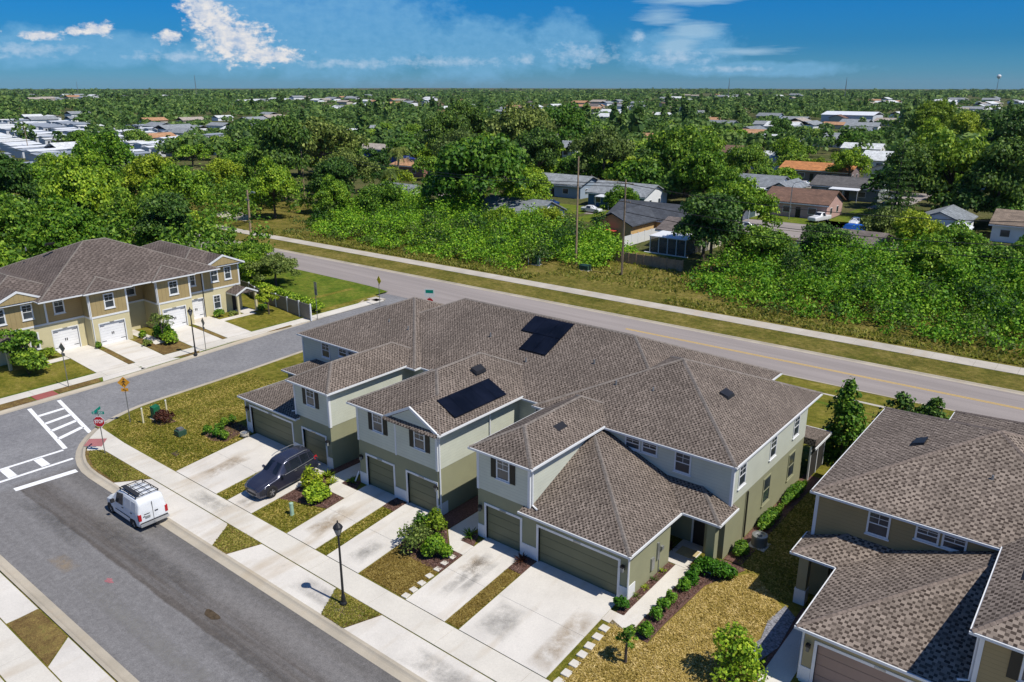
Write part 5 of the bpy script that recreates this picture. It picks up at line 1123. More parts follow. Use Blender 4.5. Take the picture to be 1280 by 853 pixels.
# conifer
def conifer(x, y, h, r, label):
    rng = np.random.default_rng(77); t = thing('pine_tree', label, 'tree', (x, y, GB)); cs = []; rs = []
    b = MB(); b.tube([(0, 0, -.2), (0, 0, h)], [.28, .04], 8)
    for i in range(13):
        z = h*(.12+.86*i/13); L = r*(1-.86*i/13)
        for j in range(7):
            a = j*2*math.pi/7+i*.6
            for q in (.35, .65, .95): cs.append((L*q*math.cos(a), L*q*math.sin(a), z+L*q*.05)); rs.append((L*.22+.2, L*.22+.2, .28))
            b.tube([(0, 0, z), (L*math.cos(a), L*math.sin(a), z+.1*L)], [.07, .02], 5)
    q = leaf_quads(np.array(cs), np.array(rs), 6500, .36, rng, .4); leaf_object('crown', q+0, M['leaf_dark'], t, (x, y, GB)); 
    tb = MB(); tb.v = b.v; tb.f = b.f; tb.m = b.m; o = tb.build('trunk', M['bark'], None, (0, 0, 0)); o.parent = t; o.location = (0, 0, 0)
conifer(-19.8, 128.5, 15.5, 4.2, 'tall spire-shaped dark pine left of the great spreading tree')
# palms
def palm(x, y, h, label, n=26, lean=.4, s=1., mat='leaf_olive', z=GB):
    rng = np.random.default_rng(int(abs(x*7+y))); t = thing('palm_tree', label, 'palm tree', (x, y, z))
    b = MB(); b.tube([(0, 0, -.2), (lean*.4, 0, h*.5), (lean, 0, h)], [.2*s, .15*s, .13*s], 8); o = b.build('trunk', M['palebark'], None, (0, 0, 0)); o.parent = t; o.location = (0, 0, 0)
    b = MB()
    for i in range(n):
        a = rng.random()*6.283; up = rng.uniform(-.5, 1.1); L = rng.uniform(1.7, 2.5)*s; pts = []
        for k in range(6):
            u = k/5; rr = L*u*math.cos(up*.8); zz = L*(math.sin(up*.8)*u-.75*u*u); pts.append(Vector((lean+rr*math.cos(a), rr*math.sin(a), h+zz)))
        sd = Vector((-math.sin(a), math.cos(a), 0))
        for k in range(5):
            w0, w1 = .34*s*math.sin(.5+2.3*k/5), .34*s*math.sin(.5+2.3*(k+1)/5)
            for sg in (1, -1):
                for e in range(3):
                    u0, u1 = e/3, e/3+.22; p0 = pts[k].lerp(pts[k+1], u0); p1 = pts[k].lerp(pts[k+1], u1)
                    b.face(tuple(p0), tuple(p1), tuple(p1+sd*sg*w1*1.6+(pts[k+1]-pts[k])*.5-Vector((0, 0, .12*s))))
    o = b.build('fronds', M[mat], None, (0, 0, 0)); o.parent = t; o.location = (0, 0, 0)
palm(-138.5, 115, 9.5, 'tall leaning palm in front of the white sheds left of the huge oak', 40, 1.2, 1.7)
palm(-125, 100, 6, 'shorter palm beside the white gabled house', 34, .3, 1.5)
palm(-37.5, 86.5, 4.8, 'palm with yellowed fronds beside the brown lanai roof', 30, .3, 1.5, 'leaf_yellow')
for x, y, lb in ((-101, 260, 'thin palm among the far roofs left of centre'), (-83, 240, 'thin palm among the far roofs right of centre')): palm(x, y, 8, lb, 26, .5, 1.5)

# thickets: uncountable bushes that read as one mass
def thicket(name, label, regions, n_cl, leaves, size, mat, seed, hmin=.7, hmax=2.6, base=-.6):
    rng = np.random.default_rng(seed); cs = []; rs = []
    for (x0, x1, yf, yb, hb) in regions:
        A = int(n_cl*(x1-x0)/sum(g_[1]-g_[0] for g_ in regions))
        for _ in range(A):
            x = rng.uniform(x0, x1); u = rng.random(); y = yf(x)+(yb(x)-yf(x))*u
            w_ = .5+.5*math.sin(x*.31+seed)*math.sin(y*.37+x*.11+seed*2)+.35*math.sin(x*.9+y*.7); h = (hmin+(hmax*hb-hmin)*min(1, u*2.6+.1))*(.45+.5*rng.random()+.55*w_); h = max(.6, h); r = rng.uniform(.7, 1.9)
            cs.append((x, y+r*.6, base+h*.55)); rs.append((r, r, h*.55+.2))
    q = leaf_quads(np.array(cs), np.array(rs), leaves, size, rng, jitter=.7, shell=.6); o = leaf_object(name, q, M[mat])
    return tag(o, label, 'thicket', None, 'stuff')
fs = lambda x: far_k(x)+8.6
# left stretch, from the sandy path to the poles; right stretch, beyond the grassy gap
M['leaf_thick'] = leafmat('thicket_foliage', (.018, .062, .004), (.155, .37, .016), (.48, .68, .05), .32, .5)
thicket('shrub_thicket', 'dense bright green thicket along the far side of the main road left of the poles', [(-108, -80, lambda x: fs(x)+1.5+max(0, (-95-x)*.7), lambda x: 72, 1.2), (-80, -52, lambda x: fs(x)+.6, lambda x: 76, 1.1), (-52, -43, lambda x: 62.5, lambda x: 74, .95), (-80, -57, lambda x: 66, lambda x: 80, 1.45), (-57, -49, lambda x: 66, lambda x: 78, 1.0), (-105, -80, lambda x: 66, lambda x: 84, 1.7)], 2000, 120000, .33, 'leaf_thick', 5)
thicket('shrub_thicket', 'dense thicket along the far side of the main road at the right of the picture', [(-29, -18, lambda x: fs(x)+7-(x+29)*.55, lambda x: 84, 1.25), (-18, 30, lambda x: fs(x)+1.2, lambda x: 80, 1.2), (-18, 30, lambda x: 66, lambda x: 86, 1.8)], 2000, 120000, .31, 'leaf_thick', 6)
thicket('wood_undergrowth', 'dark leafy undergrowth filling the wood behind the tan house', [(-180, -80, lambda x: -22, lambda x: 33, 2.0), (-150, -79, lambda x: 18, lambda x: 34, 1.8), (-200, -114, lambda x: 46, lambda x: 74, 1.9)], 1500, 80000, .5, 'leaf_mid', 8, .8, 2.8)
thicket('vine_tangle', 'paler vines and weeds climbing over the thickets beyond the main road', [(-104, -50, lambda x: fs(x)+.3, lambda x: 80, 1.35), (-20, 30, lambda x: fs(x)+.6, lambda x: 84, 1.4)], 260, 26000, .26, 'leaf_olive', 12)
thicket('vine_tangle', 'dark bush clumps showing through the thickets beyond the main road', [(-104, -50, lambda x: fs(x)+3, lambda x: 80, 1.55), (-20, 30, lambda x: fs(x)+3, lambda x: 84, 1.6)], 220, 26000, .30, 'leaf_dark', 15)
def grass_edge():
    rng = np.random.default_rng(9); n = 9000; x = rng.uniform(-110, 30, n); u = rng.random(n)**1.5
    f0 = np.array([fs(v) for v in x])-1.0; y = f0+u*3.2
    gap = (x > -47) & (x < -27); y = np.where(gap, f0+4+rng.random(n)*13, y)
    h = .12+.25*rng.random(n); a = rng.random(n)*6.28; w = .10
    p = np.stack([x, y, np.full(n, -.56)], 1); dx = np.stack([np.cos(a)*w, np.sin(a)*w, np.zeros(n)], 1)*(1+rng.random((n, 1))); l_ = np.stack([rng.normal(size=n)*.12, rng.normal(size=n)*.12, h], 1)
    q = np.stack([p-dx, p+dx, p+dx*.5+l_, p-dx*.5+l_], 1).reshape(-1, 3)
    tag(leaf_object('rough_grass', q, leafmat('rough_grass_blades', (.12, .17, .02), (.30, .32, .05), (.55, .46, .14), .5)), 'rough tufted grass between the far sidewalk and the thickets', 'grass', None, 'stuff')
grass_edge()
def litter(name, label, cat, regions, n, size, mat, seed, dz=.03, tilt=.45, fz=zl):
    """short blades and thatch lying at all angles: gives turf and mulch their grain"""
    rng = np.random.default_rng(seed); P_ = []
    areas = [abs(sum(a[0]*b[1]-b[0]*a[1] for a, b in zip(r, r[1:]+r[:1])))/2 for r in regions]
    for r, A in zip(regions, areas):
        m = int(n*A/sum(areas)*1.8); xs = [q[0] for q in r]; ys = [q[1] for q in r]
        X = rng.uniform(min(xs), max(xs), m); Y = rng.uniform(min(ys), max(ys), m); ins = np.zeros(m, bool)
        for a, b in zip(r, r[1:]+r[:1]): ins ^= ((a[1] > Y) != (b[1] > Y)) & (X < (b[0]-a[0])*(Y-a[1])/((b[1]-a[1]) or 1e-9)+a[0])
        P_.append(np.stack([X[ins], Y[ins]], 1))
    p2 = np.vstack(P_); m = len(p2); z = np.array([fz(a, b) for a, b in p2])+dz; p = np.column_stack([p2, z+rng.random(m)*size*.25])
    nn = rng.normal(size=(m, 3))*tilt; nn[:, 2] = 1; nn /= np.linalg.norm(nn, axis=1)[:, None]; a = np.cross(nn, rng.normal(size=(m, 3))); a /= np.linalg.norm(a, axis=1)[:, None]; b = np.cross(nn, a); s_ = size*(.5+rng.random((m, 1)))
    q = np.stack([p-a*s_, p+b*s_*.38, p+a*s_, p-b*s_*.38], 1).reshape(-1, 3); tag(leaf_object(name, q, mat), label, cat, None, 'stuff')
LR = dict(corner=[(-31.6,-6.2),(-31.6,.5),(-35,.5),(-35,8),(-44.3,8),(-44.3,-1),(-43.2,-4.5),(-41.9,-6.0)], block=[(-12.75,-6.2),(-9.3,-6.2),(-9.3,-3.7),(-12.75,-3.3)], s1=[(-6.4,-6.2),(-5.6,-6.2),(-5.6,-1.45),(-6.4,-1.45)], s2=[(-16.42,-6.2),(-15.55,-6.2),(-15.55,-1.2),(-16.42,-1.2)],
          car=[(-22.6,-6.2),(-19.25,-6.2),(-19.25,-3.4),(-22.6,-4.3)], s3=[(-26.5,-6.2),(-25.4,-6.2),(-25.4,-.2),(-26.5,-.2)], dry=[(.4,-6.1),(8.2,-6.1),(8.2,-2.1),(6.0,-.5),(6.2,4.3),(4.0,6.2),(2.6,4.0),(2.4,-1.95),(1.3,-2.0),(.4,-1.7)], back=[(2.9,6.6),(6.2,4.6),(6.2,20),(3.4,20)])
G1 = leafmat('turf_blades_olive', (.05, .085, .005), (.22, .215, .02), (.56, .45, .13), .3, .35); G2 = leafmat('turf_blades_dry', (.17, .12, .018), (.50, .37, .09), (.82, .64, .29), .3, 1.1); G3 = leafmat('turf_blades_brown', (.11, .07, .012), (.29, .19, .04), (.52, .39, .12), .3, 1.3)
litter('lawn_turf', 'patchy olive turf of the corner lawn and the grass beside the driveways', 'grass', [LR['corner'], LR['s2'], LR['s3'], LR['car'], LR['back']], 34000, .075, G1, 41)
litter('dry_turf', 'dry golden turf right of the entry path', 'grass', [LR['dry']], 22000, .062, G2, 42, .05)
litter('brown_turf', 'brown worn turf strips between the driveways and the kerb', 'grass', [LR['block'], LR['s1']], 9000, .062, G3, 43)
litter('brown_turf', 'brown green turf of the planting strips along the kerb', 'grass', [tri1, tri2, [(-31.9,-7.9),(-33.2,-9.6),(-36.5,-9.5),(-38.6,-8.9),(-39.3,-8.5),(-38.7,-7.9)]], 7000, .065, G1, 44, .012, .45, lambda x, y: -.525)
MC = leafmat('mulch_chips', (.04, .018, .012), (.15, .075, .06), (.34, .21, .18), .1, 2.)
litter('mulch_chips', 'loose red brown bark chips covering the planting beds', 'mulch', [[(.42,-.9),(.05,-.9),(.03,4.2),(.4,4.2)], [(1.4,-1.9),(2.2,-1.9),(2.4,3.6),(3.5,6.3),(2.2,6.3),(1.4,5.0)], [(-11.4,-3.7),(-9.26,-3.7),(-9.26,-2.0),(-10.2,-2.0),(-11.5,-.75),(-12.7,-.6),(-12.7,-3.3)], [(-10.1,-.95),(-9.3,-.95),(-9.7,0),(-10.1,0)], [(-6.4,-1.4),(-5.6,-1.4),(-5.6,-.05),(-6.4,-.05)], [(-22.6,-4.2),(-19.25,-3.3),(-19.25,-2),(-20.75,-2),(-22.6,-.8)], [(-20.6,-.85),(-19.4,-.85),(-19.8,0),(-20.6,0)], [(-16.4,-1.15),(-15.55,-1.15),(-15.55,-.05),(-16.4,-.05)], [(-34.5,-2.2),(-33.4,-2.4),(-32.4,-2),(-32.4,.2),(-34.8,.2)]], 11000, .05, MC, 45, .06)

# shrubs
def shrub(name, x, y, z, rx, rz, n, size, leaf, label, cat='shrub', k=10, group=None, ry=None, seed=None, stem=True):
    rng = np.random.default_rng(seed or int(abs(x*91+y*37))+1); ry = ry or rx
    d = rng.normal(size=(k, 3)); d /= np.linalg.norm(d, axis=1)[:, None]; d[:, 2] = np.abs(d[:, 2])
    c = d*np.array([rx*.6, ry*.6, rz*.45])+np.array([0, 0, rz*.42]); r = np.tile(np.array([[rx*.45, ry*.45, rz*.45]]), (k, 1))*(.8+.4*rng.random((k, 1)))
    q = leaf_quads(c, r, n, size, rng)
    t = thing(name, label, cat, (x, y, z), group); leaf_object('foliage', q, M[leaf], t)
    if stem:
        b = MB()
        for i in range(min(5, k)): b.tube([(0, 0, -.05), tuple(c[i]*.9)], [.03, .012], 5)
        o = b.build('stems', M['bark'], None, (0, 0, 0)); o.parent = t; o.location = (0, 0, 0)
    return t
def clipped(x, y, rx, rz, label, ry=None, group='clipped shrubs along the entry path'):
    return shrub('clipped_shrub', x, y, zl(x, y)+.02, rx, rz, int(900*max(.4, rx*rx/.16)), .11, 'leaf_shrub', label, 'shrub', 12, group, ry)
for i, (x, y, r) in enumerate([(1.96,-1.55,.50),(1.82,-.34,.42),(1.78,.5,.46),(1.75,1.25,.44),(1.78,2.6,.48),(1.80,3.35,.50),(1.75,4.05,.46)]):
    clipped(x, y, r*.78, .58, ('nearest clipped shrub at the street end of the path row', 'second clipped shrub from the street in the path row', 'third clipped shrub from the street in the path row', 'fourth clipped shrub from the street in the path row', 'fifth clipped shrub from the street in the path row', 'sixth clipped shrub from the street in the path row', 'seventh clipped shrub next to the long hedge by the porch')[i])
clipped(.1, -.62, .5, .5, 'low clipped shrub at the corner of the wide garage', .3, None)
shrub('low_hedge', 2.55, 4.75, -.02, 1.15, .75, 3800, .12, 'leaf_shrub', 'long clipped hedge in front of the porch column', 'hedge', 16, None, .62)
for k, (y0, y1) in enumerate(((6.9, 8.2), (10.2, 13.6), (13.6, 17.6))):
    shrub('low_hedge', 2.68, (y0+y1)/2, -.04, .42, .62, 2600, .13, 'leaf_mid', ('short piece of hedge by the front corner of the bright side wall', 'hedge along the bright side wall behind the air conditioner', 'far end of the hedge along the bright side wall')[k], 'hedge', 16, None, (y1-y0)/2)
shrub('big_shrub', -10.3, -2.75, -.24, .85, .95, 3600, .14, 'leaf', 'big round bright green shrub between the two narrow driveways')
shrub('flowering_shrub', -11.75, -3.0, -.28, 1.15, 1.15, 1300, .14, 'leaf_olive', 'loose dark twiggy shrub left of the big round shrub', 'shrub', 14)
shrub('flowering_shrub', -11.9, -1.3, -.12, .75, 1.15, 900, .15, 'leaf_yellow', 'yellowish loose shrub by the shaded entry between garages')
shrub('flowering_shrub', -12.4, -1.9, -.15, .5, 1.2, 500, .15, 'leaf_mid', 'thin upright shrub at the wall end of the loose shrubs')
shrub('big_shrub', -20.75, -3.0, -.3, 1.0, .95, 3000, .15, 'leaf', 'wide bright shrub in the mulch bed beside the parked car')
shrub('flowering_shrub', -21.75, -2.3, -.25, .7, 1.35, 900, .16, 'leaf_yellow', 'yellow tipped spiky shrub next to the parked car')
def spiky(x, y, z, label, s=1., mat='leaf_yellow', n=34):
    rng = np.random.default_rng(int(abs(x*31+y*17))); b = MB()
    for i in range(n):
        a = rng.random()*6.28; L = s*rng.uniform(.45, .8); e = rng.uniform(.35, 1.2); d = Vector((math.cos(a)*math.cos(e), math.sin(a)*math.cos(e), math.sin(e))); sd = Vector((-math.sin(a), math.cos(a), 0))*.035*s
        m_ = Vector((0, 0, 0))+d*L*.6; tip = d*L-Vector((0, 0, .12*s)); b.face(tuple(-sd*.6), tuple(sd*.6), tuple(m_+sd)); b.face(tuple(-sd*.6), tuple(m_+sd), tuple(m_-sd)); b.face(tuple(m_-sd), tuple(m_+sd), tuple(tip))
    o = b.build('spiky_plant', M[mat], None, (0, 0, 0)); o.location = (x, y, z); return tag(o, label, 'plant')
spiky(-22.1, -.9, -.05, 'spiky variegated plant by the rear wheel of the parked car', 1.1); spiky(-21.2+.1, -1.3, -.05, 'second spiky variegated plant beside the shaded path', .9)
spiky(-9.95, -.45, -.02, 'spiky green plant in the small mulch square by the narrow garage', 1., 'leaf_mid'); spiky(-20.15, -.45, -.02, 'small green plant in the mulch square left of the middle garages', .9, 'leaf_mid')
for i, (x, y) in enumerate([(.2, .6), (.22, 1.5), (.2, 2.4), (.22, 3.3)]): spiky(x, y, -.02, 'small yellow green plant in the bed along the garage side wall', .55, 'leaf_yellow' if i % 2 else 'leaf_olive', 24)['group'] = 'bed plants along the garage side wall'
for i, (x, y, m_) in enumerate([(-6.2, -.5, 'leaf_red'), (1.45, 4.6, 'leaf_red'), (1.65, 4.85, 'leaf_red'), (-.55, 5.6, 'leaf_red')]):
    spiky(x, y, .0, ('reddish plant in the mulch between the two right-hand garages', 'red leaved plant at the foot of the porch column', 'second red leaved plant behind the hedge by the column', 'red leaved potted plant in the shaded entry alcove')[i], .85, m_)
shrub('red_shrub', -39.5, -2.75, zl(-39.5, -2.75), .85, .75, 1200, .14, 'leaf_red', 'dark red brown shrub beside the bright green utility box')
for i, (x, y, r) in enumerate([(-34.35,-2.1,.42),(-33.6,-2.0,.45),(-34.5,-.75,.42),(-34.5,.0,.36),(-32.75,-1.85,.4),(-34.1,-1.4,.4)]):
    shrub('clipped_shrub', x, y, zl(x, y), r, .6, 700, .12, 'leaf_shrub' if i < 2 else 'leaf_mid', ('round shrub at the lawn corner of the bed by the leftmost garage', 'round shrub in the middle of the bed front by the leftmost garage', 'round shrub at the rear of the bed by the leftmost garage', 'smallest shrub at the wall end of the bed by the leftmost garage', 'olive shrub at the driveway corner of the bed by the leftmost garage', 'round shrub in the centre of the bed by the leftmost garage')[i], 'shrub', 8, 'shrubs by the leftmost garage')
# young trees
def young_tree(x, y, z, h, r, label, leaf='leaf_mid', n=1400, size=.22, kz=1., k=14, name='young_tree'):
    rng = np.random.default_rng(int(abs(x*13+y*29))+3); c, rr = crown_clumps(rng, k, r, h*.36*kz, h*.62, r*.42, .45)
    t = thing(name, label, 'tree', (x, y, z)); leaf_object('crown', leaf_quads(c, rr, n, size, rng), M[leaf], t)
    tb = trunk_mb(rng, h*.6, .06+.006*h, c, 7); o = tb.build('trunk', M['bark'], None, (0, 0, 0)); o.parent = t; o.location = (0, 0, 0)
young_tree(2.05, -3.45, zl(2, -3.45), 2.3, .42, 'thin young tree with a small round crown on the dry lawn', 'leaf_mid', 520, .13)
def column_tree(x, y, z, h, r, label, leaf='leaf_dark', n=4200, size=.24, k=44, base=.08, power=.8):
    rng = np.random.default_rng(int(abs(x*17+y*23))+5); u = rng.random(k)**.8; zz = h*(base+(1-base-.05)*u); rr = r*(1-u)**power*np.sqrt(rng.random(k))+.05; a = rng.random(k)*6.283
    c = np.stack([rr*np.cos(a), rr*np.sin(a), zz], 1); q_ = r*(.28+.34*(1-u))*(.7+.6*rng.random(k)); rad = np.stack([q_, q_, q_*1.15], 1)
    t = thing('young_tree', label, 'tree', (x, y, z)); leaf_object('crown', leaf_quads(c, rad, n, size, rng), M[leaf], t)
    b = MB(); b.tube([(0, 0, -.2), (0, 0, h*.9)], [.10, .02], 7)
    for i in range(9): b.tube([(0, 0, max(.2, c[i][2]-.4)), tuple(c[i])], [.03, .01], 5)
    o = b.build('trunk', M['bark'], None, (0, 0, 0)); o.parent = t; o.location = (0, 0, 0)
column_tree(3.4, 22.4, -.4, 6.5, 1.5, 'upright cone-shaped magnolia between the two buildings', 'leaf_mid', n=4600)
column_tree(6.3, 24.4, -.4, 5.4, 1.5, 'shrubby dark tree behind the dark tan roof', power=.5); column_tree(8.0, 25.2, -.4, 5.3, 1.3, 'second dark tree behind the dark tan roof', power=.5)
column_tree(6.2, -1.7, -.25, 2.7, 1.15, 'loose upright leafy shrub at the bottom edge of the dry lawn', 'leaf', 2300, .16, 30, .05, .45)
young_tree(-59.1, 20.3, -.5, 3.6, 1.0, 'young tree with yellowish leaves in front of the vinyl fence', 'leaf_yellow', 1500, .24)
young_tree(-58.9, 7.6, -.42, 3.6, 1.3, 'sparse twiggy tree in the bed between the tan driveways', 'leaf_olive', 420, .22, 1.0, 12)
young_tree(-60.6, -4.6, -.4, 4.4, 1.5, 'upright dark leafed tree by the left porch of the tan house', 'leaf_mid', 2600, .26, 1.2, 18)
shrub('big_shrub', -59.3, -4.9, -.45, 1.7, 1.9, 2600, .26, 'leaf_mid', 'big round dark shrub on the lawn by the left porch')
shrub('big_shrub', -57.9, 7.6, -.5, .9, 1.1, 1200, .2, 'leaf', 'round green shrub beside the twiggy tree between the tan driveways'); shrub('big_shrub', -60.3, 8.3, -.4, 1.0, 1.2, 1200, .2, 'leaf_shrub', 'dark round shrub by the recessed entry of the tan house'); shrub('big_shrub', -59.3, 9.0-.7, -.45, .95, 1.0, 1000, .2, 'leaf', 'low green shrub in the bed between the tan driveways')
shrub('low_hedge', -62.2, -2.2, -.3, .6, .8, 1300, .18, 'leaf_yellow', 'yellow green hedge under the ground floor window of the tan house', 'hedge', 12, None, 1.3); shrub('clipped_shrub', -61.6, 2.3, -.35, .4, .6, 450, .16, 'leaf_mid', 'small shrub between the two left white garage doors'); shrub('clipped_shrub', -62.3, 16.0, -.3, .65, .7, 700, .17, 'leaf_mid', 'round shrub by the right end white garage door'); shrub('clipped_shrub', -61.6, 17.3, -.32, .5, .45, 400, .16, 'leaf_olive', 'flat olive shrub beside the right porch of the tan house'); shrub('clipped_shrub', -61.4, 20.9, -.4, .7, .6, 500, .18, 'leaf_mid', 'green shrub between the right porch and the vinyl fence'); shrub('clipped_shrub', -61.4, 6.9, -.4, .5, .7, 500, .18, 'leaf', 'shrub by the bay corner of the recessed entry'); shrub('clipped_shrub', -58.8, 5.9, -.45, .55, .55, 400, .18, 'leaf_olive', 'small olive shrub at the driveway edge of the tan house bed')

def long_hedge(pts, w, h, label):
    rng = np.random.default_rng(3); cs = []; rs = []
    for (x0, y0), (x1, y1) in zip(pts, pts[1:]):
        n = int(math.hypot(x1-x0, y1-y0)/.6)+1
        for i in range(n): u = i/n; cs.append((x0+(x1-x0)*u, y0+(y1-y0)*u, h*.5)); rs.append((.7, w, h*.55))
    t = thing('clipped_hedge', label, 'hedge', (0, 0, -.55)); ORG[t.name] = Vector((0, 0, 0)); leaf_object('foliage', leaf_quads(np.array(cs), np.array(rs), 6500, .22, rng), M['leaf'], t)
long_hedge([(-76, 26.8), (-66, 25.6), (-60, 24.9), (-55.2, 24.6)], .75, 1.35, 'long clipped hedge running behind the vinyl fence')
place(P[1], -76.5, 29.5, -.6, .62, 1.0, 'dense dark round tree at the corner of the main road beside the tan house', 'tree', None, .66); place(P[3], -69.5, 28.6, -.6, .55, 2.0, 'rounded olive tree in front of the dense corner tree', 'tree', None, .52); place(P[0], -73.5, 27.3, -.6, .45, 3.1, 'low bright tree between the two corner trees', 'tree', None, .5)
# ------------------------------------------------------------------ neighbourhood beyond the main road
GZ = -.71
M['screen'] = plain('grey_insect_screen', (.12, .115, .10), .8, var=.1); M['screen'].node_tree.nodes['Principled BSDF'].inputs['Alpha'].default_value = .62
ROOFS = {}
def roofmat(key, col):
    if key not in ROOFS:
        m, nt, b = nodes_of(key+'_roof'); uv = coord(nt, 'UV'); br = N(nt, 'ShaderNodeTexBrick'); nt.links.new(uv, br.inputs['Vector']); br.inputs['Scale'].default_value = 1; br.inputs['Brick Width'].default_value = .6; br.inputs['Row Height'].default_value = .35; br.inputs['Mortar Size'].default_value = .02
        br.inputs['Color1'].default_value = (*[c*.8 for c in col], 1); br.inputs['Color2'].default_value = (*[min(1, c*1.2) for c in col], 1); br.inputs['Mortar'].default_value = (*[c*.6 for c in col], 1)
        c2 = mixc(nt, 1., br.outputs['Color'], ramp(nt, noise(nt, uv, .5, 5), [(.3, .75), (.7, 1.2)]), 'MULTIPLY'); nt.links.new(c2, b.inputs['Base Color']); b.inputs['Roughness'].default_value = .9; ROOFS[key] = m
    return ROOFS[key]
WALLS = {}
def wallmat(key, col):
    if key not in WALLS: WALLS[key] = plain(key+'_wall', col, .85, var=.1, scale=.6)
    return WALLS[key]
def gable(mb, x0, x1, y0, y1, z, m, axis='x', th=.18, o=.5):
    X0, X1, Y0, Y1 = x0-o, x1+o, y0-o, y1+o
    if axis == 'x':
        h = (Y1-Y0)/2*m; ym = (Y0+Y1)/2
        A = [(Y0, z), (ym, z+h), (Y1, z)]; L = [(X0, a, b) for a, b in A]; Rr = [(X1, a, b) for a, b in A]
    else:
        h = (X1-X0)/2*m; xm = (X0+X1)/2
        A = [(X0, z), (xm, z+h), (X1, z)]; L = [(a, Y0, b) for a, b in A]; Rr = [(a, Y1, b) for a, b in A]
    dn = lambda p: (p[0], p[1], p[2]-th)
    v = L+Rr+[dn(p) for p in L]+[dn(p) for p in Rr]
    mb.add(v, [(0,1,4,3),(1,2,5,4),(6,9,10,7),(7,10,11,8),(0,3,9,6),(2,8,11,5),(0,6,7,1),(1,7,8,2),(3,4,10,9),(4,5,11,10)]); return h
def wins(t, F, spans, z0=.95, z1=2.05):
    for a0, a1 in spans:
        f = MB(F.T); F.box(f, a0-.1, a1+.1, -.02, .05, GZ+z0-.1, GZ+z1+.1); w_ = f.build('window', M['white'], t)
        g = MB(F.T); F.box(g, a0, a1, -.02, .07, GZ+z0, GZ+z1); g.build('pane', M['glass'], w_)
def ranch(label, x0, x1, y0, y1, roof, rcol, wall, wcol, axis='x', m=.36, h=2.9, door=True, hiproof=False, gablewall=True, name='ranch_house', extra=None, group=None, nwin=3):
    t = thing(name, label, 'house', ((x0+x1)/2, (y0+y1)/2, GZ), group)
    b = MB(); b.box(x0, x1, y0, y1, GZ-.05, GZ+h)
    if gablewall and not hiproof:
        if axis == 'x':
            hh = (y1-y0)/2*m; b.solid([(x0+.01, y0, GZ+h), (x0+.01, (y0+y1)/2, GZ+h+hh), (x0+.01, y1, GZ+h)], [(x1-.01, y0, GZ+h), (x1-.01, (y0+y1)/2, GZ+h+hh), (x1-.01, y1, GZ+h)])
        else:
            hh = (x1-x0)/2*m; b.solid([(x0, y0+.01, GZ+h), ((x0+x1)/2, y0+.01, GZ+h+hh), (x1, y0+.01, GZ+h)], [(x0, y1-.01, GZ+h), ((x0+x1)/2, y1-.01, GZ+h+hh), (x1, y1-.01, GZ+h)])
    b.build('wall', wallmat(wall, wcol), t)
    r = MB()
    if hiproof: hip(r, x0-.5, x1+.5, y0-.5, y1+.5, GZ+h+.02, m)
    else: gable(r, x0, x1, y0, y1, GZ+h+.1, m, axis)
    ro = r.build('roof', roofmat(roof, rcol), t)
    f = MB(); f.box(x0-.52, x1+.52, y0-.55, y0-.5, GZ+h-.26, GZ+h-.06); f.build('fascia', M['white'], ro)
    FF = Face((0, y0), (1, 0), (0, -1)); L = x1-x0
    wins(t, FF, [(x0+L*(.12+.8*i/nwin), x0+L*(.12+.8*i/nwin)+min(1.5, L*.12)) for i in range(nwin) if not (door and i == nwin//2)])
    FE = Face((x1, 0), (0, 1), (1, 0)); D = y1-y0; wins(t, FE, [(y0+D*.22, y0+D*.22+1.0), (y0+D*.62, y0+D*.62+1.0)])
    if door:
        d = MB(); c = x0+L*(.12+.8*(nwin//2)/nwin); FF.box(d, c, c+.95, -.02, .05, GZ, GZ+2.05); d.build('door', M['shutter'], t)
    return t
def porch(t, x0, x1, y0, y1, z, roofm='white', posts=3, name='porch_roof'):
    b = MB(); b.hexa([(x0,y0,z-.12),(x1,y0,z-.12),(x1,y1,z+.1),(x0,y1,z+.1)], [(x0,y0,z),(x1,y0,z),(x1,y1,z+.22),(x0,y1,z+.22)]); b.build(name, M[roofm], t)
    for i in range(posts):
        x = x0+.15+(x1-x0-.3)*i/(posts-1); b = MB(); b.box(x-.06, x+.06, y0+.1, y0+.22, GZ, z-.1); b.build('post', M['white'], t)
M['whitemetal'] = plain('white_metal_roof', (.66, .68, .70), .45, var=.08, scale=.5)
ranch('long low house with bright orange roof', -66, -47, 194, 203, 'orange', (.48, .20, .07), 'mauve', (.22, .17, .17), nwin=5)
t = ranch('white ranch house with grey hip roof behind the white carport', -63, -50, 149, 159, 'grey', (.20, .22, .24), 'white', (.70, .72, .74), nwin=4, m=.4); porch(t, -60, -51, 146.3, 149.2, GZ+2.75)
g2 = MB(); gable(g2, -51, -46, 147, 158, GZ+3.0, .5, 'y'); g2.build('roof', roofmat('grey', (.2, .22, .24)), t); b = MB(); b.solid([(-51, 147.01, GZ-.05), (-51, 147.01, GZ+2.9), (-48.5, 147.01, GZ+4.15), (-46, 147.01, GZ+2.9), (-46, 147.01, GZ-.05)], [(-51, 157, GZ-.05), (-51, 157, GZ+2.9), (-48.5, 157, GZ+4.15), (-46, 157, GZ+2.9), (-46, 157, GZ-.05)]); b.build('wall', wallmat('white', (.7, .72, .74)), t)
t = ranch('pink gabled house with brown roof and a front lawn', -44.6, -32, 128.8, 138.5, 'brown', (.16, .09, .062), 'pink', (.50, .33, .30), nwin=4, m=.42)
t = ranch('dark green grey house with dark roof behind the pink house', -46, -31, 160.8, 170, 'charcoal', (.105, .10, .098), 'greygreen', (.20, .23, .22), nwin=4); porch(t, -41, -34.5, 157.5, 160.9, GZ+2.7, 'whitemetal')
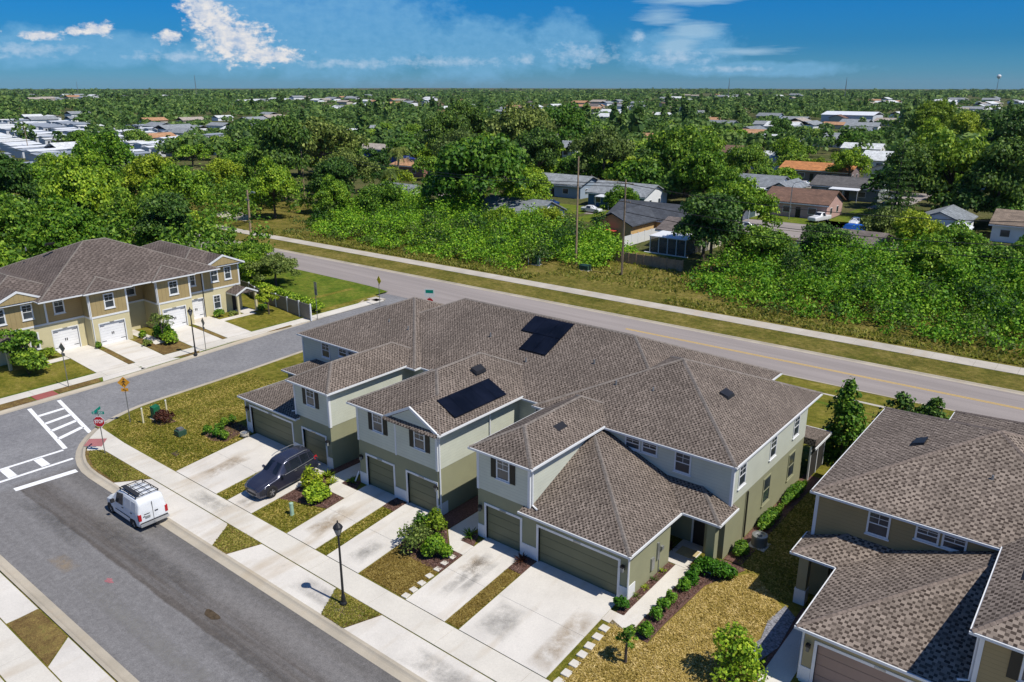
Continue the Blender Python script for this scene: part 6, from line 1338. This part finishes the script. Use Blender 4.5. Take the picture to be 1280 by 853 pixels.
t = ranch('brown roofed house with a pale metal awning near the thicket', -23, -12.5, 88.5, 98.5, 'taupe', (.15, .125, .115), 'dim', (.24, .22, .2), nwin=3, m=.3); porch(t, -19, -13, 84.8, 88.4, GZ+2.5, 'whitemetal', 3, 'awning')
t = ranch('yellow house with dark slate roof and a front gable wing', -59, -43, 92.5, 102, 'slate', (.055, .062, .075), 'yellow', (.56, .38, .17), nwin=2, m=.42)
g2 = MB(); gable(g2, -57, -49.6, 84.2, 95, GZ+3.0, .45, 'y'); g2.build('roof', roofmat('slate', (.055, .062, .075)), t); b = MB(); b.solid([(-57, 84.2, GZ-.05), (-57, 84.2, GZ+2.95), (-53.3, 84.2, GZ+4.55), (-49.6, 84.2, GZ+2.95), (-49.6, 84.2, GZ-.05)], [(-57, 93, GZ-.05), (-57, 93, GZ+2.95), (-53.3, 93, GZ+4.55), (-49.6, 93, GZ+2.95), (-49.6, 93, GZ-.05)]); b.build('wall', wallmat('yellow', (.56, .38, .17)), t)
b = MB(); b.box(-55.5, -52.0, 82.5, 84.1, GZ+1.9, GZ+2.0); b.build('red_awning', plain('red_awning_cloth', (.45, .06, .05), .7), t)
t = ranch('white gabled house left of the bare tall pole', -82, -68.3, 82, 91.5, 'greyb', (.20, .22, .235), 'chalk', (.74, .75, .76), nwin=3, m=.42)
t = ranch('grey roofed pale blue house behind the white gabled house', -104, -86.5, 123.8, 133, 'silvergrey', (.24, .26, .275), 'paleblue', (.30, .37, .46), nwin=4)
t = ranch('deep blue house with white gable end', -79.5, -65.5, 116.5, 126, 'silvergrey', (.24, .26, .275), 'blue', (.06, .15, .30), nwin=3, m=.4); porch(t, -76, -69, 113.6, 116.6, GZ+2.6, 'whitemetal')
b = MB(); b.solid([(-65.49, 116.3, GZ-.05), (-65.49, 116.3, GZ+2.8), (-65.49, 121.25, GZ+4.75), (-65.49, 126.2, GZ+2.8), (-65.49, 126.2, GZ-.05)], [(-65.40, 116.3, GZ-.05), (-65.40, 116.3, GZ+2.8), (-65.40, 121.25, GZ+4.75), (-65.40, 126.2, GZ+2.8), (-65.40, 126.2, GZ-.05)]); b.build('gable_wall', wallmat('chalk', (.74, .75, .76)), t)
wins(t, Face((-65.40, 0), (0, 1), (1, 0)), [(118.5, 119.3), (122.3, 123.1)])
t = ranch('brown roofed house with a screened lanai', -44.5, -37, 84.5, 92, 'taupe', (.15, .125, .115), 'cream', (.5, .45, .36), nwin=2, door=False); porch(t, -43.6, -37.2, 79.6, 84.6, GZ+2.7, 'whitemetal', 5, 'lanai_roof')
b = MB(); b.box(-43.4, -37.4, 79.85, 79.9, GZ+.1, GZ+2.5); b.box(-37.45, -37.4, 79.9, 84.4, GZ+.1, GZ+2.5); b.build('insect_screen', M['screen'], t); b = MB(); b.box(-44.2, -36.8, 79.2, 79.7, GZ-.02, GZ+.12); b.build('step', M['white'], t)
ranch('small white gabled house below the tall palm', -117, -107, 88.3, 94.3, 'greyb', (.20, .22, .235), 'chalk', (.74, .75, .76), nwin=2, m=.5)
ranch('house with orange tan roof beside the white shed wall', -160, -147, 133, 143, 'terracotta', (.42, .23, .12), 'rust', (.3, .15, .12), nwin=3, m=.25)
ranch('royal blue house with pale roof among the palms', -205, -182, 158, 168, 'putty', (.36, .31, .26), 'royal', (.02, .05, .32), nwin=4, m=.25, h=4.2)
ranch('white house under the spreading tree with grey roof', -14.5, -7, 121, 131, 'greyb', (.20, .22, .235), 'chalk', (.74, .75, .76), axis='y', nwin=2, m=.4)
ranch('white house with tan roof and garage at the right edge', -3.2, 8, 124.5, 134, 'tanroof', (.21, .16, .12), 'chalk', (.74, .75, .76), nwin=2)
ranch('pale grey roof at the right picture edge above the thicket', -1.5, 10, 96, 104, 'paleslate', (.25, .28, .30), 'dim', (.24, .22, .2), nwin=2, m=.16, h=2.6)
ranch('small white shed left of the white house with the tan roof', -8.2, -5.5, 113, 118, 'whiteshed', (.6, .62, .62), 'chalk', (.74, .75, .76), axis='y', nwin=1, m=.4)
t = thing('carport', 'white flat metal carport roof left of the pink house', 'carport', (-47, 122, GZ))
b = MB(); b.hexa([(-52.5,117.8,GZ+2.6),(-43,117.8,GZ+2.5),(-43,125,GZ+2.8),(-52.5,125,GZ+2.9)], [(-52.5,117.8,GZ+2.8),(-43,117.8,GZ+2.7),(-43,125,GZ+3.0),(-52.5,125,GZ+3.1)]); b.build('roof', M['whitemetal'], t)
for x, y in ((-52.2, 118.1), (-47.7, 118.1), (-43.3, 118.1), (-43.3, 124.7), (-52.2, 124.7)): b = MB(); b.box(x-.06, x+.06, y-.06, y+.06, GZ, GZ+2.6); b.build('post', M['white'], t)
b = MB(); b.box(-44.8, -44.72, 118.0, 127.5, GZ, GZ+1.8); tag(b.build('privacy_fence', M['white']), 'white privacy fence beside the pink house', 'fence')
t = thing('vinyl_fence', 'white vinyl fence along the yellow house yard', 'fence', (-47.5, 88, GZ))
for i in range(6):
    y = 80.5+i*2.2; b = MB(); b.box(-48.63, -48.57, y, y+2.12, GZ+.05, GZ+1.8); b.build('fence_panel', M['white'], t); b = MB(); b.box(-48.67, -48.53, y+2.1, y+2.22, GZ, GZ+1.95); b.build('fence_post', M['white'], t)
t = thing('board_fence', 'dark weathered board fence behind the crossarm pole', 'fence', (-36, 70, GZ))
for i in range(9):
    x = -44+i*1.25; b = MB(); b.box(x, x+1.2, 69.97, 70.03, GZ, GZ+1.7); b.build('fence_panel', M['polewood'], t); b = MB(); b.box(x+1.18, x+1.27, 69.9, 70.1, GZ, GZ+1.85); b.build('fence_post', M['polewood'], t)
# street lamp by the pink house
t = thing('street_lamp', 'pale curved street light in front of the pink house', 'street lamp', (-38, 125.3, GZ)); b = MB(); b.tube([(-38,125.3,GZ),(-38,125.3,GZ+6.3),(-37.7,125.3,GZ+7.1),(-36.4,125.2,GZ+7.5)], [.11,.08,.06,.05], 8); b.build('pole', M['grey_metal'], t); b = MB(); b.box(-36.6, -35.7, 125.05, 125.35, GZ+7.4, GZ+7.55); b.build('lamp_head', M['white'], t)
# ground patches of the neighbourhood: lawns, streets, sandy path
nl = MB()
for x0, x1, y0, y1 in ((-48, -36, 71, 79.4), (-46, -22, 121.5, 128.6), (-31.5, -21, 121.5, 150), (-72, -60, 98, 116), (-66, -46, 186, 193.5), (-90, -74, 104, 115)): nl.prism(rect(x0, x1, y0, y1), -.75, -.685)
struct('neighbour_lawn', nl, M['lawn_green'])
ns = MB()
for poly in ([(-140,106.5),(40,106.5),(40,112.5),(-140,112.5)], [(-60,118),(-46,113),(-22,113),(-24,121.4),(-40,121.4)], [(-230,178),(60,178),(60,184.5),(-230,184.5)], [(-30.5,112.6),(-24,112.6),(-24,177.9),(-30.5,177.9)], [(-134,145),(-118,145),(-108,177),(-130,177)], [(-330,246),(100,246),(100,253),(-330,253)]): ns.prism(poly, -.75, -.69)
struct('neighbour_street', ns, M['mainroad'])
sp = MB(); sp.prism([(-132.1,56.8),(-124,55.8),(-119,56.6),(-122,60),(-130,62.5),(-134,60.5)], -.58, -.548); struct('sandy_path', sp, plain('pale_sand', (.50, .45, .38), .95, var=.2, scale=.8))
gp = MB(); gp.prism([(-47,56),(-27,54.3),(-25.5,60),(-31,69.6),(-44,69.6),(-46,63)], -.57, -.552); struct('grassy_gap', gp, M['verge'])
# mobile homes
WM = plain('mobile_home_wall', (.55, .57, .60), .7, var=.1)
def mobile(label, mat):
    t = thing('mobile_home', label, 'mobile home', (0, 0, 0)); ORG[t.name] = Vector((0, 0, 0))
    b = MB(); b.box(-2.2, 2.2, -8, 8, 0, 2.7); b.build('wall', WM, t)
    b = MB(); b.solid([(-2.5, -8.3, 2.7), (-2.5, -8.3, 2.82), (0, -8.3, 3.25), (2.5, -8.3, 2.82), (2.5, -8.3, 2.7)], [(-2.5, 8.3, 2.7), (-2.5, 8.3, 2.82), (0, 8.3, 3.25), (2.5, 8.3, 2.82), (2.5, 8.3, 2.7)]); b.build('roof', mat, t)
    b = MB(); b.box(2.4, 5.6, -5, 3, 2.35, 2.5); b.build('carport_roof', mat, t)
    for i in range(4):
        b = MB(); b.box(2.19, 2.24, -6.6+i*3.6, -5.4+i*3.6, 1.0, 2.0); b.build('window', M['glass'], t)
    return t
protos = [mobile(None, M['whitemetal']), mobile(None, plain('chalk_roof', (.60, .61, .60), .5, var=.2)), mobile(None, plain('greyish_roof', (.26, .29, .33), .5, var=.08))]
rg = np.random.default_rng(21); usedm = []; MH = []
for i in range(26):
    for j in range(6):
        x = -252-i*13.5-j*3; y = 62+j*21+i*2.6+rg.normal()*.6
        if y > 205 or rg.random() < .16: continue
        MH.append((x, y))
for x, y in MH:
    k = int(rg.integers(0, 3)); pr = protos[k]
    o = copy_tree(pr) if k in usedm else pr; usedm.append(k)
    o.location = (x, y, GZ); o.rotation_euler = (0, 0, R(12)+rg.normal()*.03); o.scale = (rg.uniform(.8, 1.1), rg.uniform(.7, 1.05), rg.uniform(.9, 1.15))
    tag(o, 'long low mobile home with pale roof in the packed park at the left', 'mobile home', 'mobile homes in the park at the left')
# further houses, simple, in rows between the trees
CX, CY, YAW = 16.27, -29.29, R(128.81)
far_protos = []
for i, (rn, rc, wn, wc) in enumerate((('taupe', (.15,.125,.115), 'cream', (.5,.45,.36)), ('silvergrey', (.24,.26,.275), 'chalk', (.74,.75,.76)), ('brown', (.16,.09,.062), 'cream', (.5,.45,.36)), ('terracotta', (.42,.23,.12), 'pink', (.5,.33,.3)), ('greyb', (.2,.22,.235), 'paleblue', (.3,.37,.46)), ('whiteshed', (.6,.62,.62), 'chalk', (.74,.75,.76)))):
    t = thing('far_house', None, None, (0, 0, 0)); ORG[t.name] = Vector((0, 0, 0))
    b = MB(); b.box(-7.5, 7.5, -4.8, 4.8, 0, 2.8); b.solid([(-7.48,-4.8,2.8),(-7.48,0,4.6),(-7.48,4.8,2.8)], [(7.48,-4.8,2.8),(7.48,0,4.6),(7.48,4.8,2.8)]); b.build('wall', wallmat(wn, wc), t)
    b = MB(); gable(b, -7.5, 7.5, -4.8, 4.8, 2.9, .38, 'x'); b.build('roof', roofmat(rn, rc), t)
    b = MB()
    for a in (-5.5, -1, 3.2): b.box(a, a+1.6, -4.86, -4.8, .9, 2.1)
    b.box(7.5, 7.56, -2, -.8, .9, 2.1); b.build('window', M['glass'], t); far_protos.append(t)
HS = []; used = []
colname = ['taupe roofed', 'silver roofed', 'brown roofed', 'terracotta roofed', 'grey roofed', 'white roofed']
for row_y, x_a, x_b in ((208, -40, 60), (222, -210, -80), (238, -230, 60), (260, -250, 60), (290, -280, 40), (330, -320, 20), (375, -360, 0), (425, -420, -20), (490, -480, -60), (580, -560, -90), (660, -700, -120), (760, -800, -160), (880, -950, -200)):
    x = x_a
    while x < x_b:
        if rg.random() < .62:
            k = int(rg.integers(0, 6)); o = copy_tree(far_protos[k]) if k in used else far_protos[k]; used.append(k)
            xx, yy = x+rg.normal()*2, row_y+rg.normal()*2.5; o.location = (xx, yy, GZ); o.rotation_euler = (0, 0, rg.choice([0, math.pi/2, 0.])+rg.normal()*.03)
            s = .9+.3*rg.random(); o.scale = (s, s, s); HS.append((xx, yy)); tag(o, colname[k]+' single-storey house among the trees of the distant streets', 'house', colname[k]+' houses of the distant streets')
        x += 24+(row_y-200)*.065
t = thing('warehouse', 'wide white metal roofed hall far away on the right', 'warehouse', (-165, 590, GZ)); b = MB(); b.box(-182, -146, 580, 606, GZ, GZ+5); b.build('wall', WM, t); b = MB(); gable(b, -182, -146, 580, 606, GZ+5.1, .16, 'x'); b.build('roof', M['whitemetal'], t)
# roofs in the clearings further out: one small mesh each
def speck(i, rcol, wcol):
    b = MB(); b.box(-8, 8, -5, 5, 0, 3.0); b.k = 1; gable(b, -8, 8, -5, 5, 3.1, .36, 'x'); return b.build('distant_house', [wallmat(*wcol), roofmat(*rcol)], None, (0, 0, 0))
SPK = [speck(0, ('silvergrey', (.24,.26,.275)), ('chalk', (.74,.75,.76))), speck(1, ('whiteshed', (.6,.62,.62)), ('chalk', (.74,.75,.76))), speck(2, ('putty', (.36,.31,.26)), ('cream', (.5,.45,.36))), speck(3, ('terracotta', (.42,.23,.12)), ('cream', (.5,.45,.36)))]
SN = ['grey roofed', 'white roofed', 'beige roofed', 'orange roofed']; rs_ = np.random.default_rng(77); done = set(); tot = 0
for _ in range(6000):
    if tot >= 190: break
    d = 330*math.exp(rs_.random()**1.25*math.log(2300/330)); th = R(rs_.uniform(-35, 35)); L_ = math.log(d/300)
    if math.sin(th*17+L_*3.1)+math.sin(th*9.3-L_*5.2+1.4)+.9*math.sin(L_*8.5+th*26)+.5*math.sin(th*61+2) < .75: continue
    x, y = CX+d*math.cos(YAW+th), CY+d*math.sin(YAW+th)
    if any((x-a)**2+(y-b)**2 < 500 for a, b in HS): continue
    k = int(rs_.choice(4, p=[.38, .34, .2, .08])); o = SPK[k] if k not in done else SPK[k].copy()
    if k in done: COL.objects.link(o)
    done.add(k); s_ = rs_.uniform(.75, 1.15)*min(1.35, max(1, d/900)); o.location = (x, y, GZ); o.rotation_euler = (0, 0, rs_.choice([0, math.pi/2])+rs_.normal()*.1); o.scale = (s_, s_, s_*.95); HS.append((x, y)); tot += 1
    tag(o, 'small '+SN[k]+' house in a clearing of the distant tree canopy', 'house', SN[k]+' houses in the distant canopy')
# far trees
FP = []
for i, (lf, sd) in enumerate((('leaf_far', 31), ('leaf_mid', 32), ('leaf_dark', 33), ('leaf', 34), ('leaf_yellow', 35))):
    FP.append(proto_tree('far_tree', 300+sd, 5.2, 3.9, 4.6, 34, 1.8, 2600, .72, lf, single=True, dome=.45))
FL = ['dark green', 'mid green', 'deep dark green', 'bright green', 'yellow green']
rg = np.random.default_rng(5); pts = []; tries = 0
box_houses = [(-66,-47,194,203),(-63,-46,146,159),(-44.6,-32,121,138.5),(-46,-31,157,170),(-23,-12,84,99),(-59,-43,82,102),(-82,-68,80,92),(-104,-86,118,133),(-80,-64,108,126),(-45,-36,78,93),(-118,-106,84,95),(-160,-147,128,143),(-205,-182,150,168),(-15,-5,112,131),(-3,8,116,134),(-2,10,92,104),(-53,-43,115,126),(-35,-20,112,150)]
while len(pts) < 235 and tries < 9000:
    tries += 1; d = 118*math.exp(rg.random()*math.log(430/118)); a = YAW+R(rg.uniform(-36, 36)); x, y = CX+d*math.cos(a), CY+d*math.sin(a)
    if y < 84+max(0, -x-60)*.12: continue
    if any(x0-6 < x < x1+5 and y0-14 < y < y1+3 for x0, x1, y0, y1 in box_houses): continue
    if any(abs(x-hx) < 11 and -20 < y-hy < 8 for hx, hy in HS): continue
    if any((x-mx)**2+(y-my)**2 < 130 for mx, my in MH) and rg.random() < .86: continue
    if any(y0-3 < y < y1+3 for y0, y1 in ((106.5, 112.5), (178, 184.5), (246, 253))) and rg.random() < .8: continue
    if any((x-px)**2+(y-py)**2 < 30 for px, py in pts): continue
    if -100 < x < -28 and 168 < y < 300 and rg.random() < .6: continue
    if -70 < x < -44 and 176 < y < 206: continue
    if x < -235 and 55 < y < 120 and rg.random() < .75: continue
    pts.append((x, y)); k = int(rg.choice(5, p=[.28, .27, .18, .17, .10])); s = rg.uniform(.6, 1.25)
    place(FP[k], x, y, GZ, s, rg.random()*6, FL[k]+' tree standing among the houses beyond the thicket', 'tree', FL[k]+' trees among the houses')
def far_wood():
    rng = np.random.default_rng(8); n = 11200; d = 300*np.exp(rng.random(n)**.9*math.log(5200/300)); a = YAW+np.radians(rng.uniform(-50, 52, n)); x = CX+d*np.cos(a); y = CY+d*np.sin(a)
    ok = np.ones(n, bool)
    for hx, hy in HS: ok &= ~((np.abs(x-hx) < 11) & (y-hy > -22) & (y-hy < 8))
    for mx, my in MH: ok &= ~(((x-mx)**2+(y-my)**2 < 120) & (rng.random(n) < .95))
    th = np.arctan2(y-CY, x-CX)-YAW; L_ = np.log(d/300)
    clear = np.sin(th*17+L_*3.1)+np.sin(th*9.3-L_*5.2+1.4)+.9*np.sin(L_*8.5+th*26)+.5*np.sin(th*61+2)
    ok &= ~((clear > .55) & (rng.random(n) < .66)); LOW = clear > .3
    ok &= ~((x > -186) & (x < -142) & (y > 520) & (y < 612)); ok &= ~((x < -235) & (y > 50) & (y < 112) & (d < 620))
    x, y, d, LOW = x[ok], y[ok], d[ok], LOW[ok]; n = len(x); tall = rng.random(n) < .05; h = rng.uniform(3.6, 8.6, n)*np.where(tall, 1.75, 1); r = rng.uniform(2.8, 7.0, n)*np.clip(d/900, 1, 3.0)*np.where(tall, .42, 1); h = h*np.where(LOW, .62, 1.12)
    Q = []
    for sel, per, ls in ((d < 620, 120, .17), ((d >= 620) & (d < 1500), 46, .25), (d >= 1500, 26, .30)):
        xx, yy, hh, rr_ = x[sel], y[sel], h[sel], r[sel]; k = len(xx)
        cen = np.repeat(np.stack([xx, yy, GZ+hh*.52], 1), per, 0); rad = np.repeat(np.stack([rr_, rr_, hh*.5], 1), per, 0); m = k*per
        sub = rng.normal(size=(m, 3)); sub /= np.linalg.norm(sub, axis=1)[:, None]; lump = np.repeat(rng.normal(size=(k, 3)), per, 0)
        v = sub; v[:, 2] = np.where(v[:, 2] < -.3, -v[:, 2], v[:, 2]); amp = 1+.16*np.sin(v[:, :1]*5+lump[:, :1]*3)*np.cos(v[:, 1:2]*6+lump[:, 1:2]*3)
        p = cen+v*rad*(.74+.32*rng.random((m, 1)))*amp
        nn = v+rng.normal(size=(m, 3))*.5; nn /= np.linalg.norm(nn, axis=1)[:, None]; t_ = np.cross(nn, rng.normal(size=(m, 3))); t_ /= np.linalg.norm(t_, axis=1)[:, None]; b_ = np.cross(nn, t_); s = np.maximum(rad[:, :1], rad[:, 2:3])*ls*(.6+.8*rng.random((m, 1)))
        Q.append(np.stack([p-t_*s, p+b_*s*.8, p+t_*s, p-b_*s*.8], 1).reshape(-1, 3))
    q = np.vstack(Q)
    fm = leafmat('far_wood_foliage', (.030, .075, .022), (.12, .225, .045), (.31, .42, .09), .35, .05)
    tag(leaf_object('distant_woodland', q, fm), 'continuous green tree canopy of the distant suburbs out to the horizon', 'woodland', None, 'stuff')
far_wood()
# landmarks on the skyline
def mast(name, x, y, h, label, cat, tank=False):
    t = thing(name, label, cat, (x, y, GZ)); b = MB()
    for k in range(3): a = k*2.094; b.tube([(x+h*.03*math.cos(a), y+h*.03*math.sin(a), GZ), (x, y, GZ+h)], [h*.008, h*.006], 5)
    b.build('mast', M['galv'], t)
    if tank: b = MB(); b.lathe((x, y, GZ+h), [(1, -1), (h*.10, h*.04), (h*.12, h*.12), (h*.08, h*.19), (1, h*.21)], 14); b.build('tank', M['white'], t)
def at_px(px, d): a = YAW-math.atan((px-640)/980); return CX+d*math.cos(a), CY+d*math.sin(a)
for px, d, h, nm, lb, cat, tk in ((264, 1800, 46, 'lattice_mast', 'thin mast on the horizon left of centre', 'mast', False), (123, 2600, 38, 'lattice_mast', 'faint mast on the horizon at the far left', 'mast', False), (898, 1900, 42, 'lattice_mast', 'thin mast on the horizon right of centre', 'mast', False), (1037, 1400, 38, 'lattice_mast', 'stout dark mast rising above the far trees', 'mast', False), (1217, 2300, 42, 'water_tower', 'pale water tower on the horizon at the right', 'water tower', True)):
    x, y = at_px(px, d); mast(nm, x, y, h, lb, cat, tk)

hz = MB(); hz.box(-6900, 6900, -6900, 6900, -2.2, 62)
hm = bpy.data.materials.new('haze_air'); hm.use_nodes = True; hm.node_tree.nodes.clear(); ho = N(hm.node_tree, 'ShaderNodeOutputMaterial'); hv = N(hm.node_tree, 'ShaderNodeVolumePrincipled')
hv.inputs['Color'].default_value = (.80, .90, 1., 1); hv.inputs['Density'].default_value = .000025; hv.inputs['Anisotropy'].default_value = .3; hm.node_tree.links.new(hv.outputs[0], ho.inputs['Volume'])
tag(hz.build('haze', hm), 'thin bluish summer haze over the suburbs', 'haze', None, 'stuff')
# ------------------------------------------------------------------ sky, sun, camera
SUN_EL, SUN_AZ = 57.5, 4.0      # azimuth measured from +x towards +y
world = bpy.data.worlds.new('World'); scene.world = world; world.use_nodes = True
nt = world.node_tree; nt.nodes.clear()
def math_(op, a, b=None, c=None, clamp=False):
    n = nt.nodes.new('ShaderNodeMath'); n.operation = op; n.use_clamp = clamp
    for i, v in enumerate((a, b, c)):
        if v is None: continue
        if hasattr(v, 'is_linked'): nt.links.new(v, n.inputs[i])
        else: n.inputs[i].default_value = v
    return n.outputs[0]
sky = N(nt, 'ShaderNodeTexSky', sky_type='NISHITA'); sky.sun_disc = False
sky.sun_elevation = R(SUN_EL); sky.sun_rotation = R(90-SUN_AZ); sky.altitude = 0; sky.air_density = 1.; sky.dust_density = .2; sky.ozone_density = 3.
tc = N(nt, 'ShaderNodeTexCoord'); sep = N(nt, 'ShaderNodeSeparateXYZ'); nt.links.new(tc.outputs['Generated'], sep.inputs[0])
az = math_('MULTIPLY', math_('SUBTRACT', math_('ARCTAN2', sep.outputs['X'], math_('MULTIPLY', sep.outputs['Y'], 1.)), math.atan2(math.cos(R(128.81)), math.sin(R(128.81)))), 57.2958)   # degrees to the right of the view axis
el = math_('MULTIPLY', math_('ARCSINE', sep.outputs['Z']), 57.2958)
cv = N(nt, 'ShaderNodeCombineXYZ'); nt.links.new(az, cv.inputs[0]); nt.links.new(math_('MULTIPLY', el, 1.5), cv.inputs[1])
n1 = noise(nt, cv.outputs[0], .42, 8, .62); n2 = noise(nt, cv.outputs[0], 1.35, 8, .64); n3 = noise(nt, cv.outputs[0], .16, 5, .6)
st = N(nt, 'ShaderNodeMapping'); st.inputs['Scale'].default_value = (.35, 2.2, 1); nt.links.new(cv.outputs[0], st.inputs[0]); n4 = noise(nt, st.outputs[0], .5, 6, .6)
def blob(a0, e0, ra, re):
    u = math_('DIVIDE', math_('SUBTRACT', az, a0), ra); v = math_('DIVIDE', math_('SUBTRACT', el, e0), re)
    return math_('SUBTRACT', 1., math_('SQRT', math_('ADD', math_('MULTIPLY', u, u), math_('MULTIPLY', v, v))))
def union(bl):
    o = bl[0]
    for b_ in bl[1:]: o = math_('MAXIMUM', o, b_)
    return o
def px(x, y): return math.degrees(math.atan((x-640)/980)), math.degrees(math.atan((107.5-y)/math.hypot(980, x-640)*1.0))*.97
def B(x, y, rx, ry): a, e = px(x, y); return blob(a, e, rx/980*57.3*.9, ry/980*57.3)
cum = union([B(318, 56, 46, 26), B(283, 18, 27, 34), B(300, 40, 26, 26), B(352, 72, 46, 11), B(158, 42, 18, 9), B(130, 45, 8, 6), B(28, 41, 12, 9), B(240, 52, 15, 8), B(92, 50, 26, 5)])
soft = union([B(655, 77, 22, 7), B(787, 52, 11, 9), B(830, 76, 60, 9), B(725, 72, 50, 14), B(262, 74, 70, 7), B(60, 66, 80, 8), B(560, 80, 90, 7), B(450, 82, 90, 6), B(900, 88, 60, 4)])
smask = math_('MULTIPLY', math_('MULTIPLY', math_('ADD', soft, math_('MULTIPLY', math_('SUBTRACT', n2, .52), 3.4)), .9, clamp=True), .62)
edge = math_('ADD', cum, math_('MULTIPLY', math_('SUBTRACT', n2, .5), 2.6))
cmask = math_('MULTIPLY', math_('MULTIPLY', math_('SUBTRACT', edge, -.05), 1.7, clamp=True), .94)
hazy = union([B(440, 45, 170, 62), B(600, 66, 120, 40), B(700, 60, 62, 36), B(345, 8, 80, 44), B(835, 66, 90, 30), B(100, 64, 200, 22), B(330, 72, 160, 24), B(930, 88, 150, 10)])
hm_ = math_('MULTIPLY', math_('ADD', hazy, math_('MULTIPLY', math_('SUBTRACT', n1, .5), 1.5)), 2.4, clamp=True)
hmask = math_('MULTIPLY', hm_, math_('MULTIPLY_ADD', n2, .7, .25))
anv = union([blob(*px(810, 28), 2.2, .75), blob(*px(850, 44), 2.2, .7), blob(*px(860, 8), 4.5, .5), blob(*px(835, 62), 1.6, .9), blob(*px(905, 68), 4, .35)])
amask = math_('MULTIPLY', math_('MULTIPLY', math_('ADD', anv, math_('MULTIPLY', math_('SUBTRACT', n4, .5), 2.0)), 1.5, clamp=True), .75)
# overhead weather away from the view, so that roofs and glass see a broken sky
ov = math_('MULTIPLY', math_('MULTIPLY', math_('SUBTRACT', n3, .56), 4., clamp=True), math_('MULTIPLY', math_('SUBTRACT', el, 16.), .05, clamp=True))
tint = ramp(nt, math_('DIVIDE', el, 90.), [(0., (.26, .64, 1.22)), (.012, (.18, .58, 1.15)), (.03, (.085, .48, 1.04)), (.075, (.035, .52, 1.15)), (.3, (.36, .80, 1.35)), (1., (.75, 1.0, 1.32))])
skyc = mixc(nt, 1., sky.outputs[0], tint, 'MULTIPLY')
def cc(r, g, b, k=1.): return (r*k, g*k, b*k)
shade = ramp(nt, n2, [(.35, cc(.50, .62, .82)), (.62, cc(.98, .95, .93))])
sc = N(nt, 'ShaderNodeVectorMath', operation='SCALE'); sc.inputs['Scale'].default_value = 11.5; nt.links.new(shade, sc.inputs[0])
c1 = mixc(nt, hmask, skyc, (2.6, 6.0, 9.4)); c2 = mixc(nt, amask, c1, (4.6, 7.2, 9.6)); c2 = mixc(nt, smask, c2, (6.6, 8.4, 10.4)); c3 = mixc(nt, cmask, c2, sc.outputs[0]); c4 = mixc(nt, ov, c3, (9., 9.6, 10.5))
bg = N(nt, 'ShaderNodeBackground'); bg.inputs['Strength'].default_value = .075; nt.links.new(c4, bg.inputs[0])
wo = N(nt, 'ShaderNodeOutputWorld'); nt.links.new(bg.outputs[0], wo.inputs[0])
sl = bpy.data.lights.new('sun', 'SUN'); sl.energy = 5.; sl.angle = R(.5); sl.color = (1., .95, .86)
so = bpy.data.objects.new('sun', sl); COL.objects.link(so)
d = Vector((math.cos(R(SUN_EL))*math.cos(R(SUN_AZ)), math.cos(R(SUN_EL))*math.sin(R(SUN_AZ)), math.sin(R(SUN_EL)))); so.rotation_euler = d.to_track_quat('Z', 'Y').to_euler(); so.location = (0, 0, 60)
cd = bpy.data.cameras.new('camera'); co = bpy.data.objects.new('camera', cd); COL.objects.link(co); scene.camera = co
co.location = (16.273, -29.288, 24.353); co.rotation_euler = (R(90-18.03), 0, R(128.8076-90)); cd.sensor_fit = 'HORIZONTAL'; cd.sensor_width = 36; cd.lens = 979.99/1280*36; cd.clip_start = .5; cd.clip_end = 20000
scene.render.engine = 'CYCLES'
vs = scene.view_settings; vs.view_transform = 'Standard'; vs.look = 'None'; vs.exposure = 0.; vs.gamma = 1.; vs.use_curve_mapping = False
scene.render.resolution_x = 1024; scene.render.resolution_y = 682
